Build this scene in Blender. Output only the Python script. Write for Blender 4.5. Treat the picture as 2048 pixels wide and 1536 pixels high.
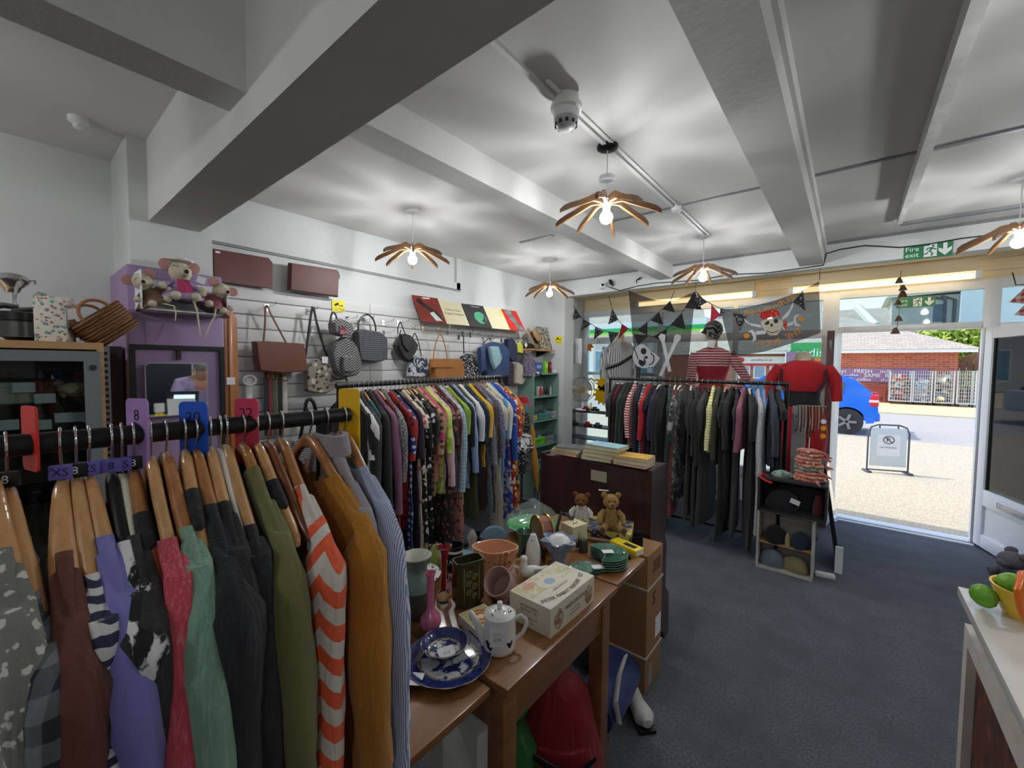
import bpy, bmesh, math, random
from mathutils import Vector, Matrix, noise
from math import sin, cos, pi, radians, sqrt, atan2
SC = bpy.context.scene
COL = SC.collection
for o in list(bpy.data.objects):
 bpy.data.objects.remove(o)
random.seed(7)
# ------------------------------------------------------------------ camera
F = 827.3
YAW, PITCH, ROLL = radians(-39.1657), radians(-2.6556), radians(0.52677)
CAM = Vector((0, 0, 1.55))
_f = Vector((sin(YAW) * cos(PITCH), cos(YAW) * cos(PITCH), sin(PITCH)))
_r0 = Vector((cos(YAW), -sin(YAW), 0))
_u0 = _r0.cross(_f)
_r = cos(ROLL) * _r0 + sin(ROLL) * _u0
_u = -sin(ROLL) * _r0 + cos(ROLL) * _u0
cd = bpy.data.cameras.new('camera')
cam = bpy.data.objects.new('camera', cd)
COL.objects.link(cam)
cam.matrix_world = Matrix(((_r.x, _u.x, -_f.x, CAM.x), (_r.y, _u.y, -_f.y, CAM.y), (_r.z, _u.z, -_f.z, CAM.z), (0, 0, 0, 1)))
cd.sensor_width = 36
cd.sensor_fit = 'HORIZONTAL'
cd.lens = F / 2048 * 36
cd.clip_start = 0.02
cd.clip_end = 400
SC.camera = cam
# ------------------------------------------------------------------ world, sun, exposure
W = bpy.data.worlds.new('world')
SC.world = W
W.use_nodes = True
nt = W.node_tree
nt.nodes.clear()
wo = nt.nodes.new('ShaderNodeOutputWorld')
wb = nt.nodes.new('ShaderNodeBackground')
sky = nt.nodes.new('ShaderNodeTexSky')
sky.sky_type = 'NISHITA'
sky.sun_disc = False
sky.sun_elevation = radians(55)
sky.sun_rotation = radians(-95)
sky.air_density = 1.0
sky.dust_density = 1.5
nt.links.new(sky.outputs[0], wb.inputs[0])
wb.inputs[1].default_value = 0.32
nt.links.new(wb.outputs[0], wo.inputs[0])
sd = bpy.data.lights.new('sun', 'SUN')
sd.energy = 2.5
sd.angle = radians(0.6)
sd.color = (1, 0.95, 0.86)
sun = bpy.data.objects.new('sun', sd)
COL.objects.link(sun)
_sd = Vector((-0.62, -0.10, 0.80)).normalized()
sun.rotation_euler = _sd.to_track_quat('Z', 'Y').to_euler()
SC.view_settings.view_transform = 'Standard'
SC.view_settings.look = 'None'
SC.view_settings.gamma = 1
SC.view_settings.use_curve_mapping = False
SC.view_settings.exposure = 0.38
LAMP_POWER = 310.0
# ------------------------------------------------------------------ pixel helpers
def ray(px, py):
 return _f + _r * ((px - 1024) / F) - _u * ((py - 768) / F)
def at(px, py, ax, val):
 d = ray(px, py)
 i = 'xyz'.index(ax)
 return CAM + d * ((val - CAM[i]) / d[i])
def depth(p):
 return (Vector(p) - CAM).dot(_f)
def mpp(p):
 """metres per pixel at point p"""
 return depth(p) / F
def up(px, py, base):
 """height above base's foot of the pixel, on the upright plane through base that faces the camera"""
 d = ray(px, py)
 b = Vector(base)
 n = Vector((_f.x, _f.y, 0))
 t = (b - CAM).dot(n) / d.dot(n)
 return (CAM + d * t).z
# ------------------------------------------------------------------ mesh helpers
class MB:
 def __init__(s):
  s.v = []
  s.f = []
 def add(s, vs, fs):
  o = len(s.v)
  s.v += [Vector(v) for v in vs]
  s.f += [tuple(i + o for i in f) for f in fs]
  return s
 def box(s, x0, x1, y0, y1, z0, z1, m=None, bv=0.0):
  if bv > 0:
   bm = bmesh.new()
   bmesh.ops.create_cube(bm, size=1)
   for v in bm.verts:
    v.co = Vector(((x0 + x1) / 2 + v.co.x * (x1 - x0), (y0 + y1) / 2 + v.co.y * (y1 - y0), (z0 + z1) / 2 + v.co.z * (z1 - z0)))
   bmesh.ops.bevel(bm, geom=list(bm.edges), offset=bv, segments=2, affect='EDGES', profile=0.6)
   return s.bm(bm, m)
  vs = [(x0, y0, z0), (x1, y0, z0), (x1, y1, z0), (x0, y1, z0), (x0, y0, z1), (x1, y0, z1), (x1, y1, z1), (x0, y1, z1)]
  if m is not None:
   vs = [m @ Vector(v) for v in vs]
  return s.add(vs, [(0, 3, 2, 1), (4, 5, 6, 7), (0, 1, 5, 4), (1, 2, 6, 5), (2, 3, 7, 6), (3, 0, 4, 7)])
 def bm(s, bm, m=None):
  bm.verts.index_update()
  vs = [(m @ v.co if m is not None else v.co.copy()) for v in bm.verts]
  s.add(vs, [[v.index for v in f.verts] for f in bm.faces])
  bm.free()
  return s
 def rings(s, rings, cap=True, closed=True):
  n = len(rings[0])
  o = len(s.v)
  for r in rings:
   s.v += [Vector(p) for p in r]
  for j in range(len(rings) - 1):
   for i in range(n if closed else n - 1):
    k = (i + 1) % n
    s.f.append((o + j * n + i, o + j * n + k, o + (j + 1) * n + k, o + (j + 1) * n + i))
  if cap:
   s.f.append(tuple(o + i for i in reversed(range(n))))
   s.f.append(tuple(o + (len(rings) - 1) * n + i for i in range(n)))
  return s
 def tube(s, pts, r, n=8, cap=True, flat=1.0, upv=None):
  """sweep; r a number or list; flat squeezes the second axis"""
  pts = [Vector(p) for p in pts]
  R = r if isinstance(r, (list, tuple)) else [r] * len(pts)
  rs = []
  u_prev = None
  for i, p in enumerate(pts):
   t = (pts[min(i + 1, len(pts) - 1)] - pts[max(i - 1, 0)])
   if t.length < 1e-9:
    t = Vector((0, 0, 1))
   t.normalize()
   if u_prev is None:
    a = Vector(upv) if upv is not None else (Vector((0, 0, 1)) if abs(t.z) < 0.9 else Vector((1, 0, 0)))
   else:
    a = u_prev
   uu = a - t * a.dot(t)
   if uu.length < 1e-6:
    uu = t.orthogonal()
   uu.normalize()
   u_prev = uu
   vv = t.cross(uu)
   rs.append([p + uu * (R[i] * cos(2 * pi * k / n)) + vv * (R[i] * flat * sin(2 * pi * k / n)) for k in range(n)])
  return s.rings(rs, cap)
 def lathe(s, prof, n=24, c=(0, 0, 0), m=None, sx=1.0, sy=1.0, cap=True, fn=None):
  rs = []
  c = Vector(c)
  for r, z in prof:
   ring = []
   for k in range(n):
    a = 2 * pi * k / n
    q = r * (fn(a, z) if fn else 1)
    p = Vector((q * cos(a) * sx, q * sin(a) * sy, z))
    if m is not None:
     p = m @ p
    ring.append(p + c)
   rs.append(ring)
  return s.rings(rs, cap)
 def sph(s, c, r, n=14, m=None):
  if not isinstance(r, (tuple, list)):
   r = (r, r, r)
  c = Vector(c)
  rs = []
  h = n // 2
  for j in range(h + 1):
   b = -pi / 2 + pi * j / h
   b = max(min(b, pi / 2 - 0.04), -pi / 2 + 0.04)
   ring = []
   for k in range(n):
    a = 2 * pi * k / n
    p = Vector((r[0] * cos(b) * cos(a), r[1] * cos(b) * sin(a), r[2] * sin(b)))
    if m is not None:
     p = m @ p
    ring.append(p + c)
   rs.append(ring)
  return s.rings(rs, True)
 def prism(s, poly, t0, t1, fn):
  """poly of (a,b); fn(a,b,t)->xyz"""
  n = len(poly)
  vs = [fn(a, b, t0) for a, b in poly] + [fn(a, b, t1) for a, b in poly]
  fs = [tuple(reversed(range(n))), tuple(range(n, 2 * n))] + [(i, (i + 1) % n, n + (i + 1) % n, n + i) for i in range(n)]
  return s.add(vs, fs)
 def grid(s, fn, nu, nv):
  vs = [fn(i / nu, j / nv) for j in range(nv + 1) for i in range(nu + 1)]
  fs = [(j * (nu + 1) + i, j * (nu + 1) + i + 1, (j + 1) * (nu + 1) + i + 1, (j + 1) * (nu + 1) + i) for j in range(nv) for i in range(nu)]
  return s.add(vs, fs)
 def mesh(s, name, smooth=40):
  me = bpy.data.meshes.new(name)
  me.from_pydata([tuple(v) for v in s.v], [], s.f)
  me.update()
  if smooth:
   me.polygons.foreach_set('use_smooth', [True] * len(me.polygons))
   me.set_sharp_from_angle(angle=radians(smooth))
  return me
 def build(s, name, mat, parent=None, smooth=40, loc=None, rot=None, fix=False):
  me = s.mesh(name, smooth)
  if fix:
   b = bmesh.new()
   b.from_mesh(me)
   bmesh.ops.recalc_face_normals(b, faces=b.faces)
   b.to_mesh(me)
   b.free()
  return link(name, me, mat, parent, loc, rot)
def link(name, me, mat, parent=None, loc=None, rot=None):
 if mat is not None and len(me.materials) == 0:
  me.materials.append(mat)
 o = bpy.data.objects.new(name, me)
 COL.objects.link(o)
 if parent is not None:
  o.parent = parent
 if loc is not None:
  o.location = loc
 if rot is not None:
  o.rotation_euler = rot
 return o
def thing(name, label, cat, loc=(0, 0, 0), rotz=0, group=None, rot=None):
 o = bpy.data.objects.new(name, None)
 o.empty_display_size = 0.05
 COL.objects.link(o)
 o.location = loc
 o.rotation_euler = rot if rot is not None else (0, 0, rotz)
 return tag(o, label, cat, group)
def tag(o, label, cat, group=None):
 o['label'] = label
 o['category'] = cat
 if group:
  o['group'] = group
 return o
def struct(name, mb, mat, smooth=30):
 o = mb.build(name, mat, None, smooth)
 o['kind'] = 'structure'
 return o
def RZ(a):
 return Matrix.Rotation(a, 4, 'Z')
def RX(a):
 return Matrix.Rotation(a, 4, 'X')
def RY(a):
 return Matrix.Rotation(a, 4, 'Y')
def T(x, y, z):
 return Matrix.Translation((x, y, z))
_tc = {}
def text_mesh(s, size=1.0, extrude=0.0, align='CENTER'):
 k = (s, round(size, 4), extrude, align)
 if k in _tc:
  return _tc[k]
 cu = bpy.data.curves.new('lettering', 'FONT')
 cu.body = s
 cu.size = size
 cu.extrude = extrude
 cu.align_x = align
 cu.align_y = 'CENTER'
 cu.resolution_u = 2
 o = bpy.data.objects.new('lettering', cu)
 COL.objects.link(o)
 me = bpy.data.meshes.new_from_object(o)
 bpy.data.objects.remove(o)
 bpy.data.curves.remove(cu)
 me.materials.clear()
 _tc[k] = me
 return me
def letters(s, size, mat, parent, m, extrude=0.0, name='lettering', align='CENTER'):
 """m: matrix placing text plane (x right, y up, z towards reader) in the parent's space"""
 me = text_mesh(s, size, extrude, align).copy()
 me.transform(m)
 return link(name, me, mat, parent)
def face_m(origin, right, upv):
 """matrix with x=right, y=up, z=right x up at origin"""
 r_ = Vector(right).normalized()
 u_ = Vector(upv).normalized()
 n_ = r_.cross(u_)
 return Matrix(((r_.x, u_.x, n_.x, origin[0]), (r_.y, u_.y, n_.y, origin[1]), (r_.z, u_.z, n_.z, origin[2]), (0, 0, 0, 1)))
# ------------------------------------------------------------------ materials
_mc = {}
def _new(name):
 m = bpy.data.materials.new(name)
 m.use_nodes = True
 t = m.node_tree
 return m, t, t.nodes['Principled BSDF']
def N(t, typ, **kw):
 n = t.nodes.new(typ)
 for k, v in kw.items():
  if hasattr(n, k):
   setattr(n, k, v)
 return n
def lin(c):
 """sRGB 0-255 triple -> linear"""
 o = []
 for v in c[:3]:
  v = v / 255.0
  o.append(v / 12.92 if v <= 0.04045 else ((v + 0.055) / 1.055) ** 2.4)
 return tuple(o) + (1.0,)
def mixc(t, fac, a, b):
 n = t.nodes.new('ShaderNodeMix')
 n.data_type = 'RGBA'
 for sock, val in ((0, fac), (6, a), (7, b)):
  if isinstance(val, bpy.types.NodeSocket):
   t.links.new(val, n.inputs[sock])
  else:
   n.inputs[sock].default_value = val
 return n.outputs[2]
def mth(t, op, a, b=None, clamp=False):
 n = t.nodes.new('ShaderNodeMath')
 n.operation = op
 n.use_clamp = clamp
 for i, val in enumerate((a, b)):
  if val is None:
   continue
  if isinstance(val, bpy.types.NodeSocket):
   t.links.new(val, n.inputs[i])
  else:
   n.inputs[i].default_value = val
 return n.outputs[0]
def coords(t, scale=(1, 1, 1), gen=False, rot=(0, 0, 0)):
 tc = t.nodes.new('ShaderNodeTexCoord')
 mp = t.nodes.new('ShaderNodeMapping')
 mp.inputs['Scale'].default_value = scale
 mp.inputs['Rotation'].default_value = rot
 t.links.new(tc.outputs['Generated' if gen else 'Object'], mp.inputs[0])
 return mp.outputs[0]
def ntex(t, vec, scale, detail=3, rough=0.55, dist=0.0):
 n = t.nodes.new('ShaderNodeTexNoise')
 n.inputs['Scale'].default_value = scale
 n.inputs['Detail'].default_value = detail
 n.inputs['Roughness'].default_value = rough
 n.inputs['Distortion'].default_value = dist
 t.links.new(vec, n.inputs['Vector'])
 return n.outputs['Fac']
def bumpn(t, b, h, strength, dist=0.01):
 n = t.nodes.new('ShaderNodeBump')
 n.inputs['Strength'].default_value = strength
 n.inputs['Distance'].default_value = dist
 t.links.new(h, n.inputs['Height'])
 t.links.new(n.outputs[0], b.inputs['Normal'])
def step(t, v, lo, hi):
 n = t.nodes.new('ShaderNodeMapRange')
 n.clamp = True
 n.inputs[1].default_value = lo
 n.inputs[2].default_value = hi
 t.links.new(v, n.inputs[0])
 return n.outputs[0]
def mat(name, c, rough=0.5, metal=0.0, var=0.12, vscale=12, bump=0.0, bscale=60, trans=0.0, alpha=1.0, coat=0.0, ior=1.45, emit=0.0, stretch=(1, 1, 1)):
 """plain painted / moulded / cast material: sRGB colour with a little uneven tone"""
 if name in _mc:
  return _mc[name]
 m, t, b = _new(name)
 col = lin(c)
 b.inputs['Roughness'].default_value = rough
 b.inputs['Metallic'].default_value = metal
 b.inputs['IOR'].default_value = ior
 b.inputs['Transmission Weight'].default_value = trans
 b.inputs['Alpha'].default_value = alpha
 b.inputs['Coat Weight'].default_value = coat
 if var > 0:
  v = coords(t, stretch)
  f = ntex(t, v, vscale, 4)
  f = step(t, f, 0.3, 0.7)
  dk = tuple(x * (1 - var) for x in col[:3]) + (1,)
  lt = tuple(min(1, x * (1 + var)) for x in col[:3]) + (1,)
  o = mixc(t, f, dk, lt)
  t.links.new(o, b.inputs['Base Color'])
  if bump > 0:
   bumpn(t, b, ntex(t, v, bscale, 4), bump)
 else:
  b.inputs['Base Color'].default_value = col
 if emit > 0:
  b.inputs['Emission Color'].default_value = col
  b.inputs['Emission Strength'].default_value = emit
 _mc[name] = m
 return m
def wood(name, c1, c2, rough=0.35, axis=0, scale=6, coat=0.3):
 if name in _mc:
  return _mc[name]
 m, t, b = _new(name)
 s = [scale * 6] * 3
 s[axis] = scale * 0.5
 v = coords(t, s)
 f = ntex(t, v, 1.0, 5, 0.6, 0.6)
 f = step(t, f, 0.3, 0.72)
 t.links.new(mixc(t, f, lin(c1), lin(c2)), b.inputs['Base Color'])
 b.inputs['Roughness'].default_value = rough
 b.inputs['Coat Weight'].default_value = coat
 b.inputs['Coat Roughness'].default_value = 0.15
 bumpn(t, b, f, 0.08, 0.002)
 _mc[name] = m
 return m
def fabric(name, kind, c1, c2=None, c3=None, scale=1.0, rough=0.9, bump=0.35, off=(0, 0, 0)):
 """woven / knitted / printed cloth in the garment's own metres"""
 if name in _mc:
  return _mc[name]
 m, t, b = _new(name)
 b.inputs['Roughness'].default_value = rough
 b.inputs['Sheen Weight'].default_value = 0.15
 v = coords(t)
 sep = t.nodes.new('ShaderNodeSeparateXYZ')
 t.links.new(v, sep.inputs[0])
 X, Y, Z = sep.outputs
 A = lin(c1)
 B = lin(c2 or c1)
 C3 = lin(c3 or c2 or c1)
 crease = ntex(t, coords(t, (1.7, 1.7, 0.4)), 15, 3, 0.55, 0.7)
 weave = ntex(t, v, 900, 1)
 base = mixc(t, step(t, crease, 0.3, 0.75), tuple(x * 0.82 for x in A[:3]) + (1,), A)
 wob = mth(t, 'MULTIPLY', ntex(t, v, 14, 2), 0.012)
 if kind == 'plain':
  out = base
 elif kind == 'stripe_h':
  w = mth(t, 'FRACT', mth(t, 'MULTIPLY', mth(t, 'ADD', Z, wob), 1 / (0.022 * scale)))
  out = mixc(t, mth(t, 'GREATER_THAN', w, 0.5), base, B)
 elif kind == 'stripe_v':
  w = mth(t, 'FRACT', mth(t, 'MULTIPLY', mth(t, 'ADD', mth(t, 'ADD', X, Y), wob), 1 / (0.006 * scale)))
  out = mixc(t, mth(t, 'GREATER_THAN', w, 0.5), base, B)
 elif kind == 'check':
  p = 1 / (0.03 * scale)
  w1 = mth(t, 'GREATER_THAN', mth(t, 'FRACT', mth(t, 'MULTIPLY', mth(t, 'ADD', Z, wob), p)), 0.5)
  w2 = mth(t, 'GREATER_THAN', mth(t, 'FRACT', mth(t, 'MULTIPLY', mth(t, 'ADD', mth(t, 'ADD', X, mth(t, 'MULTIPLY', Y, 1.3)), wob), p)), 0.5)
  out = mixc(t, mth(t, 'MULTIPLY', mth(t, 'ADD', w1, w2), 0.5), base, B)
 elif kind == 'grid':
  p = 1 / (0.025 * scale)
  w1 = mth(t, 'GREATER_THAN', mth(t, 'FRACT', mth(t, 'MULTIPLY', Z, p)), 0.82)
  w2 = mth(t, 'GREATER_THAN', mth(t, 'FRACT', mth(t, 'MULTIPLY', mth(t, 'ADD', X, mth(t, 'MULTIPLY', Y, 1.3)), p)), 0.82)
  out = mixc(t, mth(t, 'MAXIMUM', w1, w2), base, B)
 elif kind == 'zebra':
  n = t.nodes.new('ShaderNodeTexWave')
  n.bands_direction = 'Z'
  n.inputs['Scale'].default_value = 13 / scale
  n.inputs['Distortion'].default_value = 5
  n.inputs['Detail'].default_value = 2
  n.inputs['Detail Scale'].default_value = 1.2
  t.links.new(v, n.inputs['Vector'])
  out = mixc(t, step(t, n.outputs['Fac'], 0.42, 0.52), base, B)
 elif kind in ('floral', 'spot'):
  vo = t.nodes.new('ShaderNodeTexVoronoi')
  vo.inputs['Scale'].default_value = 26 / scale
  vo.inputs['Randomness'].default_value = 1.0 if kind == 'floral' else 0.25
  if kind == 'floral':
   d = t.nodes.new('ShaderNodeMix')
   d.data_type = 'VECTOR'
   nn = t.nodes.new('ShaderNodeTexNoise')
   nn.inputs['Scale'].default_value = 45 / scale
   t.links.new(v, nn.inputs['Vector'])
   d.inputs[0].default_value = 0.03 * scale
   t.links.new(v, d.inputs[4])
   t.links.new(nn.outputs['Color'], d.inputs[5])
   t.links.new(d.outputs[1], vo.inputs['Vector'])
  else:
   t.links.new(v, vo.inputs['Vector'])
  out = mixc(t, step(t, vo.outputs['Distance'], 0.36, 0.30), base, B)
  if c3:
   v2 = t.nodes.new('ShaderNodeTexVoronoi')
   v2.inputs['Scale'].default_value = 17 / scale
   t.links.new(v, v2.inputs['Vector'])
   out = mixc(t, step(t, v2.outputs['Distance'], 0.3, 0.24), out, C3)
 elif kind == 'tweed':
  f = ntex(t, v, 160 / scale, 2, 0.8)
  out = mixc(t, step(t, f, 0.42, 0.58), base, B)
 elif kind == 'paint':
  f = ntex(t, v, 16 / scale, 3, 0.6, 1.0)
  out = mixc(t, step(t, f, 0.46, 0.52), base, B)
  if c3:
   f2 = ntex(t, v, 27 / scale, 2, 0.6, 0.5)
   out = mixc(t, step(t, f2, 0.56, 0.6), out, C3)
 elif kind == 'heather':
  mp = t.nodes.new('ShaderNodeMapping')
  mp.inputs['Rotation'].default_value = (0.3, 0.5, 0.4)
  mp.inputs['Scale'].default_value = (300, 300, 14)
  t.links.new(v, mp.inputs[0])
  f = ntex(t, mp.outputs[0], 1 / scale, 3, 0.7)
  out = mixc(t, step(t, f, 0.5, 0.8), base, B)
 elif kind == 'chevron':
  zz = mth(t, 'PINGPONG', mth(t, 'ADD', X, Y), 0.02 * scale)
  w = mth(t, 'FRACT', mth(t, 'MULTIPLY', mth(t, 'ADD', Z, zz), 1 / (0.018 * scale)))
  out = mixc(t, mth(t, 'GREATER_THAN', w, 0.5), base, B)
 else:
  out = base
 t.links.new(out, b.inputs['Base Color'])
 h = mth(t, 'ADD', mth(t, 'MULTIPLY', crease, 0.8), mth(t, 'MULTIPLY', weave, 0.04))
 bumpn(t, b, h, min(1.0, bump * 1.7), 0.025)
 _mc[name] = m
 return m
def emat(name, c, s):
 if name in _mc:
  return _mc[name]
 m, t, b = _new(name)
 b.inputs['Base Color'].default_value = lin(c)
 b.inputs['Emission Color'].default_value = lin(c)
 b.inputs['Emission Strength'].default_value = s
 _mc[name] = m
 return m
def glass_pane(name, tint=(235, 245, 245), alpha=0.12, rough=0.02):
 """thin window glass: mostly clear, with a mirror share that grows at grazing angles"""
 if name in _mc:
  return _mc[name]
 m = bpy.data.materials.new(name)
 m.use_nodes = True
 t = m.node_tree
 t.nodes.clear()
 o = t.nodes.new('ShaderNodeOutputMaterial')
 tr = t.nodes.new('ShaderNodeBsdfTransparent')
 tr.inputs[0].default_value = lin(tint)
 gl = t.nodes.new('ShaderNodeBsdfGlossy')
 gl.inputs['Roughness'].default_value = rough
 fr = t.nodes.new('ShaderNodeFresnel')
 fr.inputs[0].default_value = 1.45
 mx = t.nodes.new('ShaderNodeMixShader')
 t.links.new(fr.outputs[0], mx.inputs[0])
 t.links.new(tr.outputs[0], mx.inputs[1])
 t.links.new(gl.outputs[0], mx.inputs[2])
 t.links.new(mx.outputs[0], o.inputs[0])
 _mc[name] = m
 return m
def sheer(name, c, c_alpha):
 """see-through flag cloth"""
 m = mat(name, c, 0.9, var=0.1, alpha=c_alpha)
 return m
WHITE = mat('white_paint_gloss', (236, 238, 238), 0.35, var=0.03, vscale=3)
BLACKM = mat('black_painted_metal', (22, 22, 24), 0.45, var=0.2)
CHROME = mat('chrome', (205, 205, 205), 0.14, 1.0, var=0.05)
STEEL = mat('dull_steel', (150, 152, 155), 0.35, 1.0, var=0.1)
PAPER = mat('white_paper', (228, 228, 226), 0.8, var=0.05, vscale=40)
INK = mat('black_ink', (20, 20, 24), 0.7, var=0)
GLASS = glass_pane('window_glass')
PALE_WOOD = wood('pale_hanger_wood', (172, 124, 74), (205, 162, 108), 0.28, 0, 5, 0.5)
MID_WOOD = wood('brown_hanger_wood', (142, 88, 44), (184, 128, 74), 0.28, 0, 5, 0.5)
BLACK_PL = mat('black_plastic', (24, 24, 26), 0.35, var=0.1)
# ------------------------------------------------------------------ the room
CEIL = 2.605
XW = -3.08
YL = 4.42      # inner face of the lintel over the window bay
YG = 5.42      # glass line
m_wall = mat('white_wall_paint', (206, 209, 207), 0.75, var=0.05, vscale=1.5, bump=0.12, bscale=30)
m_ceil = mat('grey_white_ceiling_paint', (206, 205, 201), 0.8, var=0.05, vscale=1.2, bump=0.1, bscale=24)
m_beam = mat('beam_paint', (206, 206, 202), 0.75, var=0.06, vscale=2, bump=0.15, bscale=30)
m_cream = mat('cream_bay_boards', (232, 214, 176), 0.6, var=0.05, vscale=4, stretch=(1, 12, 12))
m_upvc = mat('white_upvc', (226, 230, 234), 0.3, var=0.02)
m_slat = mat('white_slat_board', (210, 211, 208), 0.45, var=0.04, vscale=2)
def carpet():
 m, t, b = _new('dark_grey_carpet')
 v = coords(t)
 f = ntex(t, v, 95, 4, 0.85)
 g = ntex(t, v, 5, 3)
 c = mixc(t, step(t, f, 0.32, 0.70), lin((48, 51, 58)), lin((128, 132, 140)))
 c = mixc(t, step(t, g, 0.3, 0.75), c, lin((80, 84, 92)))
 t.links.new(c, b.inputs['Base Color'])
 b.inputs['Roughness'].default_value = 0.95
 bumpn(t, b, f, 0.6, 0.006)
 return m
m_carpet = carpet()
struct('floor', MB().box(XW - 0.1, 3.0, -3.5, YG, -0.06, 0), m_carpet)
struct('ceiling', MB().box(XW - 0.1, 3.0, -3.5, YL + 0.1, CEIL, CEIL + 0.12), m_ceil)
wl = struct('wall_left', MB().box(XW - 0.12, XW, -3.5, YL, 0, CEIL), m_wall)
struct('wall_back', MB().box(XW, 3.0, -3.62, -3.5, 0, CEIL), m_wall)
struct('wall_right', MB().box(3.0, 3.12, -3.5, YG, 0, CEIL), m_wall)
# lintel and left nib of the front wall, the bay behind it
struct('wall_front', MB().box(XW - 0.12, -2.765, YL, YL + 0.22, 0, 2.40).box(XW - 0.12, 3.0, YL, YL + 0.13, 2.40, CEIL).box(1.62, 3.0, YL + 0.13, YG, 0, 2.5), m_wall)
struct('wall_bay', MB().box(-3.2, -3.05, YL + 0.22, YG + 0.05, 0, 2.5), m_wall)
bay = struct('ceiling_bay', MB().box(-3.2, 3.0, YL + 0.13, YG + 0.08, 2.515, 2.6), m_cream)
for i in range(7):
 y0 = YL + 0.135 + i * 0.125
 MB().box(-3.05, 2.9, y0, y0 + 0.119, 2.495, 2.514).build('plank', m_cream, bay)
head = struct('wall_head', MB().box(-3.05, 1.62, YG - 0.02, YG + 0.10, 2.31, 2.515), m_cream)
MB().box(-2.8, 1.6, YG - 0.05, YG - 0.021, 2.40, 2.494).build('plank', m_cream, head)
# slat board wall: each board its own piece
wp = []
for y0, y1 in ((0.76, 1.905), (1.908, 3.05), (3.053, 4.06)):
 MBs = []
 z1 = 2.042
 zz = [2.042] + [1.956 - 0.0925 * k for k in range(22)]
 for a, b_ in zip(zz[:-1], zz[1:]):
  if b_ < 0.02:
   break
  MB().box(XW - 0.001, XW + 0.018, y0, y1, b_ + 0.0035, a - 0.0035, bv=0.002).build('slat', m_slat, wl)
MB().box(XW - 0.002, XW + 0.004, 0.75, 4.07, 0.02, 2.03).build('backing_board', mat('slat_groove_backing', (176, 176, 172), 0.7), wl)
# trunking on the left wall above the slats
tz = at(427, 463, 'x', XW).z
tr = struct('trim_1', MB().box(XW, XW + 0.02, 0.72, at(918, 560, 'x', XW).y, tz - 0.06, tz + 0.005).box(XW, XW + 0.02, at(914, 560, 'x', XW).y - 0.02, at(922, 560, 'x', XW).y, tz - 0.06, CEIL), m_wall)
struct('trim_2', MB().box(XW, XW + 0.024, 0.72, at(918, 560, 'x', XW).y, tz - 0.075, tz - 0.065), mat('grey_trim', (150, 150, 150), 0.6))
# column with the big cross beam, secondary beams
struct('wall_column', MB().box(XW, -2.64, 0.39, 0.715, 0, CEIL), m_wall)
struct('beam_cross', MB().box(-2.64, 3.0, 0.46, 0.665, 2.225, CEIL), m_beam)
struct('beam_near', MB().box(-1.50, -1.36, -3.5, 0.46, 2.317, CEIL), m_beam)
struct('beam_left', MB().box(-1.60, -1.457, 0.665, YL, 2.461, CEIL), m_beam)
struct('beam_middle', MB().box(-0.37, -0.20, 0.665, YL, 2.43, CEIL).box(-0.2, -0.185, 0.665, YL, 2.53, CEIL), m_beam)
struct('beam_timber', MB().box(0.215, 0.255, 0.665, 3.52, 2.53, CEIL).box(0.222, 0.25, 3.52, 4.0, 2.56, CEIL), mat('timber_paint', (228, 228, 224), 0.6))
m_purple = mat('lilac_paint', (158, 134, 172), 0.6, var=0.06, vscale=3)
pc = struct('column_casing', MB().box(-3.07, -2.60, 0.37, 0.745, 0, 2.0, bv=0.006), m_purple)
pc.name = 'trim_3'
# ceiling joints, conduit
m_joint = mat('grey_joint_strip', (128, 130, 132), 0.6)
jy = at(1640, 348, 'z', CEIL).y
struct('trim_4', MB().box(-0.185, 0.215, jy - 0.012, jy + 0.012, CEIL - 0.006, CEIL).box(0.255, 3.0, jy - 0.016, jy + 0.016, CEIL - 0.008, CEIL), m_joint)
struct('trim_5', MB().box(-1.457, -0.37, 2.83, 2.845, CEIL - 0.006, CEIL), m_joint)
jy2 = at(1850, 438, 'z', CEIL).y
struct('trim_6', MB().box(0.25, 3.0, jy2 - 0.02, jy2 + 0.02, CEIL - 0.02, CEIL), m_joint)
struct('trim_7', MB().box(at(1040, 485, 'z', CEIL).x, at(1110, 472, 'z', CEIL).x, 2.83, 2.86, CEIL - 0.006, CEIL), m_joint)
struct('trim_8', MB().box(-0.945, -0.925, 0.665, 3.6, CEIL - 0.014, CEIL).box(-0.912, -0.897, 1.3, 3.6, CEIL - 0.010, CEIL), mat('white_conduit', (224, 224, 222), 0.4, var=0.02))
struct('trim_9', MB().box(-3.0, 3.0, YL - 0.012, YL, CEIL - 0.02, CEIL - 0.005), m_joint)
jb = MB().lathe([(0.0, 0), (0.035, 0), (0.035, -0.025), (0.030, -0.032), (0.0, -0.032)], 20).build('junction_box', WHITE, None, loc=(-0.922, 2.837, CEIL - 0.001))
tag(jb, 'small round white junction box on the ceiling conduit', 'junction box')
sm = thing('smoke_detector', 'white domed smoke detector on the ceiling conduit', 'smoke detector', (-0.904, 1.433, CEIL))
MB().lathe([(0.0, -0.0), (0.05, -0.0), (0.05, -0.028), (0.062, -0.034), (0.062, -0.050), (0.052, -0.056), (0.048, -0.085), (0.0, -0.085)], 28).build('base', WHITE, sm)
MB().lathe([(0.048, -0.085), (0.046, -0.097), (0.034, -0.118), (0.015, -0.126), (0.0, -0.127)], 28).build('dome', mat('grey_plastic_dome', (190, 190, 190), 0.3), sm)
for k in range(10):
 a = 2 * pi * k / 10
 MB().box(-0.006, 0.006, 0.0405, 0.0445, -0.112, -0.098, m=RZ(a)).build('vent', BLACK_PL, sm)
pir = thing('motion_sensor', 'small white ceiling sensor above the glass cabinet', 'sensor', at(157, 236, 'z', CEIL))
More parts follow.
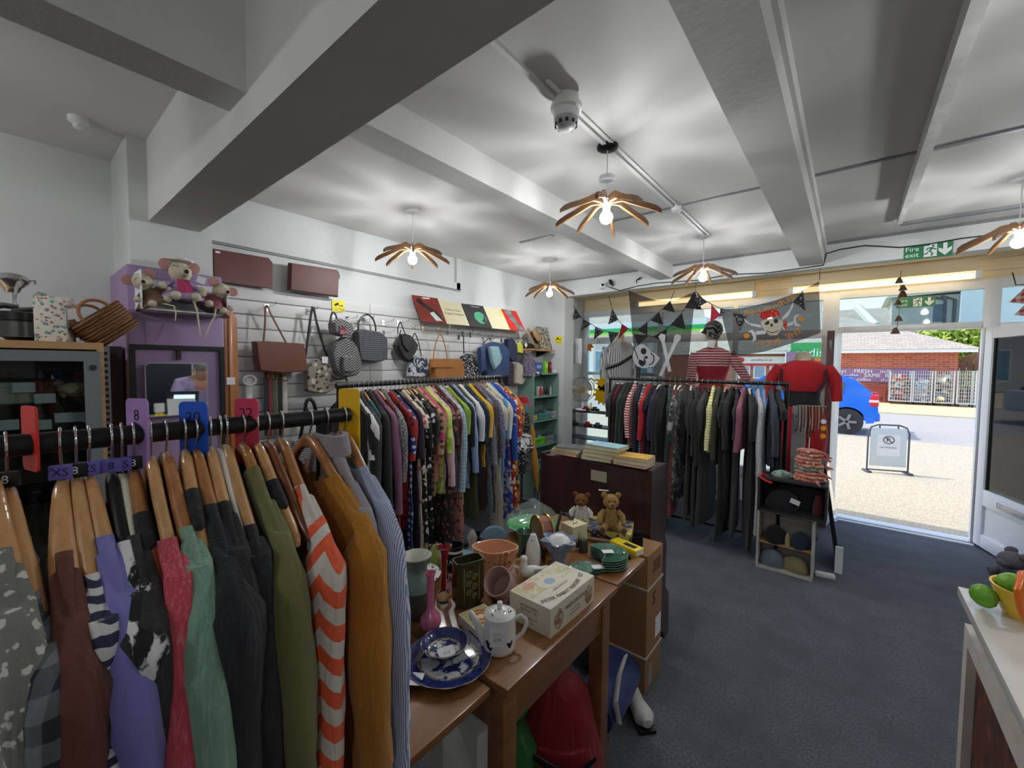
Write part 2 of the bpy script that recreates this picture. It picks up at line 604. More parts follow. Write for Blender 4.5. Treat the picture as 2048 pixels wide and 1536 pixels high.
MB().lathe([(0, 0), (0.035, 0), (0.034, -0.02), (0.02, -0.03), (0.018, -0.045), (0, -0.05)], 18).build('body', WHITE, pir)
# ------------------------------------------------------------------ shop front
fr = MB()
for x0, x1 in ((-3.05, -2.98), (-1.95, -1.90), (-1.07, -1.02), (-0.235, -0.10), (0.885, 0.985), (1.56, 1.64)):
 fr.box(x0, x1, YG - 0.035, YG + 0.035, 0, 2.33, bv=0.006)
fr.box(-2.98, 1.6, YG - 0.034, YG + 0.034, 2.25, 2.33)
wf = struct('window_1', fr, m_upvc)
b1 = MB()
b1.box(-2.98, -0.235, YG - 0.036, YG + 0.036, 1.86, 1.95, bv=0.008)
b1.box(-2.98, -1.95, YG - 0.036, YG + 0.036, 1.415, 1.46, bv=0.008)
b1.box(-2.98, -0.235, YG - 0.05, YG + 0.05, 0.30, 0.40)
b1.box(0.985, 1.56, YG - 0.036, YG + 0.036, 1.86, 1.95, bv=0.008)
b1.box(0.985, 1.56, YG - 0.036, YG + 0.036, 0.0, 0.5)
b1.build('window_bars', m_upvc, wf)
MB().box(-3.05, -0.235, YG - 0.02, YG + 0.02, 0, 0.3).build('stall_riser', m_upvc, wf)
for x0, x1, z0, z1 in ((-2.98, -1.95, 1.95, 2.25), (-1.90, -1.07, 1.95, 2.25), (-1.02, -0.235, 1.95, 2.25), (-2.98, -1.95, 1.46, 1.86), (-2.98, -1.95, 0.4, 1.415), (-1.90, -1.07, 0.4, 1.86), (-1.02, -0.235, 0.4, 1.86), (0.985, 1.56, 1.95, 2.25), (0.985, 1.56, 0.5, 1.86)):
 MB().box(x0, x1, YG - 0.004, YG + 0.004, z0, z1).build('pane', GLASS, wf)
d1 = struct('door_1', MB().box(-0.10, 0.885, YG - 0.04, YG + 0.04, 1.905, 1.965, bv=0.01).box(-0.10, 0.885, YG - 0.06, YG + 0.06, -0.005, 0.022, bv=0.006).box(-0.10, 0.9, YG - 0.11, YG - 0.075, -0.005, 0.012), m_upvc)
MB().box(-0.10, 0.885, YG - 0.004, YG + 0.004, 1.965, 2.25).build('pane', GLASS, d1)
# open leaf, hinged on the right
dl = thing('glazed_door', 'white plastic glazed door standing open at the right of the doorway', 'door', (0.925, YG - 0.05, 0.02), radians(-73.5))
m_rail = MB()
LW = 0.93
for x0, x1, z0, z1 in ((0, 0.095, 0, 1.89), (LW - 0.1, LW, 0, 1.89), (0.095, LW - 0.1, 1.79, 1.89), (0.095, LW - 0.1, 0, 0.11), (0.095, LW - 0.1, 0.36, 0.50)):
 m_rail.box(x0, x1, -0.03, 0.03, z0, z1, bv=0.008)
m_rail.build('frame', m_upvc, dl)
MB().box(0.09, LW - 0.09, -0.012, 0.012, 0.10, 0.37).build('lower_panel', m_upvc, dl)
MB().box(0.09, LW - 0.09, -0.008, 0.008, 0.495, 1.795).build('pane', glass_pane('door_glass', (215, 228, 226)), dl)
MB().box(0.09, 0.105, -0.016, 0.016, 0.495, 1.795).box(LW - 0.105, LW - 0.09, -0.016, 0.016, 0.495, 1.795).build('glazing_bead', mat('dark_gasket', (40, 42, 46), 0.6), dl)
lb = MB().box(0.28, 0.66, -0.045, -0.03, 0.395, 0.465, bv=0.01).build('letterbox', m_upvc, dl)
MB().box(0.31, 0.63, -0.05, -0.044, 0.41, 0.45, bv=0.006).build('flap', STEEL, lb)
hd = MB().box(0.865, 0.895, -0.042, -0.03, 0.86, 1.08, bv=0.006).build('handle', m_upvc, dl)
MB().tube([(0.88, -0.04, 1.03), (0.88, -0.075, 1.03), (0.80, -0.08, 1.03), (0.75, -0.075, 1.02)], [0.011, 0.011, 0.010, 0.008], 10).build('lever', BLACK_PL, hd)
MB().box(-0.004, 0.0, -0.028, 0.028, 0, 1.89).build('seal', mat('dark_gasket', (40, 42, 46), 0.6), dl)
# narrow second leaf swung in at the left, its lock edge towards us
dn = thing('narrow_door_leaf', 'narrow white door leaf swung inwards at the left of the doorway, lock edge showing', 'door', (-0.098, YG - 0.05, 0.02), radians(-97))
MB().box(0, 0.40, -0.03, 0.03, 0, 1.89, bv=0.006).build('leaf', m_upvc, dn)
ed = MB().box(0.40, 0.408, -0.028, 0.028, 0.0, 1.88).build('lock_edge', mat('dusty_brown_lock_strip', (110, 84, 82), 0.5, var=0.3, vscale=20, stretch=(1, 1, 0.2)), dn)
for z in (0.35, 0.8, 1.0, 1.35, 1.7):
 MB().box(0.407, 0.414, -0.011, 0.011, z, z + 0.09, bv=0.002).build('lock_plate', STEEL, ed)
# fluorescent tubes in the bay
m_tube = emat('warm_tube_light', (255, 232, 180), 3.2)
for i, (xa, xb, lb_) in enumerate(((-2.15, -0.83, 'long fluorescent tube fitting in the window bay behind the skull flag'), (-0.50, 0.81, 'long fluorescent tube fitting above the doorway'))):
 t_ = thing('fluorescent_light', lb_, 'light fitting', ((xa + xb) / 2, 5.2, 2.33), 0)
 h = (xb - xa) / 2
 MB().box(-h, h, -0.03, 0.03, 0.045, 0.165, bv=0.004).build('body', m_cream, t_)
 MB().tube([(-h + 0.03, 0, 0.01), (h - 0.03, 0, 0.01)], 0.026, 14).build('tube', m_tube, t_)
 for s in (-1, 1):
  MB().box(s * h - 0.02, s * h + 0.02, -0.028, 0.028, -0.02, 0.05, bv=0.004).build('end_cap', WHITE, t_)
# ------------------------------------------------------------------ pendant lamps made of coat hangers
hang_arm = None
def arm_mesh():
 """one half wooden coat hanger, root at origin pointing +x, drooping"""
 mb = MB()
 prof = [(0.0, -0.004, 0.017), (0.03, 0.004, 0.019), (0.055, 0.003, 0.017), (0.085, -0.012, 0.014), (0.13, -0.030, 0.013), (0.18, -0.047, 0.013), (0.215, -0.062, 0.013), (0.235, -0.076, 0.009)]
 mb.rings([[(x, s * 0.0065, z + d * h) for s, d in ((-1, -1), (1, -1), (1, 1), (-1, 1))] for x, z, h in prof])
 return mb.mesh('hanger_arm', 30)
ARM = arm_mesh()
m_lampwood = wood('lamp_hanger_wood', (92, 62, 36), (134, 96, 60), 0.4, 0, 6, 0.2)
m_bulb = emat('lit_bulb', (250, 252, 255), LAMP_POWER)
def pendant(x, y, dz, label, rot0, narms=8, group='hanger pendant lamps', disc=None):
 t_ = thing('pendant_lamp', label, 'lamp', (x, y, CEIL), 0, group)
 MB().lathe([(0, 0), (0.05, 0), (0.05, -0.012), (0.03, -0.022), (0, -0.022)], 22).build('ceiling_rose', WHITE if disc != 'open' else BLACK_PL, t_)
 MB().tube([(0, 0, -0.02), (0, 0, -dz + 0.03)], 0.003, 6).build('cord', WHITE, t_)
 if disc == 'open':
  MB().lathe([(0, -0.145), (0.038, -0.145), (0.038, -0.165), (0, -0.165)], 22).build('slipped_rose', WHITE, t_)
 h = MB().lathe([(0, 0.0), (0.016, 0), (0.02, -0.02), (0.02, -0.06), (0.016, -0.075), (0, -0.075)], 16, c=(0, 0, -dz + 0.03)).build('lamp_holder', WHITE, t_)
 if True:
  b = MB().sph((0, 0, -dz - 0.083), 0.031, 16).lathe([(0.014, -dz - 0.045), (0.018, -dz - 0.058), (0.02, -dz - 0.07)], 12).build('bulb', m_bulb, t_)
 for k in range(narms):
  a = rot0 + 2 * pi * k / narms
  ang = 0.05 + 0.14 * random.random()
  o = link('hanger_arm', ARM, m_lampwood, t_, loc=(0.022 * cos(a), 0.022 * sin(a), -dz), rot=(0, ang - 0.05, a))
 MB().tube([(0.023 * cos(2 * pi * k / 20), 0.023 * sin(2 * pi * k / 20), -dz) for k in range(21)], 0.003, 6).build('ring', STEEL, t_)
 return t_
pendant(-0.94, 1.865, 0.255, 'coat hanger pendant lamp nearest the smoke detector, with a slipped rose on its cord', 0.3, 8, disc='open')
pendant(-2.364, 1.803, 0.255, 'coat hanger pendant lamp by the slatted wall above the brown tote', 0.15)
pendant(-2.36, 3.48, 0.255, 'coat hanger pendant lamp in the far left corner of the ceiling', 0.5)
pendant(-0.945, 3.59, 0.255, 'coat hanger pendant lamp hanging in front of the pirate flags', 0.8)
pendant(0.70, 3.57, 0.27, 'coat hanger pendant lamp cut by the right edge of the picture', 0.25)
for x, y, s in ((0.9, 1.8, 'above the sales counter'), (-2.3, -0.9, 'above the back of the glass cabinet'), (-0.8, -1.3, 'behind the front rack, out of view'), (1.2, -1.3, 'at the back end of the counter')):
 pendant(x, y, 0.255, 'coat hanger pendant lamp ' + s, 0.4, group='pendant lamps out of view')
# cable, cctv camera, signs on the lintel
cab = [(1218, 575), (1240, 582), (1275, 573), (1312, 567), (1391, 562), (1460, 550), (1533, 547), (1600, 538), (1647, 531), (1653, 508), (1680, 500), (1730, 492), (1800, 496), (1860, 489), (1921, 478), (1990, 470), (2060, 462)]
tag(MB().tube([at(a, b_ - 1, 'y', YL - 0.008) for a, b_ in cab], 0.005, 6).build('cable', BLACK_PL), 'black cable clipped along the front lintel', 'cable')
cc = thing('security_camera', 'small white bullet security camera on the front lintel', 'security camera', at(1203, 574, 'y', YL - 0.05))
MB().lathe([(0, 0.05), (0.03, 0.05), (0.03, 0.046), (0.012, 0.03), (0, 0.03)], 14, m=RX(-pi / 2)).build('mount', WHITE, cc)
MB().lathe([(0, 0.03), (0.022, 0.03), (0.027, 0.0), (0.027, -0.05), (0.02, -0.055), (0, -0.055)], 16, m=RZ(0.7) @ RX(-pi / 2 - 0.25)).build('housing', WHITE, cc)
MB().lathe([(0, -0.053), (0.018, -0.053), (0.016, -0.058), (0, -0.058)], 14, m=RZ(0.7) @ RX(-pi / 2 - 0.25)).build('lens', BLACK_PL, cc)
tag(MB().tube([at(1219, 560, 'y', YL - 0.02), at(1222, 565, 'y', YL - 0.03), at(1226, 572, 'y', YL - 0.03)], [0.012, 0.022, 0.008], 10).build('plug_adaptor', BLACK_PL), 'black plug adaptor hanging beside the security camera', 'plug')
p0 = at(1273, 566, 'y', YL - 0.02)
tag(MB().tube([p0, p0 + Vector((0.0, 0, 0.03)), at(1281, 556, 'y', YL - 0.02)], [0.006, 0.007, 0.012], 8).build('cable_end', BLACK_PL), 'loose black cable end sticking up above the skull flag', 'cable')
m_green = mat('safety_green', (24, 118, 66), 0.4, var=0.03)
m_signw = mat('sign_white', (235, 240, 238), 0.5, var=0)
def fire_exit(c, w, h, label, face, name='fire_exit_sign'):
 """c centre; faces -y"""
 t_ = thing(name, label, 'sign', c)
 MB().box(-w / 2, w / 2, -0.003, 0.003, -h / 2, h / 2).build('board', m_green, t_)
 fm = face_m((0, -0.0045, 0), (1, 0, 0), (0, 0, 1))
 letters('Fire', h * 0.46, m_signw, t_, fm @ T(-w * 0.33, h * 0.2, 0))
 letters('exit', h * 0.46, m_signw, t_, fm @ T(-w * 0.33, -h * 0.2, 0))
 u = h
 mb = MB()
 f2 = lambda a, b_, tt: (a, -0.0045 - tt, b_)
 x = w * 0.05
 mb.prism([(x - 0.33 * u, -0.42 * u), (x + 0.32 * u, -0.42 * u), (x + 0.32 * u, 0.42 * u), (x - 0.05 * u, 0.42 * u), (x - 0.05 * u, 0.34 * u), (x - 0.33 * u, 0.34 * u)], 0, 0.0002, f2)
 mb.build('doorway_symbol', m_signw, t_)
 mn = MB()
 f3 = lambda a, b_, tt: (x + a * u, -0.0050 - tt, b_ * u)
 mn.prism([(0.13 + 0.07 * cos(2 * pi * k / 10), 0.30 + 0.07 * sin(2 * pi * k / 10)) for k in range(10)], 0, 0.0002, f3)
 for pl in ([(0.08, 0.22), (0.16, 0.18), (0.02, -0.06), (-0.10, -0.02)], [(0.02, -0.06), (0.16, -0.2), (0.10, -0.38), (0.02, -0.38), (0.06, -0.2), (-0.10, -0.04)], [(-0.10, -0.02), (-0.12, -0.2), (-0.34, -0.28), (-0.34, -0.2), (-0.18, -0.14), (-0.04, 0.02)], [(0.1, 0.2), (0.3, 0.06), (0.26, 0.0), (0.08, 0.12)], [(0.06, 0.22), (-0.16, 0.2), (-0.24, 0.04), (-0.17, 0.02), (-0.11, 0.13), (0.06, 0.12)]):
  mn.prism(pl, 0, 0.0002, f3)
 mn.build('running_figure', m_green, t_)
 xa = w * 0.345
 ar = MB()
 f4 = lambda a, b_, tt: (xa + a * u, -0.0045 - tt, b_ * u)
 ar.prism([(-0.1, 0.42), (0.1, 0.42), (0.1, 0.0), (0.32, 0.14), (0.32, -0.08), (0, -0.42), (-0.32, -0.08), (-0.32, 0.14), (-0.1, 0.0)], 0, 0.0002, f4)
 ar.build('arrow', m_signw, t_)
 return t_
s0, s1 = at(1808, 507, 'y', YL - 0.004), at(1906, 496, 'y', YL - 0.004)
fire_exit((s0 + s1) / 2, (s1 - s0).x, 0.108, 'green fire exit sign screwed to the white lintel above the doorway', None)
s0, s1 = at(1793, 608, 'y', YG - 0.012), at(1871, 601, 'y', YG - 0.012)
fire_exit((s0 + s1) / 2, (s1 - s0).x, 0.092, 'green fire exit sign stuck inside the glass fanlight over the door', None)
# string of bells
b0 = at(1802, 541, 'y', 4.62)
bl = thing('bell_string', 'string of small metal bells hanging in front of the doorway', 'bells', (b0.x, b0.y, b0.z))
m_bell = mat('tarnished_brass', (112, 92, 78), 0.4, 0.8, var=0.3, vscale=60)
sc = mpp(b0)
MB().tube([(0, 0, 0), (0.004, 0, -60 * sc), (-0.006, 0, -122 * sc)], 0.0022, 6).build('string', m_bell, bl)
for k, (dx, py, s) in enumerate(((-2, 18, 7), (4, 33, 7), (4, 46, 9), (-2, 62, 7), (0, 94, 7), (-4, 118, 8))):
 MB().lathe([(s * sc, -s * sc), (s * sc * 0.75, -s * sc * 0.5), (s * sc * 0.55, 0), (s * sc * 0.25, s * sc * 0.55), (0, s * sc * 0.6)], 12, c=(dx * sc, -0.012, -py * sc)).build('bell', m_bell, bl)
# ------------------------------------------------------------------ outside
def ground_mat(name, c1, c2, scale, c3=None, rough=0.9):
 m, t, b = _new(name)
 v = coords(t)
 f = ntex(t, v, scale, 3, 0.75)
 c = mixc(t, step(t, f, 0.35, 0.65), lin(c1), lin(c2))
 if c3:
  g = ntex(t, coords(t, (0.4, 1.6, 1)), 1.2, 3)
  c = mixc(t, step(t, g, 0.45, 0.7), c, lin(c3))
 t.links.new(c, b.inputs['Base Color'])
 b.inputs['Roughness'].default_value = rough
 bumpn(t, b, f, 0.3, 0.004)
 return m
def brick_mat(name, c1, c2, mortar, w=0.215, h=0.065, axis='XZ'):
 m, t, b = _new(name)
 tc = t.nodes.new('ShaderNodeTexCoord')
 sp = t.nodes.new('ShaderNodeSeparateXYZ')
 cb = t.nodes.new('ShaderNodeCombineXYZ')
 t.links.new(tc.outputs['Object'], sp.inputs[0])
 t.links.new(sp.outputs[0], cb.inputs[0])
 t.links.new(sp.outputs[2], cb.inputs[1])
 br = t.nodes.new('ShaderNodeTexBrick')
 br.inputs['Color1'].default_value = lin(c1)
 br.inputs['Color2'].default_value = lin(c2)
 br.inputs['Mortar'].default_value = lin(mortar)
 br.inputs['Scale'].default_value = 1.0
 br.inputs['Brick Width'].default_value = w
 br.inputs['Row Height'].default_value = h
 br.inputs['Mortar Size'].default_value = 0.008
 t.links.new(cb.outputs[0], br.inputs['Vector'])
 t.links.new(br.outputs[0], b.inputs['Base Color'])
 b.inputs['Roughness'].default_value = 0.9
 return m
m_pave = ground_mat('pale_aggregate_pavement', (150, 138, 116), (216, 204, 178), 75)
m_road = ground_mat('sunlit_grey_road', (150, 146, 140), (188, 184, 176), 40, (168, 164, 158))
m_kerb = mat('buff_kerb_paving', (206, 190, 150), 0.9, var=0.1, vscale=6)
m_brick = brick_mat('red_brickwork', (172, 84, 60), (196, 104, 76), (196, 164, 144), 0.30, 0.10)
m_tile = brick_mat('brown_roof_tiles', (172, 162, 148), (186, 176, 162), (142, 132, 120), 0.26, 0.09)
m_grey_render = mat('pebble_dash_render', (176, 176, 168), 0.95, var=0.12, vscale=30)
struct('floor_pavement', MB().box(-30, 30, YG + 0.06, 12.3, -0.30, -0.02), m_pave)
struct('floor_road', MB().box(-60, 60, 12.3, 20.2, -0.30, -0.09), m_road)
kp = struct('floor_far_pavement', MB().box(-60, 60, 20.2, 60, -0.30, -0.05), m_kerb)
struct('trim_10', MB().box(-30, 30, YG + 0.06, YG + 0.16, -0.02, -0.005), m_upvc)
# brick shop across the road, hipped tile roof
YB = 26.3
bs = thing('brick_shop_building', 'low red brick shop with brown hipped roof across the road', 'building', (0, YB, 0))
MB().box(-9.0, at(1917, 720, 'y', YB).x, 0, 7, -0.06, 2.45).build('wall', m_brick, bs)
xr = at(1957, 700, 'y', YB - 0.6).x
ev = 2.42
MB().box(-9.6, xr, -0.6, -0.5, ev - 0.16, ev + 0.02).box(-9.6, xr, -0.5, 7.6, ev - 0.04, ev).build('gutter', mat('white_gutter', (236, 236, 232), 0.5, var=0.02), bs)
MB().add([(-9.6, -0.65, ev), (xr + 0.1, -0.65, ev), (xr + 0.1, 7.6, ev), (-9.6, 7.6, ev), (-8.0, 3.4, ev + 2.25), (xr - 5.2, 3.4, ev + 2.25)], [(0, 1, 5, 4), (1, 2, 5), (2, 3, 4, 5), (3, 0, 4)]).build('roof', m_tile, bs, smooth=0)
# fascia with lettering and three windows to the left
w0, w1 = at(1462, 716, 'y', YB - 0.1), at(1573, 727, 'y', YB - 0.1)
MB().box(w0.x - 1.5, w1.x, -0.12, 0, w1.z, w0.z + 0.08).build('fascia', mat('white_fascia', (232, 230, 226), 0.5, var=0.02), bs)
MB().box(w0.x - 1.5, w1.x, -0.13, 0, w1.z - 0.14, w1.z).build('red_band', mat('red_fascia_band', (206, 54, 66), 0.5, var=0.02), bs)
el = at(1480, 720, 'y', YB - 0.14)
MB().lathe([(0, 0), (0.22, 0), (0.22, 0.01), (0, 0.01)], 20, m=RX(pi / 2), sy=0.7, c=(el.x, -0.13, el.z)).build('red_badge', mat('red_fascia_band', (206, 54, 66)), bs)
letters('postoffice.co.uk', 0.16, mat('dull_red_ink', (160, 70, 70), 0.7, var=0), bs, face_m((at(1524, 720, 'y', YB).x, -0.135, el.z), (1, 0, 0), (0, 0, 1)))
for px in (1488, 1519, 1552):
 c = at(px, 744, 'y', YB - 0.05)
 wd = MB().box(c.x - 0.30, c.x + 0.30, -0.06, 0.02, c.z - 0.36, c.z + 0.36).build('window', mat('white_fascia', (232, 230, 226)), bs)
 MB().box(c.x - 0.23, c.x + 0.23, -0.07, -0.05, c.z - 0.29, c.z + 0.29).build('pane', mat('grey_blind', (150, 164, 186), 0.3, var=0.05), wd)
# green shop panel
g0, g1 = at(1582, 686, 'y', YB - 0.7), at(1642, 716, 'y', YB - 0.7)
gs = thing('shop_sign', 'green shop sign panel with white lettering above the brick shop', 'sign', (0, YB - 0.7, 0))
MB().box(g0.x, g1.x, -0.05, 0.05, g1.z, g0.z).build('panel', mat('leaf_green_panel', (70, 165, 92), 0.4, var=0.12, vscale=5), gs)
MB().box(g0.x + 1.0, g1.x + 0.3, -0.05, 0.04, g1.z - 0.16, g1.z - 0.01).build('orange_band', mat('orange_band', (236, 120, 50), 0.5, var=0.02), gs)
letters('Londis', 0.58, mat('sign_white', (235, 240, 238)), gs, face_m((at(1611, 704, 'y', YB - 0.7).x, -0.06, at(1611, 706, 'y', YB - 0.7).z), (1, 0, 0), (0, 0, 1)))
p0_, p1_ = at(1573, 704, 'y', YB - 0.9), at(1618, 728, 'y', YB - 0.9)
pb = thing('poster_board', 'mauve poster board beside the green shop sign', 'sign', (0, YB - 0.9, 0))
MB().box(p0_.x, p1_.x, -0.03, 0.03, p1_.z, p0_.z).build('panel', mat('mauve_banner', (152, 112, 142), 0.5, var=0.05), pb)
MB().box(p0_.x - 0.05, p0_.x, -0.04, 0.04, 0, p0_.z).box(p1_.x, p1_.x + 0.05, -0.04, 0.04, 0, p0_.z).build('post', WHITE, pb)
# long banner
b0_, b1_ = at(1681, 736, 'y', YB - 0.05), at(1856, 767, 'y', YB - 0.05)
bn = thing('advert_banner', 'long mauve banner about fresh milk and coffee beans on the brick wall', 'banner', (0, YB - 0.03, 0))
MB().box(b0_.x - 1.4, b1_.x, -0.03, 0.0, b1_.z, b0_.z).build('sheet', mat('mauve_banner', (152, 112, 142), 0.5, var=0.05), bn)
m_bw = mat('sign_white', (235, 240, 238))
for s, px, py, sz in (('Always FRESH milk', 1718, 742.5, 0.25), ('and the SAME BEANS', 1736, 751, 0.25), ('as our coffee shops', 1724, 759, 0.22)):
 ws = s.split()
 tot = len(s)
 cur = 0
 for w_ in ws:
  c = at(px, py, 'y', YB - 0.08)
  cx_ = c.x + (cur + len(w_) / 2 - tot / 2) * sz * 0.60
  letters(w_, sz, m_bw, bn, face_m((cx_, -0.036, c.z), (1, 0, 0), (0, 0, 1)))
  cur += len(w_) + 1
# bench-like brown trolley bay rail
rb = thing('brown_rail', 'low brown metal rail standing against the brick wall', 'rail', (at(1745, 800, 'z', -0.05).x, YB - 0.4, -0.05))
m_brn = mat('red_brown_metal', (150, 70, 58), 0.6)
for x in (-0.35, 0.35):
 MB().box(x - 0.04, x + 0.04, -0.04, 0.04, 0, 0.75).build('post', m_brn, rb)
MB().box(-0.4, 0.4, -0.05, 0.05, 0.72, 0.80).box(-0.31, 0.31, -0.02, 0.02, 0.28, 0.70).build('panel', m_brn, rb)
# four roll cages of packaging
m_cage = mat('galvanised_wire', (206, 208, 206), 0.4, 0.5, var=0.05)
cx = [(1779, 1822), (1826, 1863), (1869, 1907), (1914, 1951)]
heaps = ((186, 150, 112), (196, 206, 204), (200, 168, 110), (120, 112, 104))
names = ('full of brown cardboard', 'full of clear plastic film', 'full of mixed cartons', 'standing empty next to the door frame')
def heap_mat(name, cs):
 m, t, b = _new(name)
 vo = t.nodes.new('ShaderNodeTexVoronoi')
 vo.inputs['Scale'].default_value = 5
 t.links.new(coords(t, (1, 1, 1.6)), vo.inputs['Vector'])
 cr = t.nodes.new('ShaderNodeValToRGB')
 cr.color_ramp.interpolation = 'CONSTANT'
 el_ = cr.color_ramp.elements
 while len(el_) < len(cs):
  el_.new(0.5)
 for i, c in enumerate(cs):
  el_[i].position = i / len(cs)
  el_[i].color = lin(c)
 t.links.new(vo.outputs['Color'], cr.inputs[0])
 t.links.new(cr.outputs[0], b.inputs['Base Color'])
 b.inputs['Roughness'].default_value = 0.8
 return m
hm = (heap_mat('cardboard_heap', ((180, 142, 104), (196, 158, 118), (70, 62, 60), (150, 116, 90), (190, 60, 60), (200, 196, 190), (96, 110, 120), (186, 150, 112))),
  heap_mat('plastic_film_heap', ((206, 214, 214), (176, 190, 194), (222, 226, 224), (196, 150, 160), (150, 176, 186), (214, 216, 214))),
  heap_mat('carton_heap', ((196, 150, 96), (220, 200, 150), (214, 190, 60), (96, 84, 78), (214, 210, 204), (150, 120, 96), (60, 60, 66), (226, 226, 220))), None)
for i, (a, b_) in enumerate(cx):
 p = at((a + b_) / 2, 806, 'z', -0.05)
 yc = YB - 1.0
 x0, x1 = at(a, 790, 'y', yc).x, at(b_, 790, 'y', yc).x
 ztop = at(a, 742, 'y', yc).z
 t_ = thing('roll_cage', 'tall wire roll cage across the road ' + names[i], 'roll cage', ((x0 + x1) / 2, yc, -0.05), 0, 'roll cages by the brick wall')
 w = (x1 - x0) / 2
 h = ztop + 0.05
 MB().tube([(-w, 0, 0.12), (-w, 0, h), (w, 0, h), (w, 0, 0.12)], 0.03, 6).tube([(-w, 0.7, 0.12), (-w, 0.7, h), (w, 0.7, h), (w, 0.7, 0.12)], 0.03, 6).box(-w, w, 0, 0.7, 0.12, 0.17).build('frame', m_cage, t_)
 g = MB()
 for k in range(1, 8):
  x = -w + 2 * w * k / 8
  g.box(x - 0.008, x + 0.008, -0.008, 0.008, 0.17, h)
 for k in range(1, 9):
  z = 0.17 + (h - 0.17) * k / 9
  g.box(-w, w, -0.008, 0.008, z - 0.008, z + 0.008)
 for s in (-w, w):
  for k in range(1, 9):
   z = 0.17 + (h - 0.17) * k / 9
   g.box(s - 0.008, s + 0.008, 0, 0.7, z - 0.008, z + 0.008)
 g.build('mesh_panel', m_cage, t_)
 for sx in (-w + 0.06, w - 0.06):
  for sy in (0.08, 0.62):
   MB().lathe([(0, -0.02), (0.06, -0.02), (0.06, 0.02), (0, 0.02)], 12, m=RY(pi / 2), c=(sx, sy, 0.06)).build('wheel', BLACK_PL, t_)
 if hm[i]:
  mb = MB()
  rnd = random.Random(i)
  for k in range(34):
   z = 0.22 + (h - 0.42) * (k / 34) * (0.8 if i == 1 else 1)
   m_ = T(rnd.uniform(-w * 0.45, w * 0.45), 0.3 + rnd.uniform(-0.12, 0.12), z) @ Matrix.Rotation(rnd.uniform(-0.5, 0.5), 4, 'Y') @ RZ(rnd.uniform(-0.4, 0.4))
   s = (rnd.uniform(0.12, w * 0.5), rnd.uniform(0.08, 0.2), rnd.uniform(0.05, 0.12))
   mb.box(-s[0], s[0], -s[1], s[1], -s[2], s[2], m=m_)
  o = mb.build('packaging_heap', hm[i], None, 0, loc=((x0 + x1) / 2, yc, -0.05))
  tag(o, ('brown cardboard and boxes heaped in the first roll cage', 'clear plastic film heaped in the second roll cage', 'mixed cartons and papers heaped in the third roll cage')[i], 'packaging')
  o['kind'] = 'stuff'
# fence and shrub at the end of the shop
fc = thing('timber_fence', 'brown timber fence beyond the end of the brick shop', 'fence', (at(1935, 735, 'y', 29).x, 29, 0))
for k in range(9):
 MB().box(-0.9 + 0.22 * k, -0.71 + 0.22 * k, -0.02, 0.02, -0.05, 1.7 + 0.14 * k).build('board', wood('fence_brown', (112, 76, 62), (150, 108, 90), 0.8, 2, 2, 0), fc)
def leafy(name, loc, r, label, cat, col1, n, seed, trunk=True):
 rnd = random.Random(seed)
 t_ = thing(name, label, cat, loc)
 mb = MB()
 for k in range(n):
  a, b_ = rnd.uniform(0, 2 * pi), math.acos(rnd.uniform(-1, 1))
  q = rnd.uniform(0.6, 1.0)
  p = Vector((r[0] * q * sin(b_) * cos(a), r[1] * q * sin(b_) * sin(a), r[2] * q * cos(b_) + r[2]))
  u_ = Vector((rnd.uniform(-1, 1), rnd.uniform(-1, 1), rnd.uniform(-1, 1))).normalized()
  v_ = u_.orthogonal().normalized()
  s = rnd.uniform(0.06, 0.12) * max(r)
  mb.add([p - u_ * s, p + v_ * s * 0.5, p + u_ * s, p - v_ * s * 0.5], [(0, 1, 2, 3)])
 fo = mb.build('foliage', mat(name + '_leaf_' + str(seed), col1, 0.7, var=0.35, vscale=1.5), t_, 0)
 MB().tube([(0, 0, -0.1 - loc[2] * 0.9), (0, 0, r[2])], [0.12, 0.06], 7).build('stem', wood('bark', (90, 70, 54), (120, 96, 76), 0.9, 2, 3, 0), t_)
 return t_
sp_ = at(1940, 742, 'y', 28)
leafy('yellow_shrub', (sp_.x, 28, 0.6), (0.9, 0.5, 0.45), 'yellow green shrub at the foot of the timber fence', 'shrub', (190, 184, 84), 500, 3)
tp = at(1912, 680, 'y', 38)
leafy('garden_tree', (tp.x, 38, tp.z - 1.6), (2.6, 1.6, 1.3), 'bright green tree top showing above the brick shop roof', 'tree', (150, 172, 66), 1800, 4)
tp = at(1950, 690, 'y', 40.5)
leafy('garden_tree', (tp.x, 40.5, tp.z - 1.6), (2.2, 1.6, 1.4), 'darker green tree beside the doorway edge behind the shop roof', 'tree', (96, 128, 56), 1500, 5)
# pale house beyond, and roofs
hb = thing('rendered_house', 'pale grey rendered house behind the brick shop roof', 'building', (0, 44, 0))
xa, xb, xm = at(1783, 640, 'y', 44).x, at(1966, 640, 'y', 44).x, at(1917, 640, 'y', 44).x
zt = at(1850, 592, 'y', 44).z
MB().box(xa, xm, 0, 8, 0, zt).build('wall', m_grey_render, hb)
MB().box(xm, xb + 8, -0.6, 8, 0, zt + 0.4).build('side_wall', mat('pale_blue_render', (206, 216, 222), 0.9, var=0.04), hb)
MB().add([(xa - 0.4, -0.4, zt), (xb + 8, -0.4, zt + 0.5), (xb + 8, 8, zt + 0.5), (xa - 0.4, 8, zt), (xa, -0.4, zt + 0.4), (xb + 8, -0.4, zt + 1.2), (xb + 8, 8, zt + 1.2), (xa, 8, zt + 0.4)], [(0, 3, 2, 1), (4, 5, 6, 7), (0, 1, 5, 4), (1, 2, 6, 5), (2, 3, 7, 6), (3, 0, 4, 7)]).build('roof', mat('pale_eaves', (214, 214, 208), 0.8, var=0.03), hb)
c = at(1877, 626, 'y', 44)
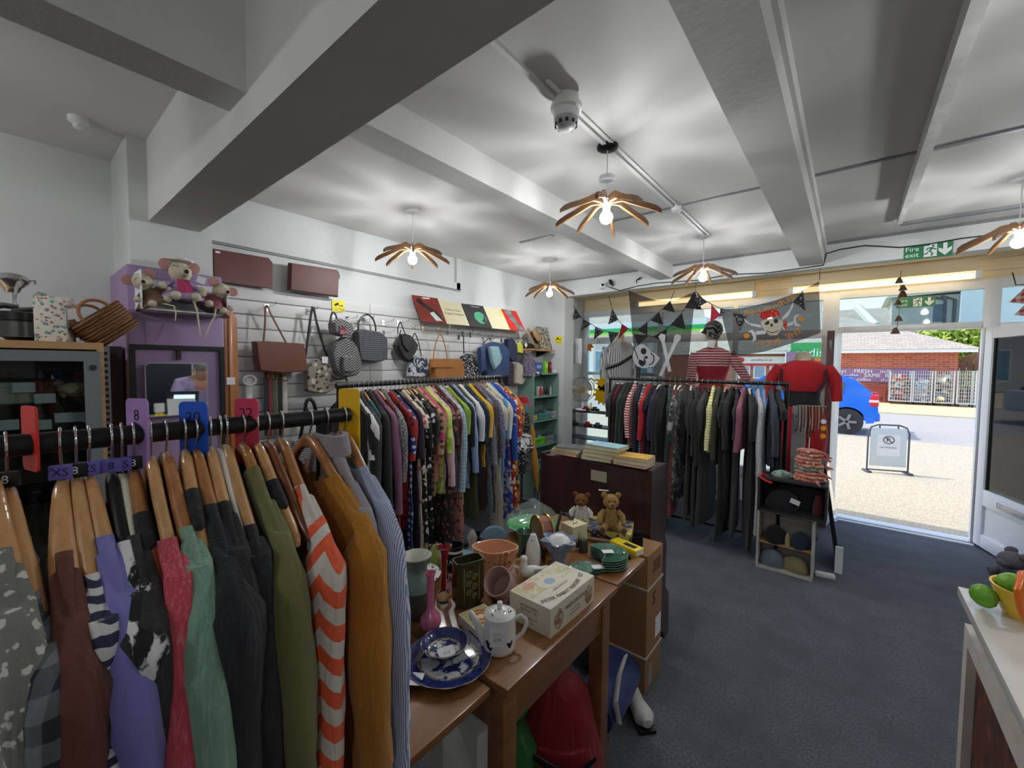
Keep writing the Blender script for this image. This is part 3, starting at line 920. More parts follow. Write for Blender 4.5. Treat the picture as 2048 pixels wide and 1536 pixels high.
wd = MB().box(c.x - 0.4, c.x + 0.4, -0.06, 0.02, c.z - 0.75, c.z + 0.75).build('window', mat('window_frame_grey', (170, 172, 172), 0.6), hb)
MB().box(c.x - 0.3, c.x + 0.3, -0.08, -0.05, c.z - 0.65, c.z + 0.65).build('pane', mat('dark_window', (66, 84, 100), 0.15, var=0.05), wd)
for px in (1889, 1908):
 c = at(px, 620, 'y', 44)
 MB().tube([(c.x, -0.1, 0), (c.x, -0.1, zt - 0.4), (c.x - 0.7, -0.1, zt - 0.1)], 0.09, 6).build('downpipe', mat('dark_downpipe', (74, 72, 76), 0.6), hb)
rf = thing('tiled_roof_house', 'house with brown tiled gable roofs seen over the fanlight', 'building', (0, 38, 0))
q0, q1, q2 = at(1600, 612, 'y', 38), at(1782, 612, 'y', 38), at(1790, 655, 'y', 38)
MB().add([(q0.x - 8, 0, q2.z - 0.6), (q2.x, 0, q2.z - 0.6), (q1.x, 3.5, q1.z + 0.3), (q0.x - 8, 3.5, q1.z + 0.3)], [(0, 1, 2, 3)]).build('roof', m_tile, rf, 0)
q3, q4 = at(1716, 607, 'y', 37.8), at(1752, 652, 'y', 37.6)
MB().tube([(q3.x, 2.0, q3.z), (q4.x, -0.4, q4.z)], 0.28, 6).build('barge_board', mat('pale_eaves', (214, 214, 208)), rf)
MB().box(q0.x - 8, q2.x - 0.2, 0.2, 6, 0, q2.z - 0.5).build('wall', m_grey_render, rf)
# petrol canopy and shops seen through the left window
cn = thing('filling_station_canopy', 'white and green filling station canopy across the road behind the skull flag', 'canopy', (0, 24, 0))
c0, c1 = at(1150, 650, 'y', 24), at(1412, 676, 'y', 24)
MB().box(c0.x - 6, c1.x, 0, 1.4, 3.45, 4.2).build('fascia', mat('white_fascia', (232, 230, 226)), cn)
MB().box(c0.x - 6, c1.x + 0.02, -0.05, 0, 3.62, 3.85).build('green_band', mat('mid_green_band', (52, 170, 96), 0.4, var=0.02), cn)
MB().box(c0.x - 6, c1.x + 0.02, -0.06, 0, 3.50, 3.615).build('lime_band', mat('lime_band', (150, 220, 60), 0.4, var=0.02), cn)
for x in (-13.5, -9.5):
 MB().box(x - 0.15, x + 0.15, 1.0, 1.3, -0.05, 3.45).build('post', WHITE, cn)
sh = thing('grey_shop_front', 'pale shop with blue panels seen through the left window', 'building', (0, 33, 0))
MB().box(-34, -8.5, 0, 6, 0, 4.6).build('wall', mat('pale_shop_wall', (190, 194, 194), 0.8, var=0.06), sh)
MB().add([(-34, -0.3, 4.6), (-8.3, -0.3, 4.6), (-9.5, 3, 7.4), (-34, 3, 7.4)], [(0, 1, 2, 3)]).build('roof', m_tile, sh, 0)
for k in range(7):
 x = -26 + 2.5 * k
 wd = MB().box(x, x + 1.9, -0.06, 0, 0.7, 2.9).build('window', WHITE, sh)
 MB().box(x + 0.1, x + 1.8, -0.08, -0.05, 0.8, 2.8).build('pane', mat('blue_shop_glass', (104, 150, 176), 0.15, var=0.25, vscale=1.5), wd)
gb = thing('gabled_house', 'house with a pale gable beyond the canopy behind the mannequin', 'building', (0, 35, 0))
ga, gp, gb_ = at(1396, 664, 'y', 35), at(1398, 634, 'y', 35), at(1440, 664, 'y', 35)
MB().add([(-8.2, 0, ga.z), (-2.0, 0, ga.z), (-2.0, 0, 0), (-8.2, 0, 0), (-8.2, 5, 0), (-8.2, 5, ga.z)], [(3, 2, 1, 0), (4, 3, 0, 5)]).build('wall', m_grey_render, gb, 0)
MB().add([(-8.25, -0.4, ga.z), (-1.6, -0.4, ga.z), (-1.6, 4, ga.z + 3.4), (-8.25, 4, ga.z + 3.4)], [(0, 1, 2, 3)]).build('roof', m_tile, gb, 0)
MB().add([(ga.x - 1.9, -0.45, ga.z), (gb_.x, -0.45, ga.z), (gp.x, -0.45, gp.z + 0.2), (gp.x, 3.0, gp.z + 0.2)], [(0, 1, 2), (1, 3, 2), (0, 2, 3)]).build('gable', mat('pale_blue_render', (206, 216, 222)), gb, 0)
# parked van roof between, low white
pv = thing('parked_van', 'white parked van passing behind the window display', 'van', (at(1390, 770, 'z', -0.09).x - 1.2, 15.2, -0.09))
MB().box(-2.3, 1.5, -0.9, 0.9, 0.35, 1.62, bv=0.12).box(1.3, 2.35, -0.85, 0.85, 0.35, 1.0, bv=0.12).build('body', mat('white_vehicle_paint', (226, 228, 228), 0.25, var=0.02), pv)
MB().add([(1.48, -0.8, 1.5), (1.95, -0.75, 1.0), (1.95, 0.75, 1.0), (1.48, 0.8, 1.5)], [(0, 1, 2, 3)]).box(0.5, 1.3, -0.91, -0.895, 1.0, 1.45).build('glass', mat('dark_window', (66, 84, 100)), pv)
for x in (-1.4, 1.5):
 MB().lathe([(0, -0.1), (0.2, -0.11), (0.33, -0.1), (0.34, 0), (0.33, 0.1), (0, 0.1)], 20, m=RX(pi / 2), c=(x, -0.85, 0.33)).build('wheel', BLACK_PL, pv)
# blue car passing, its tail in view
car = thing('blue_car', 'bright blue hatchback on the road, only its tail in view', 'car', (at(1692, 868, 'z', -0.09).x, 13.9, -0.09))
m_blue = mat('blue_car_paint', (20, 104, 214), 0.2, var=0.03, coat=0.8)
prof = [(-3.35, 0.45), (-3.4, 0.75), (-3.2, 0.92), (-2.5, 1.0), (-1.75, 1.42), (-1.0, 1.52), (-0.2, 1.48), (0.12, 1.36), (0.47, 1.02), (0.55, 0.92), (0.58, 0.55), (0.50, 0.32), (0.36, 0.30)]
wh = [(0.36 * cos(a), 0.32 + 0.36 * sin(a)) for a in [radians(d) for d in range(-10, 191, 15)]]
wh2 = [(-2.55 + x, z) for x, z in wh]
poly = prof + wh[0:] + [(-0.42, 0.24), (-2.15, 0.24)] + wh2 + [(-3.0, 0.28)]
def carpt(inset):
 def f_(a, b_, t_):
  k = 1 - 0.13 * max(0, (b_ - 0.95) / 0.5)
  return (a, t_ * k, b_)
 return f_
MB().prism(poly, -0.82, 0.82, carpt(0)).build('body', m_blue, car, 25)
for s in (-1, 1):
 MB().prism([(-2.35, 1.0), (-1.75, 1.36), (-0.95, 1.45), (-0.95, 1.0)], s * 0.822, s * 0.828, carpt(0)).prism([(-0.85, 1.0), (-0.85, 1.45), (-0.25, 1.42), (-0.05, 1.25), (-0.1, 1.0)], s * 0.822, s * 0.828, carpt(0)).build('side_window', mat('dark_window', (66, 84, 100)), car)
 for x in (0, -2.55):
  w_ = MB().lathe([(0, -0.09), (0.20, -0.10), (0.30, -0.10), (0.32, -0.06), (0.32, 0.08), (0, 0.08)], 28, m=RX(pi / 2) if s < 0 else RX(-pi / 2), c=(x, s * -0.0 + s * 0.73, 0.32)).build('wheel', mat('tyre_rubber', (46, 46, 48), 0.7), car)
  hub = MB().lathe([(0, -0.105), (0.06, -0.108), (0.19, -0.103), (0.20, -0.098)], 20, m=RX(pi / 2) if s < 0 else RX(-pi / 2), c=(x, s * 0.73, 0.32))
  for k in range(5):
   a = 2 * pi * k / 5
   hub.box(0.03, 0.19, -0.03, 0.03, -0.012, 0.012, m=T(x, s * 0.842, 0.32) @ RX(pi / 2) @ RZ(a))
  hub.build('hub_cap', STEEL, w_)
MB().box(0.42, 0.578, -0.835, -0.55, 0.72, 1.0, bv=0.02).build('tail_light', mat('red_tail_lens', (210, 40, 50), 0.2, var=0.02), car)
MB().box(0.42, 0.60, 0.55, 0.83, 0.72, 1.0, bv=0.02).build('tail_light', mat('red_tail_lens', (210, 40, 50)), car)
MB().box(0.40, 0.580, -0.838, -0.58, 0.82, 0.88).build('light_band', mat('pale_lens', (240, 210, 210), 0.2, var=0), car)
MB().box(0.30, 0.62, -0.80, 0.80, 0.36, 0.56, bv=0.05).build('bumper', m_blue, car)
MB().add([(0.14, -0.62, 1.33), (0.14, 0.62, 1.33), (0.475, 0.66, 1.04), (0.475, -0.66, 1.04)], [(0, 1, 2, 3)]).build('rear_window', mat('dark_window', (66, 84, 100)), car)
MB().box(-0.1, 0.2, -0.6, 0.6, 1.42, 1.45, bv=0.012).build('spoiler', m_blue, car)
# no parking board
f0, f1 = at(1733, 943, 'z', -0.02), at(1815, 949, 'z', -0.02)
bd = thing('pavement_sign', 'white no parking board in a metal hoop frame on the pavement', 'sign', (f0 + f1) / 2, atan2((f1 - f0).y, (f1 - f0).x))
w = (f1 - f0).length / 2
h = at(1770, 849, 'y', 8.37).z + 0.02
mg = mat('dark_grey_frame', (84, 88, 94), 0.4, 0.3, var=0.05)
MB().tube([(-w, 0, 0.03), (-w, 0, h - 0.12), (-w + 0.035, 0, h - 0.035), (-w + 0.12, 0, h), (w - 0.12, 0, h), (w - 0.035, 0, h - 0.035), (w, 0, h - 0.12), (w, 0, 0.03)], 0.012, 8).tube([(-w, 0, 0.04), (w, 0, 0.04)], 0.010, 8).build('frame', mg, bd)
MB().box(-w + 0.03, w - 0.03, -0.008, 0.008, 0.10, h - 0.05, bv=0.003).build('panel', mat('pale_board', (206, 212, 212), 0.4, var=0.02), bd)
for s in (-1, 1):
 MB().box(s * w - 0.03, s * w + 0.03, -0.09, 0.09, 0, 0.03, bv=0.008).build('foot', mg, bd)
 MB().box(s * w * 0.45 - 0.008, s * w * 0.45 + 0.008, -0.006, 0.006, h - 0.06, h).build('clip', mg, bd)
nz = h * 0.58
nt_ = MB().box(-0.14, 0.14, -0.0105, -0.0085, nz - 0.16, nz + 0.16).build('notice', PAPER, bd)
MB().tube([(0.065 * cos(2 * pi * k / 28), -0.012, nz + 0.08 + 0.055 * sin(2 * pi * k / 28)) for k in range(29)], 0.005, 5).tube([(-0.045, -0.012, nz + 0.118), (0.045, -0.012, nz + 0.042)], 0.005, 5).build('symbol_ring', INK, nt_)
letters('R', 0.10, INK, nt_, face_m((0, -0.0115, nz + 0.08), (1, 0, 0), (0, 0, 1)))
letters('NO PARKING', 0.034, INK, nt_, face_m((0, -0.0115, nz - 0.035), (1, 0, 0), (0, 0, 1)))
# ------------------------------------------------------------------ clothes racks
HC = [(0, 0), (0.03, -0.004), (0.06, -0.022), (0.10, -0.052), (0.15, -0.090), (0.20, -0.128), (0.222, -0.148)]
def hz(x):
 x = abs(x)
 for (a, b_), (c_, d_) in zip(HC[:-1], HC[1:]):
  if x <= c_:
   return b_ + (d_ - b_) * (x - a) / (c_ - a)
 return HC[-1][1]
def hanger_mesh(width=0.011, tall=0.012, end=0.205):
 """wooden shoulder hanger, neck at origin, arms along x"""
 mb = MB()
 for s in (-1, 1):
  rs = []
  xs = [0.0, 0.015, 0.03, 0.045, 0.06, 0.08, 0.10, 0.125, 0.15, 0.175, end - 0.008, end]
  for x in xs:
   k = x / end
   wy = 0.0075 + (width - 0.0075) * min(1, k * 1.6)
   tz_ = tall * (1.15 - 0.25 * k)
   if x > end - 0.01:
    wy *= 0.75 if x < end else 0.4
    tz_ *= 0.75 if x < end else 0.4
   cz = hz(x) - 0.004
   cy = 0.012 * k * k
   rs.append([(s * x, cy + wy * cos(a) * (1.12 if abs(cos(a)) > 0.5 else 1), cz + tz_ * sin(a)) for a in [2 * pi * i / 12 + 0.13 for i in range(12)]])
  if s < 0:
   rs = [list(reversed(r_)) for r_ in rs]
  mb.rings(rs)
 return mb.mesh('hanger_body', 50)
def hook_mesh(rail=0.016, cz=0.045, wire=0.0019):
 r_ = rail + wire + 0.002
 pts = [(0, 0, 0.0), (0, 0, cz - r_ - 0.004)]
 pts = [(0, 0, 0.0), (0.0, 0, 0.012)]
 for d in range(-62, 205, 18):
  a = radians(d)
  pts.append((r_ * cos(a), 0, cz + r_ * sin(a)))
 mb = MB()
 mb.tube(pts, wire, 7)
 return mb.mesh('hook', 60)
HB_WIDE = hanger_mesh(0.0135, 0.013)
HB_MID = hanger_mesh(0.0098, 0.013)
HB_THIN = hanger_mesh(0.0075, 0.010)
HB_PLAST = hanger_mesh(0.0045, 0.007)
HOOK = hook_mesh()
HOOK_L = hook_mesh(cz=0.066)
m_ivory = mat('ivory_plastic', (206, 206, 184), 0.4, var=0.04)
m_dkwood = wood('dark_hanger_wood', (96, 52, 28), (134, 80, 46), 0.3, 0, 5, 0.4)
m_redpl = mat('red_plastic', (206, 40, 40), 0.35, var=0.05)
m_whpl = mat('white_plastic', (230, 230, 226), 0.35, var=0.03)
def hanger(loc, rz, body, m, label, group, tagtxt=None):
 t_ = thing('coat_hanger', label, 'hanger', loc, rz, group)
 link('hanger_body', body, None, t_)
 t_.children[0].data = body
 o = t_.children[0]
 if len(body.materials) == 0:
  body.materials.append(m)
 o.material_slots[0].link = 'OBJECT'
 o.material_slots[0].material = m
 h_ = link('hook', HOOK_L if tagtxt else HOOK, CHROME, t_)
 if tagtxt:
  s, bg, fg = tagtxt
  tm = MB().box(-0.0125, 0.0125, -0.007, 0.002, 0.010, 0.031, bv=0.001).build('size_tag', bg, t_)
  tm.rotation_euler = (0, 0, radians(72) - rz)
  letters(s, 0.016, fg, tm, face_m((0, -0.0075, 0.0205), (1, 0, 0), (0, 0, 1)))
 return t_
def sway(x, z, ph):
 return 0.006 * sin(9 * x + 5 * z + ph) + 0.004 * sin(23 * x - 3 * z + ph * 1.7)
def garment_parts(neck, wsh, L, whem, th, ph, scoop=0.03, folds=6, fa=0.004, sleeve=None, slw=0.05, n=30, nz=18, amp=1.0, slth=1.0, bow=0.0):
 """hanging garment: origin at hanger neck; x across the shoulders, y along the rail"""
 rows = []
 K = 4
 for k in range(K + 1):
  w = neck + (wsh - neck) * k / K
  rows.append((w, None, k / K))
 zsh = hz(wsh) + 0.0165
 for j in range(1, nz + 1):
  s = j / nz
  z = zsh + (-(L) - zsh) * s
  w = wsh * (0.97 - 0.10 * sin(min(1, s * 1.4) * pi)) * (1 - s) + whem * s
  rows.append((w, z, s))
 rings = []
 for j, (w, z, s) in enumerate(rows):
  ring = []
  for i in range(n):
   a = 2 * pi * i / n
   c_, s_ = cos(a), sin(a)
   x = w * (abs(c_) ** (0.8 if z is not None else 0.45)) * (1 if c_ >= 0 else -1)
   if z is None:
    zz_ = hz(w) + 0.0165 - scoop * (1 - abs(c_)) * (1 - s)
    tt = 0.0165
    y = tt * s_
    q = 0.0
   else:
    zz_ = z
    ramp = min(1, s * 2.5)
    tt = 0.0165 + (th - 0.0165) * ramp
    fo = fa * ramp * sin(folds * x / max(w, 0.05) * 2.2 + ph + 1.5 * s)
    y = tt * s_ + fo + fa * 0.7 * ramp * sin(folds * 2.3 * a + ph * 2)
    x += fa * 1.2 * ramp * sin(7 * s * 3 + ph * 3 + 2 * s_) + bow * sin(s * pi) * (1 if c_ > 0 else -1)
    q = ramp
   y += amp * q * sway(x, zz_, ph * 0.15) + 0.012 * min(1, abs(x) / 0.205) ** 2 * (1 - q * 0.6)
   ring.append((x, y, zz_))
  rings.append(ring)
 body = MB().rings(rings, cap=False)
 # hem closed a little inwards
 sl = []
 if sleeve:
  for s in (1, -1):
   mb = MB()
   zs = hz(wsh) + 0.012
   path, rx_, ry_ = [], [], []
   x_in = max(neck + 0.02, wsh - 0.07)
   for k in range(4):
    q = k / 4
    xx = x_in + (wsh - 0.004 - x_in) * q
    path.append(Vector((s * xx, 0.012 * (xx / 0.205) ** 2, hz(xx) + 0.010)))
    rx_.append(0.010 + 0.012 * q)
    ry_.append(0.0135 + 0.004 * q)
   N_ = max(6, int(sleeve / 0.035))
   for k in range(N_ + 1):
    q = k / N_
    g_ = min(1, 0.35 + q * 5 * max(1, sleeve / 0.3))
    xo = wsh + 0.004 + 0.024 * sin(min(1, q * 2.0) * pi / 2) + 0.008 * sin(q * 5 + ph)
    path.append(Vector((s * xo, 0.012 + 0.012 * sin(q * 3 + ph) * q, zs - 0.012 - sleeve * q)))
    r_ = slw * (1.0 - 0.22 * q) * (1 + 0.08 * sin(9 * q + ph))
    rx_.append(max(0.022, r_ * 0.55 * g_))
    ry_.append(max(0.0175, r_ * 0.44 * slth * g_))
   rs = []
   m_ = 16
   for j, p in enumerate(path):
    rs.append([(p.x + s * rx_[j] * cos(2 * pi * i / m_), p.y + ry_[j] * sin(2 * pi * i / m_) + (0.0025 * sin(4 * i + 30 * p.z + ph) if j > 4 else 0), p.z + (0.5 * rx_[j] * sin(-2 * pi * i / m_ * 0) if j > 4 else 0) - (rx_[j] * 0.5 * cos(2 * pi * i / m_) if 3 > j else 0)) for i in range(m_)])
   if s < 0:
    rs = [list(reversed(r_)) for r_ in rs]
   mb.rings(rs, cap=False)
   mb.f.append(tuple(reversed(range(m_))))
   sl.append(mb)
 return body, sl
def garment(name, loc, rz, fab, label, cat, group, sleeve_fab=None, **kw):
 t_ = thing(name, label, cat, loc, rz, group)
 body, sl = garment_parts(**kw)
 body.build('body', fab, t_, 60)
 for s in sl:
  s.build('sleeve', sleeve_fab or fab, t_, 60)
 return t_
def rail_rack(name, label, a, b_, posts, group=None, feet=0.5):
 """a,b world ends of the rail"""
 a, b_ = Vector(a), Vector(b_)
 t_ = thing(name, label, 'clothes rack', (a.x, a.y, 0))
 d = b_ - a
 MB().tube([(0, 0, a.z), (d.x, d.y, b_.z)], 0.016, 16).build('rail', BLACKM, t_)
 nrm = Vector((-d.y, d.x, 0)).normalized()
 al = Vector((d.x, d.y, 0)).normalized()
 for q in posts:
  p = Vector((d.x * q, d.y * q, 0))
  zt_ = a.z + (b_.z - a.z) * q
  MB().tube([p + Vector((0, 0, 0.05)), p + Vector((0, 0, zt_))], 0.0145, 12).build('post', BLACKM, t_)
  MB().tube([p - nrm * feet / 2 + Vector((0, 0, 0.06)), p + nrm * feet / 2 + Vector((0, 0, 0.06))], 0.014, 10).build('foot', BLACKM, t_)
  for s in (-1, 1):
   w_ = p + nrm * (s * feet / 2)
   MB().lathe([(0, -0.012), (0.024, -0.012), (0.026, 0), (0.024, 0.012), (0, 0.012)], 12, m=RY(pi / 2), c=w_ + Vector((0, 0, 0.026))).build('castor', BLACK_PL, t_)
 MB().tube([Vector((0, 0, 0.12)) + d * posts[0], Vector((0, 0, 0.12)) + Vector((d.x, d.y, 0)) * posts[-1]], 0.011, 8).build('lower_bar', BLACKM, t_)
 return t_
HN = {'pale_hanger_wood': 'pale wooden', 'brown_hanger_wood': 'brown wooden', 'black_plastic': 'black plastic', 'white_plastic': 'white plastic'}
# ---- front rack
RX_, RZ_ = -0.905, 1.43
NECKZ = RZ_ - 0.045
rail_rack('clothes_rack', 'black tubular clothes rack in the left foreground', (RX_, -0.42, RZ_), (RX_, 0.505, RZ_), (0.06, 0.935))
BLK = mat('black_size_tag', (18, 18, 18), 0.5, var=0)
LIL = mat('lilac_size_tag', (110, 100, 190), 0.5, var=0)
DK = mat('dark_ink', (20, 18, 40), 0.5, var=0)
WHT = mat('sign_white', (235, 240, 238))
f_greyfl = fabric('grey_floral_cloth', 'floral', (118, 118, 112), (196, 194, 182), None, 0.42)
f_ging = fabric('charcoal_gingham', 'check', (112, 118, 122), (30, 34, 42), None, 1.5)
f_brown = fabric('rust_brown_jersey', 'plain', (98, 52, 40))
f_zeb = fabric('navy_white_brush_stripe', 'zebra', (44, 46, 78), (206, 206, 204), None, 0.75)
f_peri = fabric('periwinkle_cotton', 'plain', (122, 122, 190), bump=0.2)
f_bw = fabric('black_white_print', 'paint', (20, 20, 24), (220, 220, 218), None, 0.7)
f_char = fabric('charcoal_jersey', 'heather', (42, 42, 42), (66, 66, 66))
f_blk = fabric('black_cotton', 'plain', (22, 23, 26))
f_blk2 = fabric('black_denim', 'heather', (26, 28, 32), (48, 52, 58))
f_pink = fabric('coral_pink_linen', 'heather', (196, 72, 86), (226, 132, 138), None, 1.2)
f_sage = fabric('sage_green_crinkle', 'heather', (128, 166, 142), (150, 188, 164), bump=0.8)
f_olive = fabric('olive_green_cotton', 'plain', (112, 112, 66))
f_orange = fabric('cream_with_orange_triangles', 'chevron', (214, 206, 196), (226, 92, 50), None, 3.2)
f_must = fabric('mustard_linen', 'heather', (176, 118, 28), (196, 140, 48))
f_lilg = fabric('grey_lilac_twill', 'plain', (150, 142, 148))
f_bstr = fabric('blue_white_fine_stripe', 'stripe_v', (116, 132, 168), (190, 196, 212), None, 0.8)
FR = 'garments on the front rack'
HG = 'hangers on the front rack'
# hook px, aim px on the near arm (x, y, distance out along arm), hanger, wood, tag, garment spec
front = [
 (-22, (12, 1128, 0.15), HB_WIDE, PALE_WOOD, None, ('short_sleeved_top', f_greyfl, 'grey top with white flowers at the left end of the front rack', 'top', dict(neck=0.13, wsh=0.20, L=0.95, whem=0.19, th=0.017, sleeve=0.30, slw=0.055)), 'broad pale wooden hanger under the grey flowered top'),
 (10, (72, 1208, 0.20), HB_WIDE, PALE_WOOD, ('8', BLK, WHT), ('checked_shirt', f_ging, 'charcoal and grey checked shirt near the left end of the front rack', 'shirt', dict(neck=0.172, wsh=0.215, L=0.95, whem=0.23, th=0.016, sleeve=0.34, slw=0.06, scoop=0.0)), 'broad wooden hanger with a black size 8 tag holding the checked shirt'),
 (120, (128, 1092, 0.14), HB_WIDE, PALE_WOOD, ('XS', LIL, DK), ('knit_top', f_brown, 'rust brown top on the front rack', 'top', dict(neck=0.13, wsh=0.215, L=0.95, whem=0.24, th=0.024, sleeve=0.36, slw=0.085)), 'broad wooden hanger with a lilac XS tag above the rust brown top'),
 (150, (190, 1178, 0.17), HB_MID, PALE_WOOD, ('8', BLK, WHT), ('striped_dress', f_zeb, 'navy and white brush-striped dress on the front rack', 'dress', dict(neck=0.165, wsh=0.21, L=1.05, whem=0.25, th=0.016, sleeve=0.42, slw=0.055)), 'wooden hanger with a black size 8 tag above the brush-striped dress'),
 (176, (215, 1088, 0.13), HB_MID, PALE_WOOD, ('XS', LIL, DK), ('sleeveless_top', f_peri, 'periwinkle blue short-sleeved top on the front rack', 'top', dict(neck=0.122, wsh=0.205, L=0.66, whem=0.24, th=0.016, sleeve=0.27, slw=0.062)), 'wooden hanger with a lilac XS tag holding the periwinkle top'),
 (222, (253, 1088, 0.14), HB_THIN, BLACK_PL, ('8', LIL, DK), ('printed_blouse', f_bw, 'black blouse with white flower print on the front rack', 'blouse', dict(neck=0.135, wsh=0.20, L=0.8, whem=0.22, th=0.014, sleeve=0.12, slw=0.05)), 'black plastic hanger with a lilac size 8 tag'),
 (242, (272, 1072, 0.14), HB_PLAST, m_ivory, ('XS', LIL, DK), ('jersey_top', f_char, 'charcoal jersey top on an ivory hanger', 'top', dict(neck=0.13, wsh=0.205, L=0.85, whem=0.22, th=0.014, sleeve=0.4, slw=0.05)), 'thin ivory plastic hanger with a lilac XS tag'),
 (266, (325, 1195, 0.215), HB_MID, MID_WOOD, ('8', BLK, WHT), ('strappy_top', f_blk, 'black strappy top under the orange-brown hanger', 'top', dict(neck=0.10, wsh=0.15, L=0.8, whem=0.21, th=0.013)), 'orange-brown wooden hanger with its bare end showing and a size 8 tag'),
 (300, (345, 1137, 0.17), HB_THIN, PALE_WOOD, None, ('linen_shirt', f_pink, 'coral pink linen shirt on the front rack', 'shirt', dict(neck=0.165, wsh=0.205, L=0.95, whem=0.24, th=0.018, sleeve=0.55, slw=0.075, slth=0.9)), 'thin wooden hanger holding the coral pink shirt'),
 (331, (380, 1120, 0.16), HB_MID, MID_WOOD, None, ('crinkled_dress', f_sage, 'sage green crinkled cotton dress on the front rack', 'dress', dict(neck=0.155, wsh=0.205, L=1.0, whem=0.26, th=0.020, sleeve=0.55, slw=0.085, slth=0.9)), 'bamboo-ringed wooden hanger holding the sage green dress'),
 (370, (418, 1152, 0.21), HB_MID, PALE_WOOD, None, ('dark_dress', f_blk, 'plain black dress beside the sage green dress', 'dress', dict(neck=0.10, wsh=0.16, L=1.0, whem=0.24, th=0.016)), 'pale wooden hanger with its rounded arm tip hanging free'),
 (392, (432, 1040, 0.15), HB_MID, MID_WOOD, None, ('denim_jacket', f_blk2, 'black denim jacket on the front rack', 'jacket', dict(neck=0.13, wsh=0.215, L=0.85, whem=0.22, th=0.024, sleeve=0.58, slw=0.085)), 'brown wooden hanger holding the black denim jacket'),
 (420, (455, 1022, 0.15), HB_MID, PALE_WOOD, None, ('black_cardigan', f_blk, 'black cardigan next to the black denim jacket', 'cardigan', dict(neck=0.13, wsh=0.21, L=0.85, whem=0.22, th=0.018, sleeve=0.55, slw=0.07)), 'pale wooden hanger holding the black cardigan'),
 (452, (505, 1078, 0.18), HB_MID, PALE_WOOD, None, ('black_tunic', f_blk2, 'black tunic between the cardigan and the olive blouse', 'tunic', dict(neck=0.175, wsh=0.21, L=0.95, whem=0.23, th=0.015, sleeve=0.4, slw=0.055)), 'wooden hanger holding the black tunic'),
 (486, (512, 955, 0.085), HB_MID, MID_WOOD, None, ('olive_blouse', f_olive, 'olive green blouse with a lace strip on the front rack', 'blouse', dict(neck=0.08, wsh=0.205, L=0.95, whem=0.25, th=0.022, sleeve=0.60, slw=0.085, slth=0.85)), 'brown wooden hanger holding the olive blouse'),
 (512, (603, 1108, 0.218), HB_MID, PALE_WOOD, None, ('black_camisole', f_blk, 'black camisole behind the olive blouse', 'camisole', dict(neck=0.11, wsh=0.16, L=0.75, whem=0.2, th=0.012)), 'pale wooden hanger whose bare arm crosses in front of the patterned dress'),
 (563, (607, 1010, 0.135), HB_MID, MID_WOOD, None, ('patterned_dress', f_orange, 'cream dress with orange triangle pattern on the front rack', 'dress', dict(neck=0.13, wsh=0.205, L=1.05, whem=0.25, th=0.022, sleeve=0.62, slw=0.08, slth=0.9)), 'brown wooden hanger holding the orange and cream dress'),
 (619, (678, 992, 0.13), HB_MID, MID_WOOD, None, ('mustard_top', f_must, 'mustard yellow linen top on the front rack', 'top', dict(neck=0.125, wsh=0.21, L=0.95, whem=0.24, th=0.022, sleeve=0.42, slw=0.09, slth=1.0)), 'tilted brown wooden hanger holding the mustard top'),
 (652, (697, 975, 0.13), HB_WIDE, MID_WOOD, None, ('collared_shirt', f_lilg, 'grey lilac collared shirt near the right end of the front rack', 'shirt', dict(neck=0.062, wsh=0.205, L=0.9, whem=0.20, th=0.018, sleeve=0.5, slw=0.06, scoop=-0.015)), 'brown wooden hanger holding the grey lilac shirt'),
 (688, (735, 978, 0.13), HB_MID, MID_WOOD, None, ('pinstripe_shirt', f_bstr, 'blue and white pinstriped shirt at the right end of the front rack', 'shirt', dict(neck=0.12, wsh=0.20, L=0.95, whem=0.20, th=0.018, sleeve=0.58, slw=0.066)), 'brown wooden hanger at the right end of the front rack'),
]
RZS = []
for i, (hp, (ax_, ay_, out), hb_, hm_, tg, g, hl) in enumerate(front):
 y = at(hp, 860, 'x', RX_).y
 ye = at(ax_, ay_, 'x', RX_ + out).y - 0.012 * (out / 0.205) ** 2
 rz = max(-0.42, min(0.42, atan2(ye - y, out)))
 RZS.append((hp, rz))
 loc = (RX_, y, NECKZ - (0.021 if tg else 0))
 hanger(loc, rz, hb_, hm_, hl, HG, tg)
 nm, fb, lab, cat, kw = g
 kw = dict(kw)
 if kw['wsh'] > 0.18:
  kw['wsh'] += 0.008
 kw['th'] = max(kw['th'], 0.0165)
 kw.update(ph=i * 1.3, n=40, nz=26, fa=0.0085 if kw['th'] > 0.017 else 0.005, amp=1.0)
 o = garment(nm, loc, rz, fb, lab, cat, FR, **kw)
 if nm == 'olive_blouse':
  s = 1
  lace = MB()
  for k in range(60):
   z = -0.22 - 0.012 * k
   lace.tube([(0.232 + 0.004 * cos(a), -0.030 + 0.003 * sin(k), z + 0.004 * sin(a)) for a in [2 * pi * q / 8 for q in range(9)]], 0.0012, 4)
  lace.build('lace_strip', mat('olive_lace', (70, 72, 40), 0.9), o)
 if nm == 'collared_shirt':
  col = MB()
  rs = []
  for k in range(13):
   a = pi * (k / 12) - pi / 2
   x, yy = 0.075 * cos(a), 0.03 * sin(a) + 0.005
   rs.append([(x, yy, -0.02), (x * 0.9, yy * 0.8, 0.012), (x * 1.1, yy * 1.15, 0.010), (x * 1.25, yy * 1.3, -0.030)])
  col.rings(rs, cap=False, closed=False)
  col.build('collar', f_lilg, o, 60)
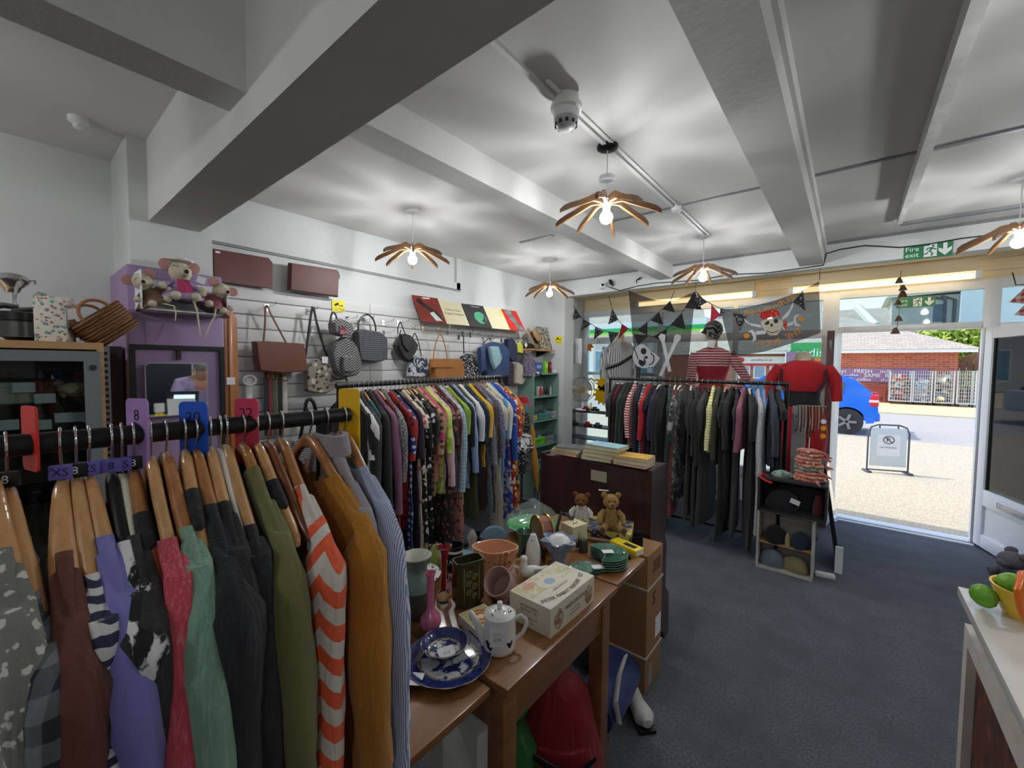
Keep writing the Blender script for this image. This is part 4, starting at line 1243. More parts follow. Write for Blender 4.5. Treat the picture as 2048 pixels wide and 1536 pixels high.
# hangers' garments on the far side of the rail show pale collar bits: a few more hangers, packed
for k, px in ((4, 440), (5, 535)):
 y = at(px, 860, 'x', RX_).y
 hanger((RX_, y, NECKZ), 0.34 if px == 60 else min(RZS, key=lambda q: abs(q[0] - px))[1], HB_THIN if k % 2 else HB_PLAST, m_dkwood if k % 2 else m_whpl, ('white plastic' if not k % 2 else 'dark wooden') + ' hanger squeezed between ' + ('the checked shirt and the brown top', 'the brown top and the checked shirt hanger', 'the periwinkle top and the black blouse', 'the strappy top and the pink shirt', 'the black cardigan and tunic', 'the camisole and the orange patterned dress')[k], HG)
def divider(px, py_top, wpx, hpx, c, txt, label, rot, dx=0.0, z0=None, scale=1.0):
 y = at(px, 860, 'x', RX_).y
 t_ = thing('size_divider', label, 'size divider', (RX_, y, RZ_), rot, 'size dividers on the rails')
 zt_ = at(px, py_top, 'x', RX_).z - RZ_
 h_ = hpx * depth((RX_, y, RZ_)) / F
 w_ = wpx
 m_ = mat('divider_' + txt, c, 0.4, var=0.03)
 pl = []
 r_ = 0.008
 for cx_, cz_, a0 in ((w_ / 2 - r_, zt_ - r_, 0), (-w_ / 2 + r_, zt_ - r_, 90), (-w_ / 2 + r_, zt_ - h_ + r_, 180), (w_ / 2 - r_, zt_ - h_ + r_, 270)):
  for d in (0, 30, 60, 90):
   pl.append((cx_ + r_ * cos(radians(a0 + d)), cz_ + r_ * sin(radians(a0 + d))))
 MB().prism(pl, -0.0015, 0.0015, lambda a, b_, t: (a, t, b_)).build('plate', m_, t_)
 if txt in ('8', '20', '22'):
  letters(txt, 0.026, DK, t_, face_m((0, -0.002, zt_ - 0.028), (1, 0, 0), (0, 0, 1)))
 return t_
divider(60, 812, 0.05, 130, (206, 44, 36), '6', 'red size divider on the front rail near the left edge', 0.25)
divider(276, 797, 0.048, 140, (160, 126, 186), '8', 'lilac size divider hanging on the front rail', 0.42)
divider(388, 803, 0.048, 130, (30, 90, 200), '20', 'blue size divider numbered 20 on the front rail', 0.75)
divider(494, 797, 0.044, 130, (206, 60, 90), '22', 'pink size divider numbered 22 on the front rail', 0.75)
divider(699, 777, 0.05, 139, (236, 186, 20), '16', 'yellow size divider at the right end of the front rail', 0.62)
# ---- middle rack by the slatted wall
X2 = -2.30
ra, rb_ = at(672, 772, 'x', X2), at(1003, 754, 'x', X2)
rail_rack('clothes_rack', 'black clothes rack of dresses in front of the slatted wall', ra, rb_, (0.012, 0.985))
rack2 = [
 ('jacket', 'black wool jacket', 'plain', (30, 30, 32), None, None, .45, .7), ('tee_shirt', 'white short-sleeved tee shirt', 'plain', (220, 220, 216), None, None, .24, .68),
 ('coat', 'charcoal short coat', 'plain', (54, 56, 58), None, None, .55, .8), ('dress', 'teal velvet dress', 'plain', (62, 118, 122), None, None, 0, 1.05), ('jacket', 'black leather-look jacket', 'plain', (38, 38, 38), None, None, .56, .72),
 ('cardigan', 'mauve pleated cardigan', 'stripe_v', (146, 100, 126), (120, 80, 104), None, .62, .75), ('dress', 'crimson velvet dress', 'plain', (120, 22, 28), None, None, 0, 1.1), ('jacket', 'black and white tweed jacket', 'tweed', (26, 26, 30), (170, 168, 170), None, .42, .7),
 ('tunic', 'red patterned tunic', 'floral', (172, 44, 32), (60, 20, 30), None, .3, .85), ('dress', 'blue speckled dress', 'spot', (26, 44, 120), (190, 200, 220), None, .25, 1.0), ('dress', 'dark purple dress', 'plain', (42, 28, 48), None, None, .3, 1.0),
 ('dress', 'cream dress with pink sprigs', 'floral', (218, 202, 180), (180, 90, 100), None, .1, 1.12), ('dress', 'black dress with white blooms', 'floral', (24, 24, 26), (214, 214, 208), None, .25, .95), ('trousers', 'cream linen trousers', 'plain', (206, 190, 160), None, None, 0, 1.1),
 ('dress', 'black and white daisy maxi dress', 'floral', (20, 20, 22), (226, 226, 222), None, .2, 1.15), ('shirt', 'tan spotted shirt', 'spot', (190, 150, 120), (90, 60, 50), None, .3, .7), ('blouse', 'bright pink blouse', 'plain', (206, 70, 120), None, None, .2, .6),
 ('shirt', 'lime green shirt', 'paint', (150, 190, 60), (210, 224, 120), None, .3, .7), ('blouse', 'pale pink dotted blouse', 'spot', (226, 186, 194), (150, 110, 120), None, .55, .7), ('dress', 'dark floral dress with brown roses', 'floral', (52, 36, 40), (150, 100, 86), (120, 60, 60), .25, 1.08),
 ('dress', 'burgundy paisley dress', 'floral', (92, 30, 36), (170, 120, 100), None, .3, .7), ('shirt', 'pale blue checked shirt', 'grid', (178, 204, 214), (120, 150, 176), None, .62, .72), ('skirt', 'dusty pink flowered skirt', 'floral', (190, 130, 120), (120, 60, 60), None, 0, 1.08),
 ('dress', 'leaf green dress', 'plain', (134, 170, 60), None, None, .2, .82), ('top', 'black draped top', 'plain', (26, 26, 28), None, None, .3, .6), ('shirt', 'pale blue flowered shirt', 'floral', (140, 164, 200), (100, 120, 170), None, .5, .72),
 ('skirt', 'dark olive skirt', 'plain', (70, 76, 40), None, None, 0, .95), ('sweater', 'white and navy colour-block sweater', 'plain', (220, 224, 226), None, None, .28, .6), ('dress', 'navy crepe dress', 'plain', (28, 34, 60), None, None, .3, .85),
 ('blouse', 'teal and black patterned blouse', 'paint', (30, 110, 100), (18, 22, 26), None, .28, .65), ('top', 'sunny yellow top', 'plain', (226, 180, 50), None, None, .25, .6), ('dress', 'chocolate brown dress', 'plain', (86, 56, 46), None, None, .3, .95),
 ('dress', 'grey herringbone long dress', 'tweed', (70, 84, 98), (150, 160, 168), None, .5, 1.12), ('cardigan', 'navy speckled cardigan', 'tweed', (40, 46, 80), (150, 150, 170), None, .45, .75), ('dress', 'cream lace-trimmed dress', 'plain', (214, 206, 184), None, None, .22, 1.1),
 ('waistcoat', 'multicoloured embroidered waistcoat', 'paint', (170, 90, 110), (60, 130, 130), (226, 190, 80), 0, .5), ('tunic', 'cream tunic with a frilled hem', 'plain', (226, 218, 196), None, None, .3, .62), ('dress', 'sky blue tunic dress', 'plain', (90, 160, 206), None, None, .3, .85),
 ('jacket', 'royal blue jacket', 'plain', (40, 80, 170), None, None, .5, .66), ('dress', 'blue and cream painted dress', 'paint', (220, 214, 200), (50, 70, 170), None, .2, 1.08), ('dress', 'red flowered dress', 'floral', (190, 40, 44), (236, 200, 120), (240, 230, 220), .3, .95), ('dress', 'colourful jungle print dress', 'paint', (60, 90, 60), (210, 120, 60), (226, 210, 90), .3, 1.05),
]
nG = len(rack2)
m_hook_grp = 'hangers on the middle rack'
for i, (nm, lab, kind, c1, c2, c3, sl, L) in enumerate(rack2):
 q = 0.035 + 0.945 * (i + 0.5) / nG
 p = Vector(ra).lerp(Vector(rb_), q)
 rnd = random.Random(i * 7)
 rz = rnd.uniform(-0.16, 0.06)
 loc = (p.x, p.y, p.z - 0.045)
 hm_ = (PALE_WOOD, MID_WOOD, BLACK_PL, MID_WOOD, m_whpl)[rnd.randrange(5)]
 hanger(loc, rz, HB_THIN if hm_ in (PALE_WOOD, MID_WOOD) else HB_PLAST, hm_, HN[hm_.name] + ' hanger holding the ' + lab, m_hook_grp)
 fb = fabric('rack2_%d' % i, kind, c1, c2, c3, 1.1)
 neck = 0.03 if L < 0.8 else rnd.choice((0.05, 0.09, 0.11))
 o = garment(nm, loc, rz, fb, lab + ' on the middle rack', nm.replace('_', ' '), 'garments on the middle rack', neck=neck, wsh=0.214 + rnd.uniform(-0.004, 0.012), L=L * 1.02, whem=0.20 + (0.06 if L > 0.9 else 0.0), th=0.0175 + rnd.uniform(0, 0.006), ph=i * 0.9, sleeve=sl * 0.92 or None, slw=0.062, n=24, nz=14, fa=0.005, amp=0.8)
# ---- far rack by the window
ya = 4.0
rc, rd = at(1219, 757, 'y', ya), at(1577, 768, 'y', ya)
rail_rack('clothes_rack', 'black clothes rack of dark clothes in front of the window', rc, rd, (0.005, 0.995), feet=0.28)
rack3 = [
 ('dress', 'black sequinned dress', 'tweed', (22, 22, 24), (60, 60, 62), None, 0.2, 0.95), ('skirt', 'dark maroon skirt', 'plain', (96, 22, 38), None, None, 0, 1.25), ('jacket', 'bottle green jacket', 'plain', (24, 62, 46), None, None, .5, .62), ('jacket', 'black linen jacket', 'plain', (30, 30, 32), None, None, .5, .7),
 ('jumper', 'red and white striped jumper', 'stripe_h', (178, 36, 46), (226, 214, 208), None, .4, .62), ('trousers', 'navy trousers', 'plain', (30, 34, 66), None, None, 0, 1.2), ('dress', 'black dress with white ladder trim', 'grid', (20, 20, 22), (200, 200, 200), None, .2, 1.2),
 ('dress', 'scarlet dress', 'plain', (186, 24, 34), None, None, .4, .75), ('dress', 'black evening dress', 'plain', (22, 20, 22), None, None, .1, 1.25), ('dress', 'deep purple dress', 'plain', (50, 34, 76), None, None, .4, .95), ('coat', 'black velvet coat', 'plain', (20, 20, 24), None, None, .55, 1.0),
 ('dress', 'dark green velvet dress', 'plain', (22, 60, 56), None, None, .4, 1.25), ('skirt', 'crimson long skirt', 'plain', (130, 18, 32), None, None, 0, 1.18), ('blouse', 'grey and white patterned blouse', 'paint', (180, 176, 172), (60, 56, 58), None, .3, .8), ('waistcoat', 'black waistcoat with a white ruffle', 'plain', (24, 24, 26), None, None, 0, .6),
 ('dress', 'black lace dress', 'tweed', (18, 18, 20), (44, 44, 46), None, .3, 1.15), ('coat', 'long black coat', 'plain', (24, 23, 25), None, None, .58, 1.2), ('jacket', 'black satin jacket', 'plain', (28, 28, 30), None, None, .5, .8), ('dress', 'charcoal pinstriped dress', 'stripe_v', (40, 42, 44), (70, 72, 74), None, .3, 1.2),
 ('tee_shirt', 'yellow and white striped tee shirt', 'stripe_h', (222, 214, 70), (226, 226, 220), None, .42, .55), ('jacket', 'dark khaki jacket', 'plain', (58, 60, 40), None, None, .5, .65), ('dress', 'black full-length dress', 'plain', (16, 16, 18), None, None, .2, 1.3), ('shirt', 'white strip-fronted black shirt', 'plain', (34, 34, 38), None, None, .4, .85),
 ('dress', 'aubergine dress with red cord', 'plain', (40, 24, 40), None, None, .3, 1.2), ('cardigan', 'dusty pink cardigan', 'plain', (150, 90, 106), None, None, .4, .5), ('dress', 'black jersey maxi dress', 'plain', (20, 20, 22), None, None, .3, 1.32), ('coat', 'silver grey sequinned coat', 'tweed', (150, 154, 158), (206, 208, 210), None, .6, 1.15),
 ('jeans', 'pale denim jeans', 'heather', (130, 144, 164), (170, 182, 196), None, 0, 1.1), ('jacket', 'dark denim jacket', 'heather', (50, 56, 70), (80, 88, 102), None, .4, .6), ('dress', 'black satin dress at the right end', 'plain', (24, 24, 26), None, None, .1, 1.0),
]
n3 = len(rack3)
for i, (nm, lab, kind, c1, c2, c3, sl, L) in enumerate(rack3):
 q = 0.045 + 0.925 * (i + 0.5) / n3
 p = Vector(rc).lerp(Vector(rd), q)
 rnd = random.Random(i * 11 + 3)
 rz = -pi / 2 + rnd.uniform(-0.1, 0.28)
 loc = (p.x, p.y, p.z - 0.045)
 hm_ = (PALE_WOOD, MID_WOOD, BLACK_PL, BLACK_PL, m_whpl)[rnd.randrange(5)]
 hanger(loc, rz, HB_THIN if hm_ in (PALE_WOOD, MID_WOOD) else HB_PLAST, hm_, HN[hm_.name] + ' hanger holding the ' + lab, 'hangers on the far rack')
 fb = fabric('rack3_%d' % i, kind, c1, c2, c3, 1.1)
 o = garment(nm, loc, rz, fb, lab + ' on the far rack', nm.replace('_', ' '), 'garments on the far rack', neck=0.03 if L < 0.8 else rnd.choice((0.05, 0.10)), wsh=0.213 + rnd.uniform(-0.003, 0.012), L=min(1.3, (L if L < 0.7 or L > 1.0 else L + 0.25) * 1.02), whem=0.19 + (0.07 if L > 1.1 else 0.0), th=0.02 + rnd.uniform(0, 0.006), ph=i * 1.1, sleeve=sl * 0.92 or None, slw=0.058, n=24, nz=14, fa=0.006, amp=0.8)
# ------------------------------------------------------------------ things along the left wall
def off(mb, t_):
 l = Vector(t_.location)
 for v in mb.v:
  v -= l
 return mb
def wb(mb, name, m, t_, smooth=40, fix=False):
 return off(mb, t_).build(name, m, t_, smooth, fix=fix)
def pillow(pts, nrm, thick, k=0.90, steps=6, sub=2, round_=0.0):
 """puffed slab: polygon pts (world), grown along nrm by thick"""
 pts = [Vector(p) for p in pts]
 # subdivide the edges and round the corners a little
 q = []
 n = len(pts)
 for i in range(n):
  a, b_ = pts[i], pts[(i + 1) % n]
  for j in range(sub + 1):
   q.append(a.lerp(b_, j / (sub + 1)))
 if round_ > 0:
  q = [q[i].lerp((q[i - 1] + q[(i + 1) % len(q)]) / 2, round_) for i in range(len(q))]
 c = sum(q, Vector()) / len(q)
 nv = Vector(nrm).normalized()
 rs = []
 for j in range(steps + 1):
  t = j / steps
  s = k + (1 - k) * sin(pi * t) ** 0.6
  rs.append([c + (p - c) * s + nv * (thick * t) for p in q])
 return MB().rings(rs)
def pw(l, x):
 return [at(a, b_, 'x', x) for a, b_ in l]
def strap(pxs, x, r, flat=0.4):
 pts = pw(pxs, x) if not isinstance(x, (list, tuple)) else [at(a, b_, 'x', xx) for (a, b_), xx in zip(pxs, x)]
 # smooth a bit
 out = []
 for i in range(len(pts) - 1):
  for k in range(4):
   out.append(pts[i].lerp(pts[i + 1], k / 4))
 out.append(pts[-1])
 for _ in range(2):
  out = [out[0]] + [(out[i - 1] + out[i] * 2 + out[i + 1]) / 4 for i in range(1, len(out) - 1)] + [out[-1]]
 return MB().tube(out, r, 8, flat=flat, upv=(0, 1, 0))
XS = XW + 0.02
NX = (1, 0, 0)
# --- glass cabinet
gx = -2.35
c0 = at(207, 686, 'x', gx)
gc = thing('display_cabinet', 'beech and grey framed glass display cabinet at the far left', 'cabinet', (gx - 0.2, -0.15, 0))
ztop = c0.z
yR = c0.y
m_beech = wood('beech_board', (176, 136, 90), (206, 168, 120), 0.4, 1, 4, 0.1)
m_gframe = mat('grey_door_frame', (120, 126, 128), 0.4, var=0.04)
wb(MB().box(gx - 0.42, gx, -0.6, yR, ztop - 0.028, ztop), 'top_board', m_beech, gc)
wb(MB().box(gx - 0.42, gx, yR - 0.02, yR, 0, ztop - 0.028), 'side_board', m_beech, gc)
wb(MB().box(gx - 0.42, gx, -0.6, -0.58, 0, ztop - 0.028), 'side_board', m_beech, gc)
wb(MB().box(gx - 0.42, gx - 0.405, -0.58, yR - 0.02, 0, ztop - 0.028), 'back_board', mat('dark_cabinet_back', (104, 84, 70), 0.6), gc)
wb(MB().box(gx - 0.40, gx - 0.02, -0.58, yR - 0.02, 0.02, 0.05), 'base_board', m_beech, gc)
dr = wb(MB().box(gx + 0.001, gx + 0.02, yR - 0.06, yR - 0.014, 0.06, ztop - 0.035).box(gx + 0.001, gx + 0.02, -0.58, yR - 0.06, ztop - 0.075, ztop - 0.035).box(gx + 0.001, gx + 0.02, -0.58, yR - 0.06, 0.06, 0.12), 'door', m_gframe, gc)
dp = MB().box(gx + 0.008, gx + 0.012, -0.57, yR - 0.055, 0.11, ztop - 0.07)
off(dp, gc).build('pane', GLASS, dr)
lk = at(186, 735, 'x', gx + 0.022)
off(MB().lathe([(0, 0), (0.011, 0), (0.011, 0.004), (0, 0.004)], 16, m=RY(pi / 2), c=lk), gc).build('lock', CHROME, dr)
for py in (806, 902, 1000):
 z = at(100, py, 'x', gx - 0.02).z
 wb(MB().box(gx - 0.40, gx - 0.02, -0.58, yR - 0.021, z - 0.006, z), 'shelf', glass_pane('shelf_glass', (200, 220, 212)), gc)
zs1 = at(100, 806, 'x', gx - 0.02).z
# cabinet contents
mug = at(150, 800, 'x', gx - 0.13)
cw = thing('ceramic_cow', 'brown and cream glazed cow figure inside the glass cabinet', 'figurine', (mug.x, mug.y, zs1))
m_cow = fabric('brown_cream_glaze', 'paint', (120, 62, 36), (216, 200, 176), None, 2.2, rough=0.2, bump=0.0)
k_ = mpp(mug)
wb(MB().sph((mug.x, mug.y, zs1 + 22 * k_), (16 * k_, 26 * k_, 14 * k_)).sph((mug.x, mug.y - 26 * k_, zs1 + 34 * k_), (9 * k_, 13 * k_, 10 * k_)), 'body', m_cow, cw)
for dx, dy in ((-1, -1), (1, -1), (-1, 1), (1, 1)):
 wb(MB().tube([(mug.x + dx * 8 * k_, mug.y + dy * 17 * k_, zs1 + 14 * k_), (mug.x + dx * 9 * k_, mug.y + dy * 18 * k_, zs1)], [6 * k_, 4.5 * k_], 8), 'leg', m_cow, cw)
wb(MB().tube([(mug.x, mug.y - 28 * k_, zs1 + 42 * k_), (mug.x + 8 * k_, mug.y - 30 * k_, zs1 + 50 * k_)], [3 * k_, 1 * k_], 6), 'horn', PAPER, cw)
rp = at(80, 798, 'x', gx - 0.16)
rt = thing('red_tin', 'red and dark tin standing inside the glass cabinet', 'tin', (rp.x, rp.y, zs1))
wb(MB().lathe([(0, 0), (0.022, 0), (0.022, 0.075), (0.019, 0.08), (0, 0.08)], 18, c=(rp.x, rp.y, zs1)), 'body', mat('tin_red', (150, 40, 38), 0.35), rt)
wb(MB().lathe([(0.0225, 0.015), (0.0228, 0.03), (0.0225, 0.03), (0.0225, 0.015)], 18, c=(rp.x, rp.y, zs1), cap=False), 'label', mat('tin_dark', (50, 40, 40), 0.4), rt)
fb_ = at(22, 796, 'x', gx - 0.12)
fx = thing('marble_box', 'pale marbled box at the left of the cabinet shelf', 'box', (fb_.x, fb_.y, zs1))
wb(MB().box(fb_.x - 0.05, fb_.x + 0.05, fb_.y - 0.06, fb_.y + 0.055, zs1, zs1 + 0.06, bv=0.004), 'body', mat('marbled_cream', (190, 186, 166), 0.4, var=0.15, vscale=30), fx)
wb(MB().box(fb_.x - 0.052, fb_.x + 0.052, fb_.y - 0.062, fb_.y + 0.057, zs1 + 0.06, zs1 + 0.078, bv=0.004), 'lid', mat('marbled_cream', (190, 186, 166)), fx)
for px, py, s in ((48, 775, 1), (90, 797, 1), (15, 850, 1), (80, 850, 1.1), (128, 835, 0.9), (155, 834, 0.9), (178, 834, 0.8)):
 x_ = gx - 0.05
 p = at(px, py, 'x', x_)
 o = off_ = MB().box(-0.0006, 0.0006, -0.028 * s, 0.028 * s, -0.019, 0.019, m=T(*p) @ RY(-0.25)).build('price_card', PAPER)
 tag(o, 'small white price card in the glass cabinet' + {48: ', before the marbled box', 90: ', before the ceramic cow', 15: ', lower shelf at the far left', 80: ', lower shelf behind the red divider', 128: ', lower shelf under the cow', 155: ', lower shelf second from the right', 178: ', lower shelf at the right'}[px], 'price card', 'price cards in the cabinet')
for px, h_, c_, nm, lb in ((20, 0.09, (70, 78, 82), 'pewter_jug', 'dull pewter jug on the lower shelf of the glass cabinet'), (125, 0.06, (120, 66, 44), 'copper_pot', 'copper pot on the lower shelf of the glass cabinet')):
 z2 = at(100, 902, 'x', gx - 0.02).z
 p = at(px, 880, 'x', gx - 0.2)
 o = MB().lathe([(0, 0), (0.035, 0), (0.045, h_ * 0.3), (0.04, h_ * 0.6), (0.025, h_ * 0.8), (0.03, h_), (0.026, h_), (0.02, h_ * 0.8), (0, h_ * 0.7)], 18).build(nm, mat(nm, c_, 0.3, 0.7), None, loc=(p.x, p.y, z2))
 tag(o, lb, nm.split('_')[1])
# --- on top of the cabinet
p = at(40, 668, 'x', gx - 0.16)
k_ = mpp(p)
z0 = ztop
def lp(dx, dz, base=None):
 """local point: dx px to the right, dz px up from the base point, on the plane facing +x"""
 b_ = base
 return Vector((b_.x, b_.y + dx * kk, b_.z + dz * kk))
b0_ = Vector((p.x, p.y, z0))
kk = k_
jt = thing('metal_mincer', 'black and chrome countertop mincer on top of the glass cabinet', 'mincer', b0_)
m_bm = mat('black_cast_metal', (34, 34, 34), 0.35, 0.4, var=0.2)
wb(MB().lathe([(0, 0), (18 * k_, 0), (20 * k_, 4 * k_), (30 * k_, 14 * k_), (31 * k_, 40 * k_), (33 * k_, 42 * k_), (33 * k_, 56 * k_), (29 * k_, 58 * k_), (0, 58 * k_)], 24, c=b0_), 'bucket', m_bm, jt)
wb(MB().lathe([(31.4 * k_, 8 * k_), (31.8 * k_, 38 * k_)], 24, c=b0_, cap=False, fn=None), 'sleeve', mat('dark_steel', (90, 90, 88), 0.3, 0.8), jt)
wb(MB().tube([lp(-38, 62, b0_), lp(-20, 70, b0_), lp(0, 68, b0_)], [4 * k_, 6 * k_, 5 * k_], 8).tube([lp(-10, 60, b0_), lp(20, 66, b0_), lp(34, 62, b0_), lp(36, 54, b0_)], [6 * k_, 5 * k_, 4 * k_, 3 * k_], 8).tube([lp(-36, 40, b0_), lp(36, 40, b0_)], 5 * k_, 8), 'clamp', mat('dull_chrome', (140, 138, 132), 0.25, 0.9), jt)
wb(MB().tube([lp(-4, 60, b0_), lp(-6, 80, b0_), lp(-5, 100, b0_)], [4 * k_, 3 * k_, 5 * k_], 8), 'shaft', CHROME, jt)
wb(MB().lathe([(0, 96 * k_), (10 * k_, 96 * k_), (13 * k_, 104 * k_), (24 * k_, 116 * k_), (25 * k_, 122 * k_), (20 * k_, 130 * k_), (8 * k_, 134 * k_), (0, 134 * k_)], 24, c=b0_ + Vector((0, -8 * k_, 0))), 'dome', CHROME, jt)
for s in (-1, 1):
 wb(MB().tube([lp(-8 + s * 24, 122, b0_), lp(-8 + s * 31, 124, b0_), lp(-8 + s * 31, 117, b0_)], 1.6 * k_, 6), 'lug', CHROME, jt)
p = at(112, 679, 'x', gx - 0.10)
k_ = kk = mpp(p)
b0_ = Vector((p.x, p.y, z0))
fbx = thing('floral_carton', 'tall narrow carton with pale flower print on the glass cabinet', 'carton', b0_, -0.35)
m_flc = fabric('pale_flower_print', 'floral', (214, 210, 196), (150, 90, 90), (90, 150, 150), 0.4, rough=0.6, bump=0.05)
MB().box(-0.045, 0.045, -0.045, 0.045, 0, 88 * k_, bv=0.002).build('body', m_flc, fbx)
for s in (-1, 1):
 MB().add([(-0.045, s * 0.045, 88 * k_), (0.045, s * 0.045, 88 * k_), (0.04, s * 0.03, 96 * k_), (-0.04, s * 0.03, 96 * k_)], [(0, 1, 2, 3)]).build('flap', m_flc, fbx)
# wicker basket lying tilted
m_wick = None
def wicker(name, c1, c2, s=1.0):
 m, t, b = _new(name)
 v = coords(t)
 w1 = t.nodes.new('ShaderNodeTexWave')
 w1.bands_direction = 'Z'
 w1.inputs['Scale'].default_value = 26 * s
 w1.inputs['Distortion'].default_value = 1.5
 t.links.new(v, w1.inputs[0])
 n_ = ntex(t, v, 90 * s, 2)
 f = mth(t, 'MULTIPLY', w1.outputs[1], n_)
 t.links.new(mixc(t, step(t, f, 0.1, 0.6), lin(c1), lin(c2)), b.inputs['Base Color'])
 b.inputs['Roughness'].default_value = 0.6
 bumpn(t, b, w1.outputs[1], 0.8, 0.006)
 return m
m_wick = wicker('brown_wicker', (96, 62, 34), (168, 118, 72))
p = at(190, 676, 'x', gx - 0.14)
k_ = mpp(p)
bk = thing('wicker_basket', 'brown wicker basket tipped on its side on the glass cabinet', 'basket', (p.x, p.y + 0.085, z0 + 0.005), 0, None, rot=(radians(42), 0, 0))
L_, W_, H_ = 0.16, 0.13, 0.12
def bring(s, z, n=32):
 return [(s * W_ * (abs(cos(a)) ** 0.6) * (1 if cos(a) >= 0 else -1), s * L_ * 0.62 * (abs(sin(a)) ** 0.6) * (1 if sin(a) >= 0 else -1), z) for a in [2 * pi * i / n for i in range(n)]]
bb = MB()
bb.rings([bring(0.1, 0.0), bring(0.82, 0.0), bring(0.86, 0.01), bring(0.95, H_ * 0.5), bring(1.0, H_), bring(0.96, H_), bring(0.92, H_ * 0.5), bring(0.8, 0.012), bring(0.1, 0.012)], cap=True)
for v in bb.v:
 v.y += 0.01
 v.z += 0.03
bo = bb.build('bowl', m_wick, bk)
for j in range(7):
 z = 0.04 + 0.017 * j
 s = 0.86 + 0.14 * (z - 0.03) / H_
 MB().tube([Vector(q) + Vector((0, 0.01, 0)) for q in bring(s * 1.01, z, 28)] + [Vector(bring(s * 1.01, z, 28)[0]) + Vector((0, 0.01, 0))], 0.005, 6).build('weave_rope', m_wick, bk)
for s in (-1, 1):
 MB().tube([(s * W_ * 0.95, 0.01 + 0.05 * cos(a), 0.145 + 0.055 * sin(a)) for a in [pi * i / 10 for i in range(11)]], 0.006, 8).build('handle', mat('cane_handle', (150, 98, 56), 0.5), bk)
pc_ = at(145, 628, 'x', gx - 0.05)
o = MB().box(-0.001, 0.001, -0.022, 0.022, -0.02, 0.02, m=T(*pc_) @ RX(0.3)).build('price_label', PAPER)
tag(o, 'white price label on the wicker basket handle', 'label')
# slotted upright beside the cabinet
us = struct('trim_11', MB().box(-3.07, -2.7, 0.30, 0.36, 0, 1.62), mat('dark_gap_panel', (70, 66, 70), 0.7))
u0 = at(213, 760, 'x', gx - 0.04)
ust = thing('slotted_upright', 'slotted metal shelving upright beside the glass cabinet', 'upright', (gx - 0.04, u0.y, 0))
MB().box(-0.004, 0.004, -0.012, 0.012, 0, 1.61).build('strip', STEEL, ust)
for k in range(20):
 MB().box(0.0035, 0.0052, -0.005, 0.005, 1.10 + k * 0.025, 1.113 + k * 0.025).build('slot', BLACK_PL, ust)
# --- mirror and black frame on the column casing
xc_ = -2.598
a_, b_ = at(257, 688, 'x', xc_), at(446, 695, 'x', xc_)
bf = thing('mirror_stand', 'black metal stand on the lilac column around the mirror', 'frame', (xc_ + 0.01, (a_.y + b_.y) / 2, 0.35))
ya_, yb_, zt_ = a_.y, b_.y, a_.z
wb(MB().box(xc_, xc_ + 0.02, ya_, ya_ + 0.02, 0.35, zt_), 'side_bar', BLACKM, bf)
wb(MB().box(xc_, xc_ + 0.02, yb_ - 0.02, yb_, 0.35, zt_), 'side_bar', BLACKM, bf)
wb(MB().box(xc_, xc_ + 0.02, ya_ + 0.02, yb_ - 0.02, zt_ - 0.02, zt_), 'top_bar', BLACKM, bf)
ym = at(356, 700, 'x', xc_).y
wb(MB().box(xc_, xc_ + 0.02, ym - 0.008, ym + 0.008, 1.56, zt_ - 0.02), 'hanging_bar', BLACKM, bf)
wb(MB().box(xc_, xc_ + 0.02, ya_ + 0.02, yb_ - 0.02, 0.35, 0.37), 'bottom_bar', BLACKM, bf)
m0, m1 = at(288, 725, 'x', xc_ + 0.03), at(417, 827, 'x', xc_ + 0.03)
def rrect(y0, y1, z0_, z1, r, n=5):
 o_ = []
 for cy, cz, a0 in ((y1 - r, z1 - r, 0), (y0 + r, z1 - r, 90), (y0 + r, z0_ + r, 180), (y1 - r, z0_ + r, 270)):
  for k in range(n + 1):
   a = radians(a0 + 90 * k / n)
   o_.append((cy + r * cos(a), cz + r * sin(a)))
 return o_
mr = thing('wall_mirror', 'small rounded rectangular mirror hanging on the lilac column', 'mirror', (xc_ + 0.03, (m0.y + m1.y) / 2, m1.z))
wb(MB().prism(rrect(m0.y, m1.y, m1.z, m0.z, 0.02), xc_ + 0.022, xc_ + 0.034, lambda a, b, t: (t, a, b)), 'rim', mat('silver_rim', (176, 170, 176), 0.3, 0.7), mr)
m_mir = mat('mirror_silver', (235, 238, 238), 0.02, 1.0, var=0)
wb(MB().prism(rrect(m0.y + 0.005, m1.y - 0.005, m1.z + 0.005, m0.z - 0.005, 0.016), xc_ + 0.0342, xc_ + 0.0352, lambda a, b, t: (t, a, b)), 'glass', m_mir, mr)
# --- plush mice in a white tray on the column
xt = -2.46
q0, q1 = at(285, 600, 'x', xt), at(455, 632, 'x', xt)
tray = thing('white_tray', 'white open tray fixed high on the lilac column holding plush mice', 'tray', (-2.55, (q0.y + q1.y) / 2, q1.z))
zt0 = at(370, 622, 'x', xt).z
for nm, bx in (('base', (-2.60, xt, q0.y, q1.y, zt0 - 0.006, zt0)), ('side', (-2.60, xt, q0.y - 0.004, q0.y, zt0 - 0.006, zt0 + 0.17)), ('side', (-2.60, xt, q1.y, q1.y + 0.004, zt0 - 0.006, zt0 + 0.13)), ('back', (-2.602, -2.598, q0.y, q1.y, zt0, zt0 + 0.15))):
 wb(MB().box(*bx), nm, WHITE, tray)
m_mouse = mat('cream_plush', (198, 188, 164), 0.95, var=0.08, vscale=40, bump=0.3, bscale=200)
m_mear = mat('pink_felt', (186, 140, 134), 0.95)
m_gd = fabric('purple_gingham', 'check', (216, 200, 224), (112, 66, 150), None, 0.28)
m_pinkap = fabric('raspberry_apron', 'plain', (172, 38, 92))
m_bur = fabric('burgundy_satin', 'plain', (110, 38, 60), rough=0.4)
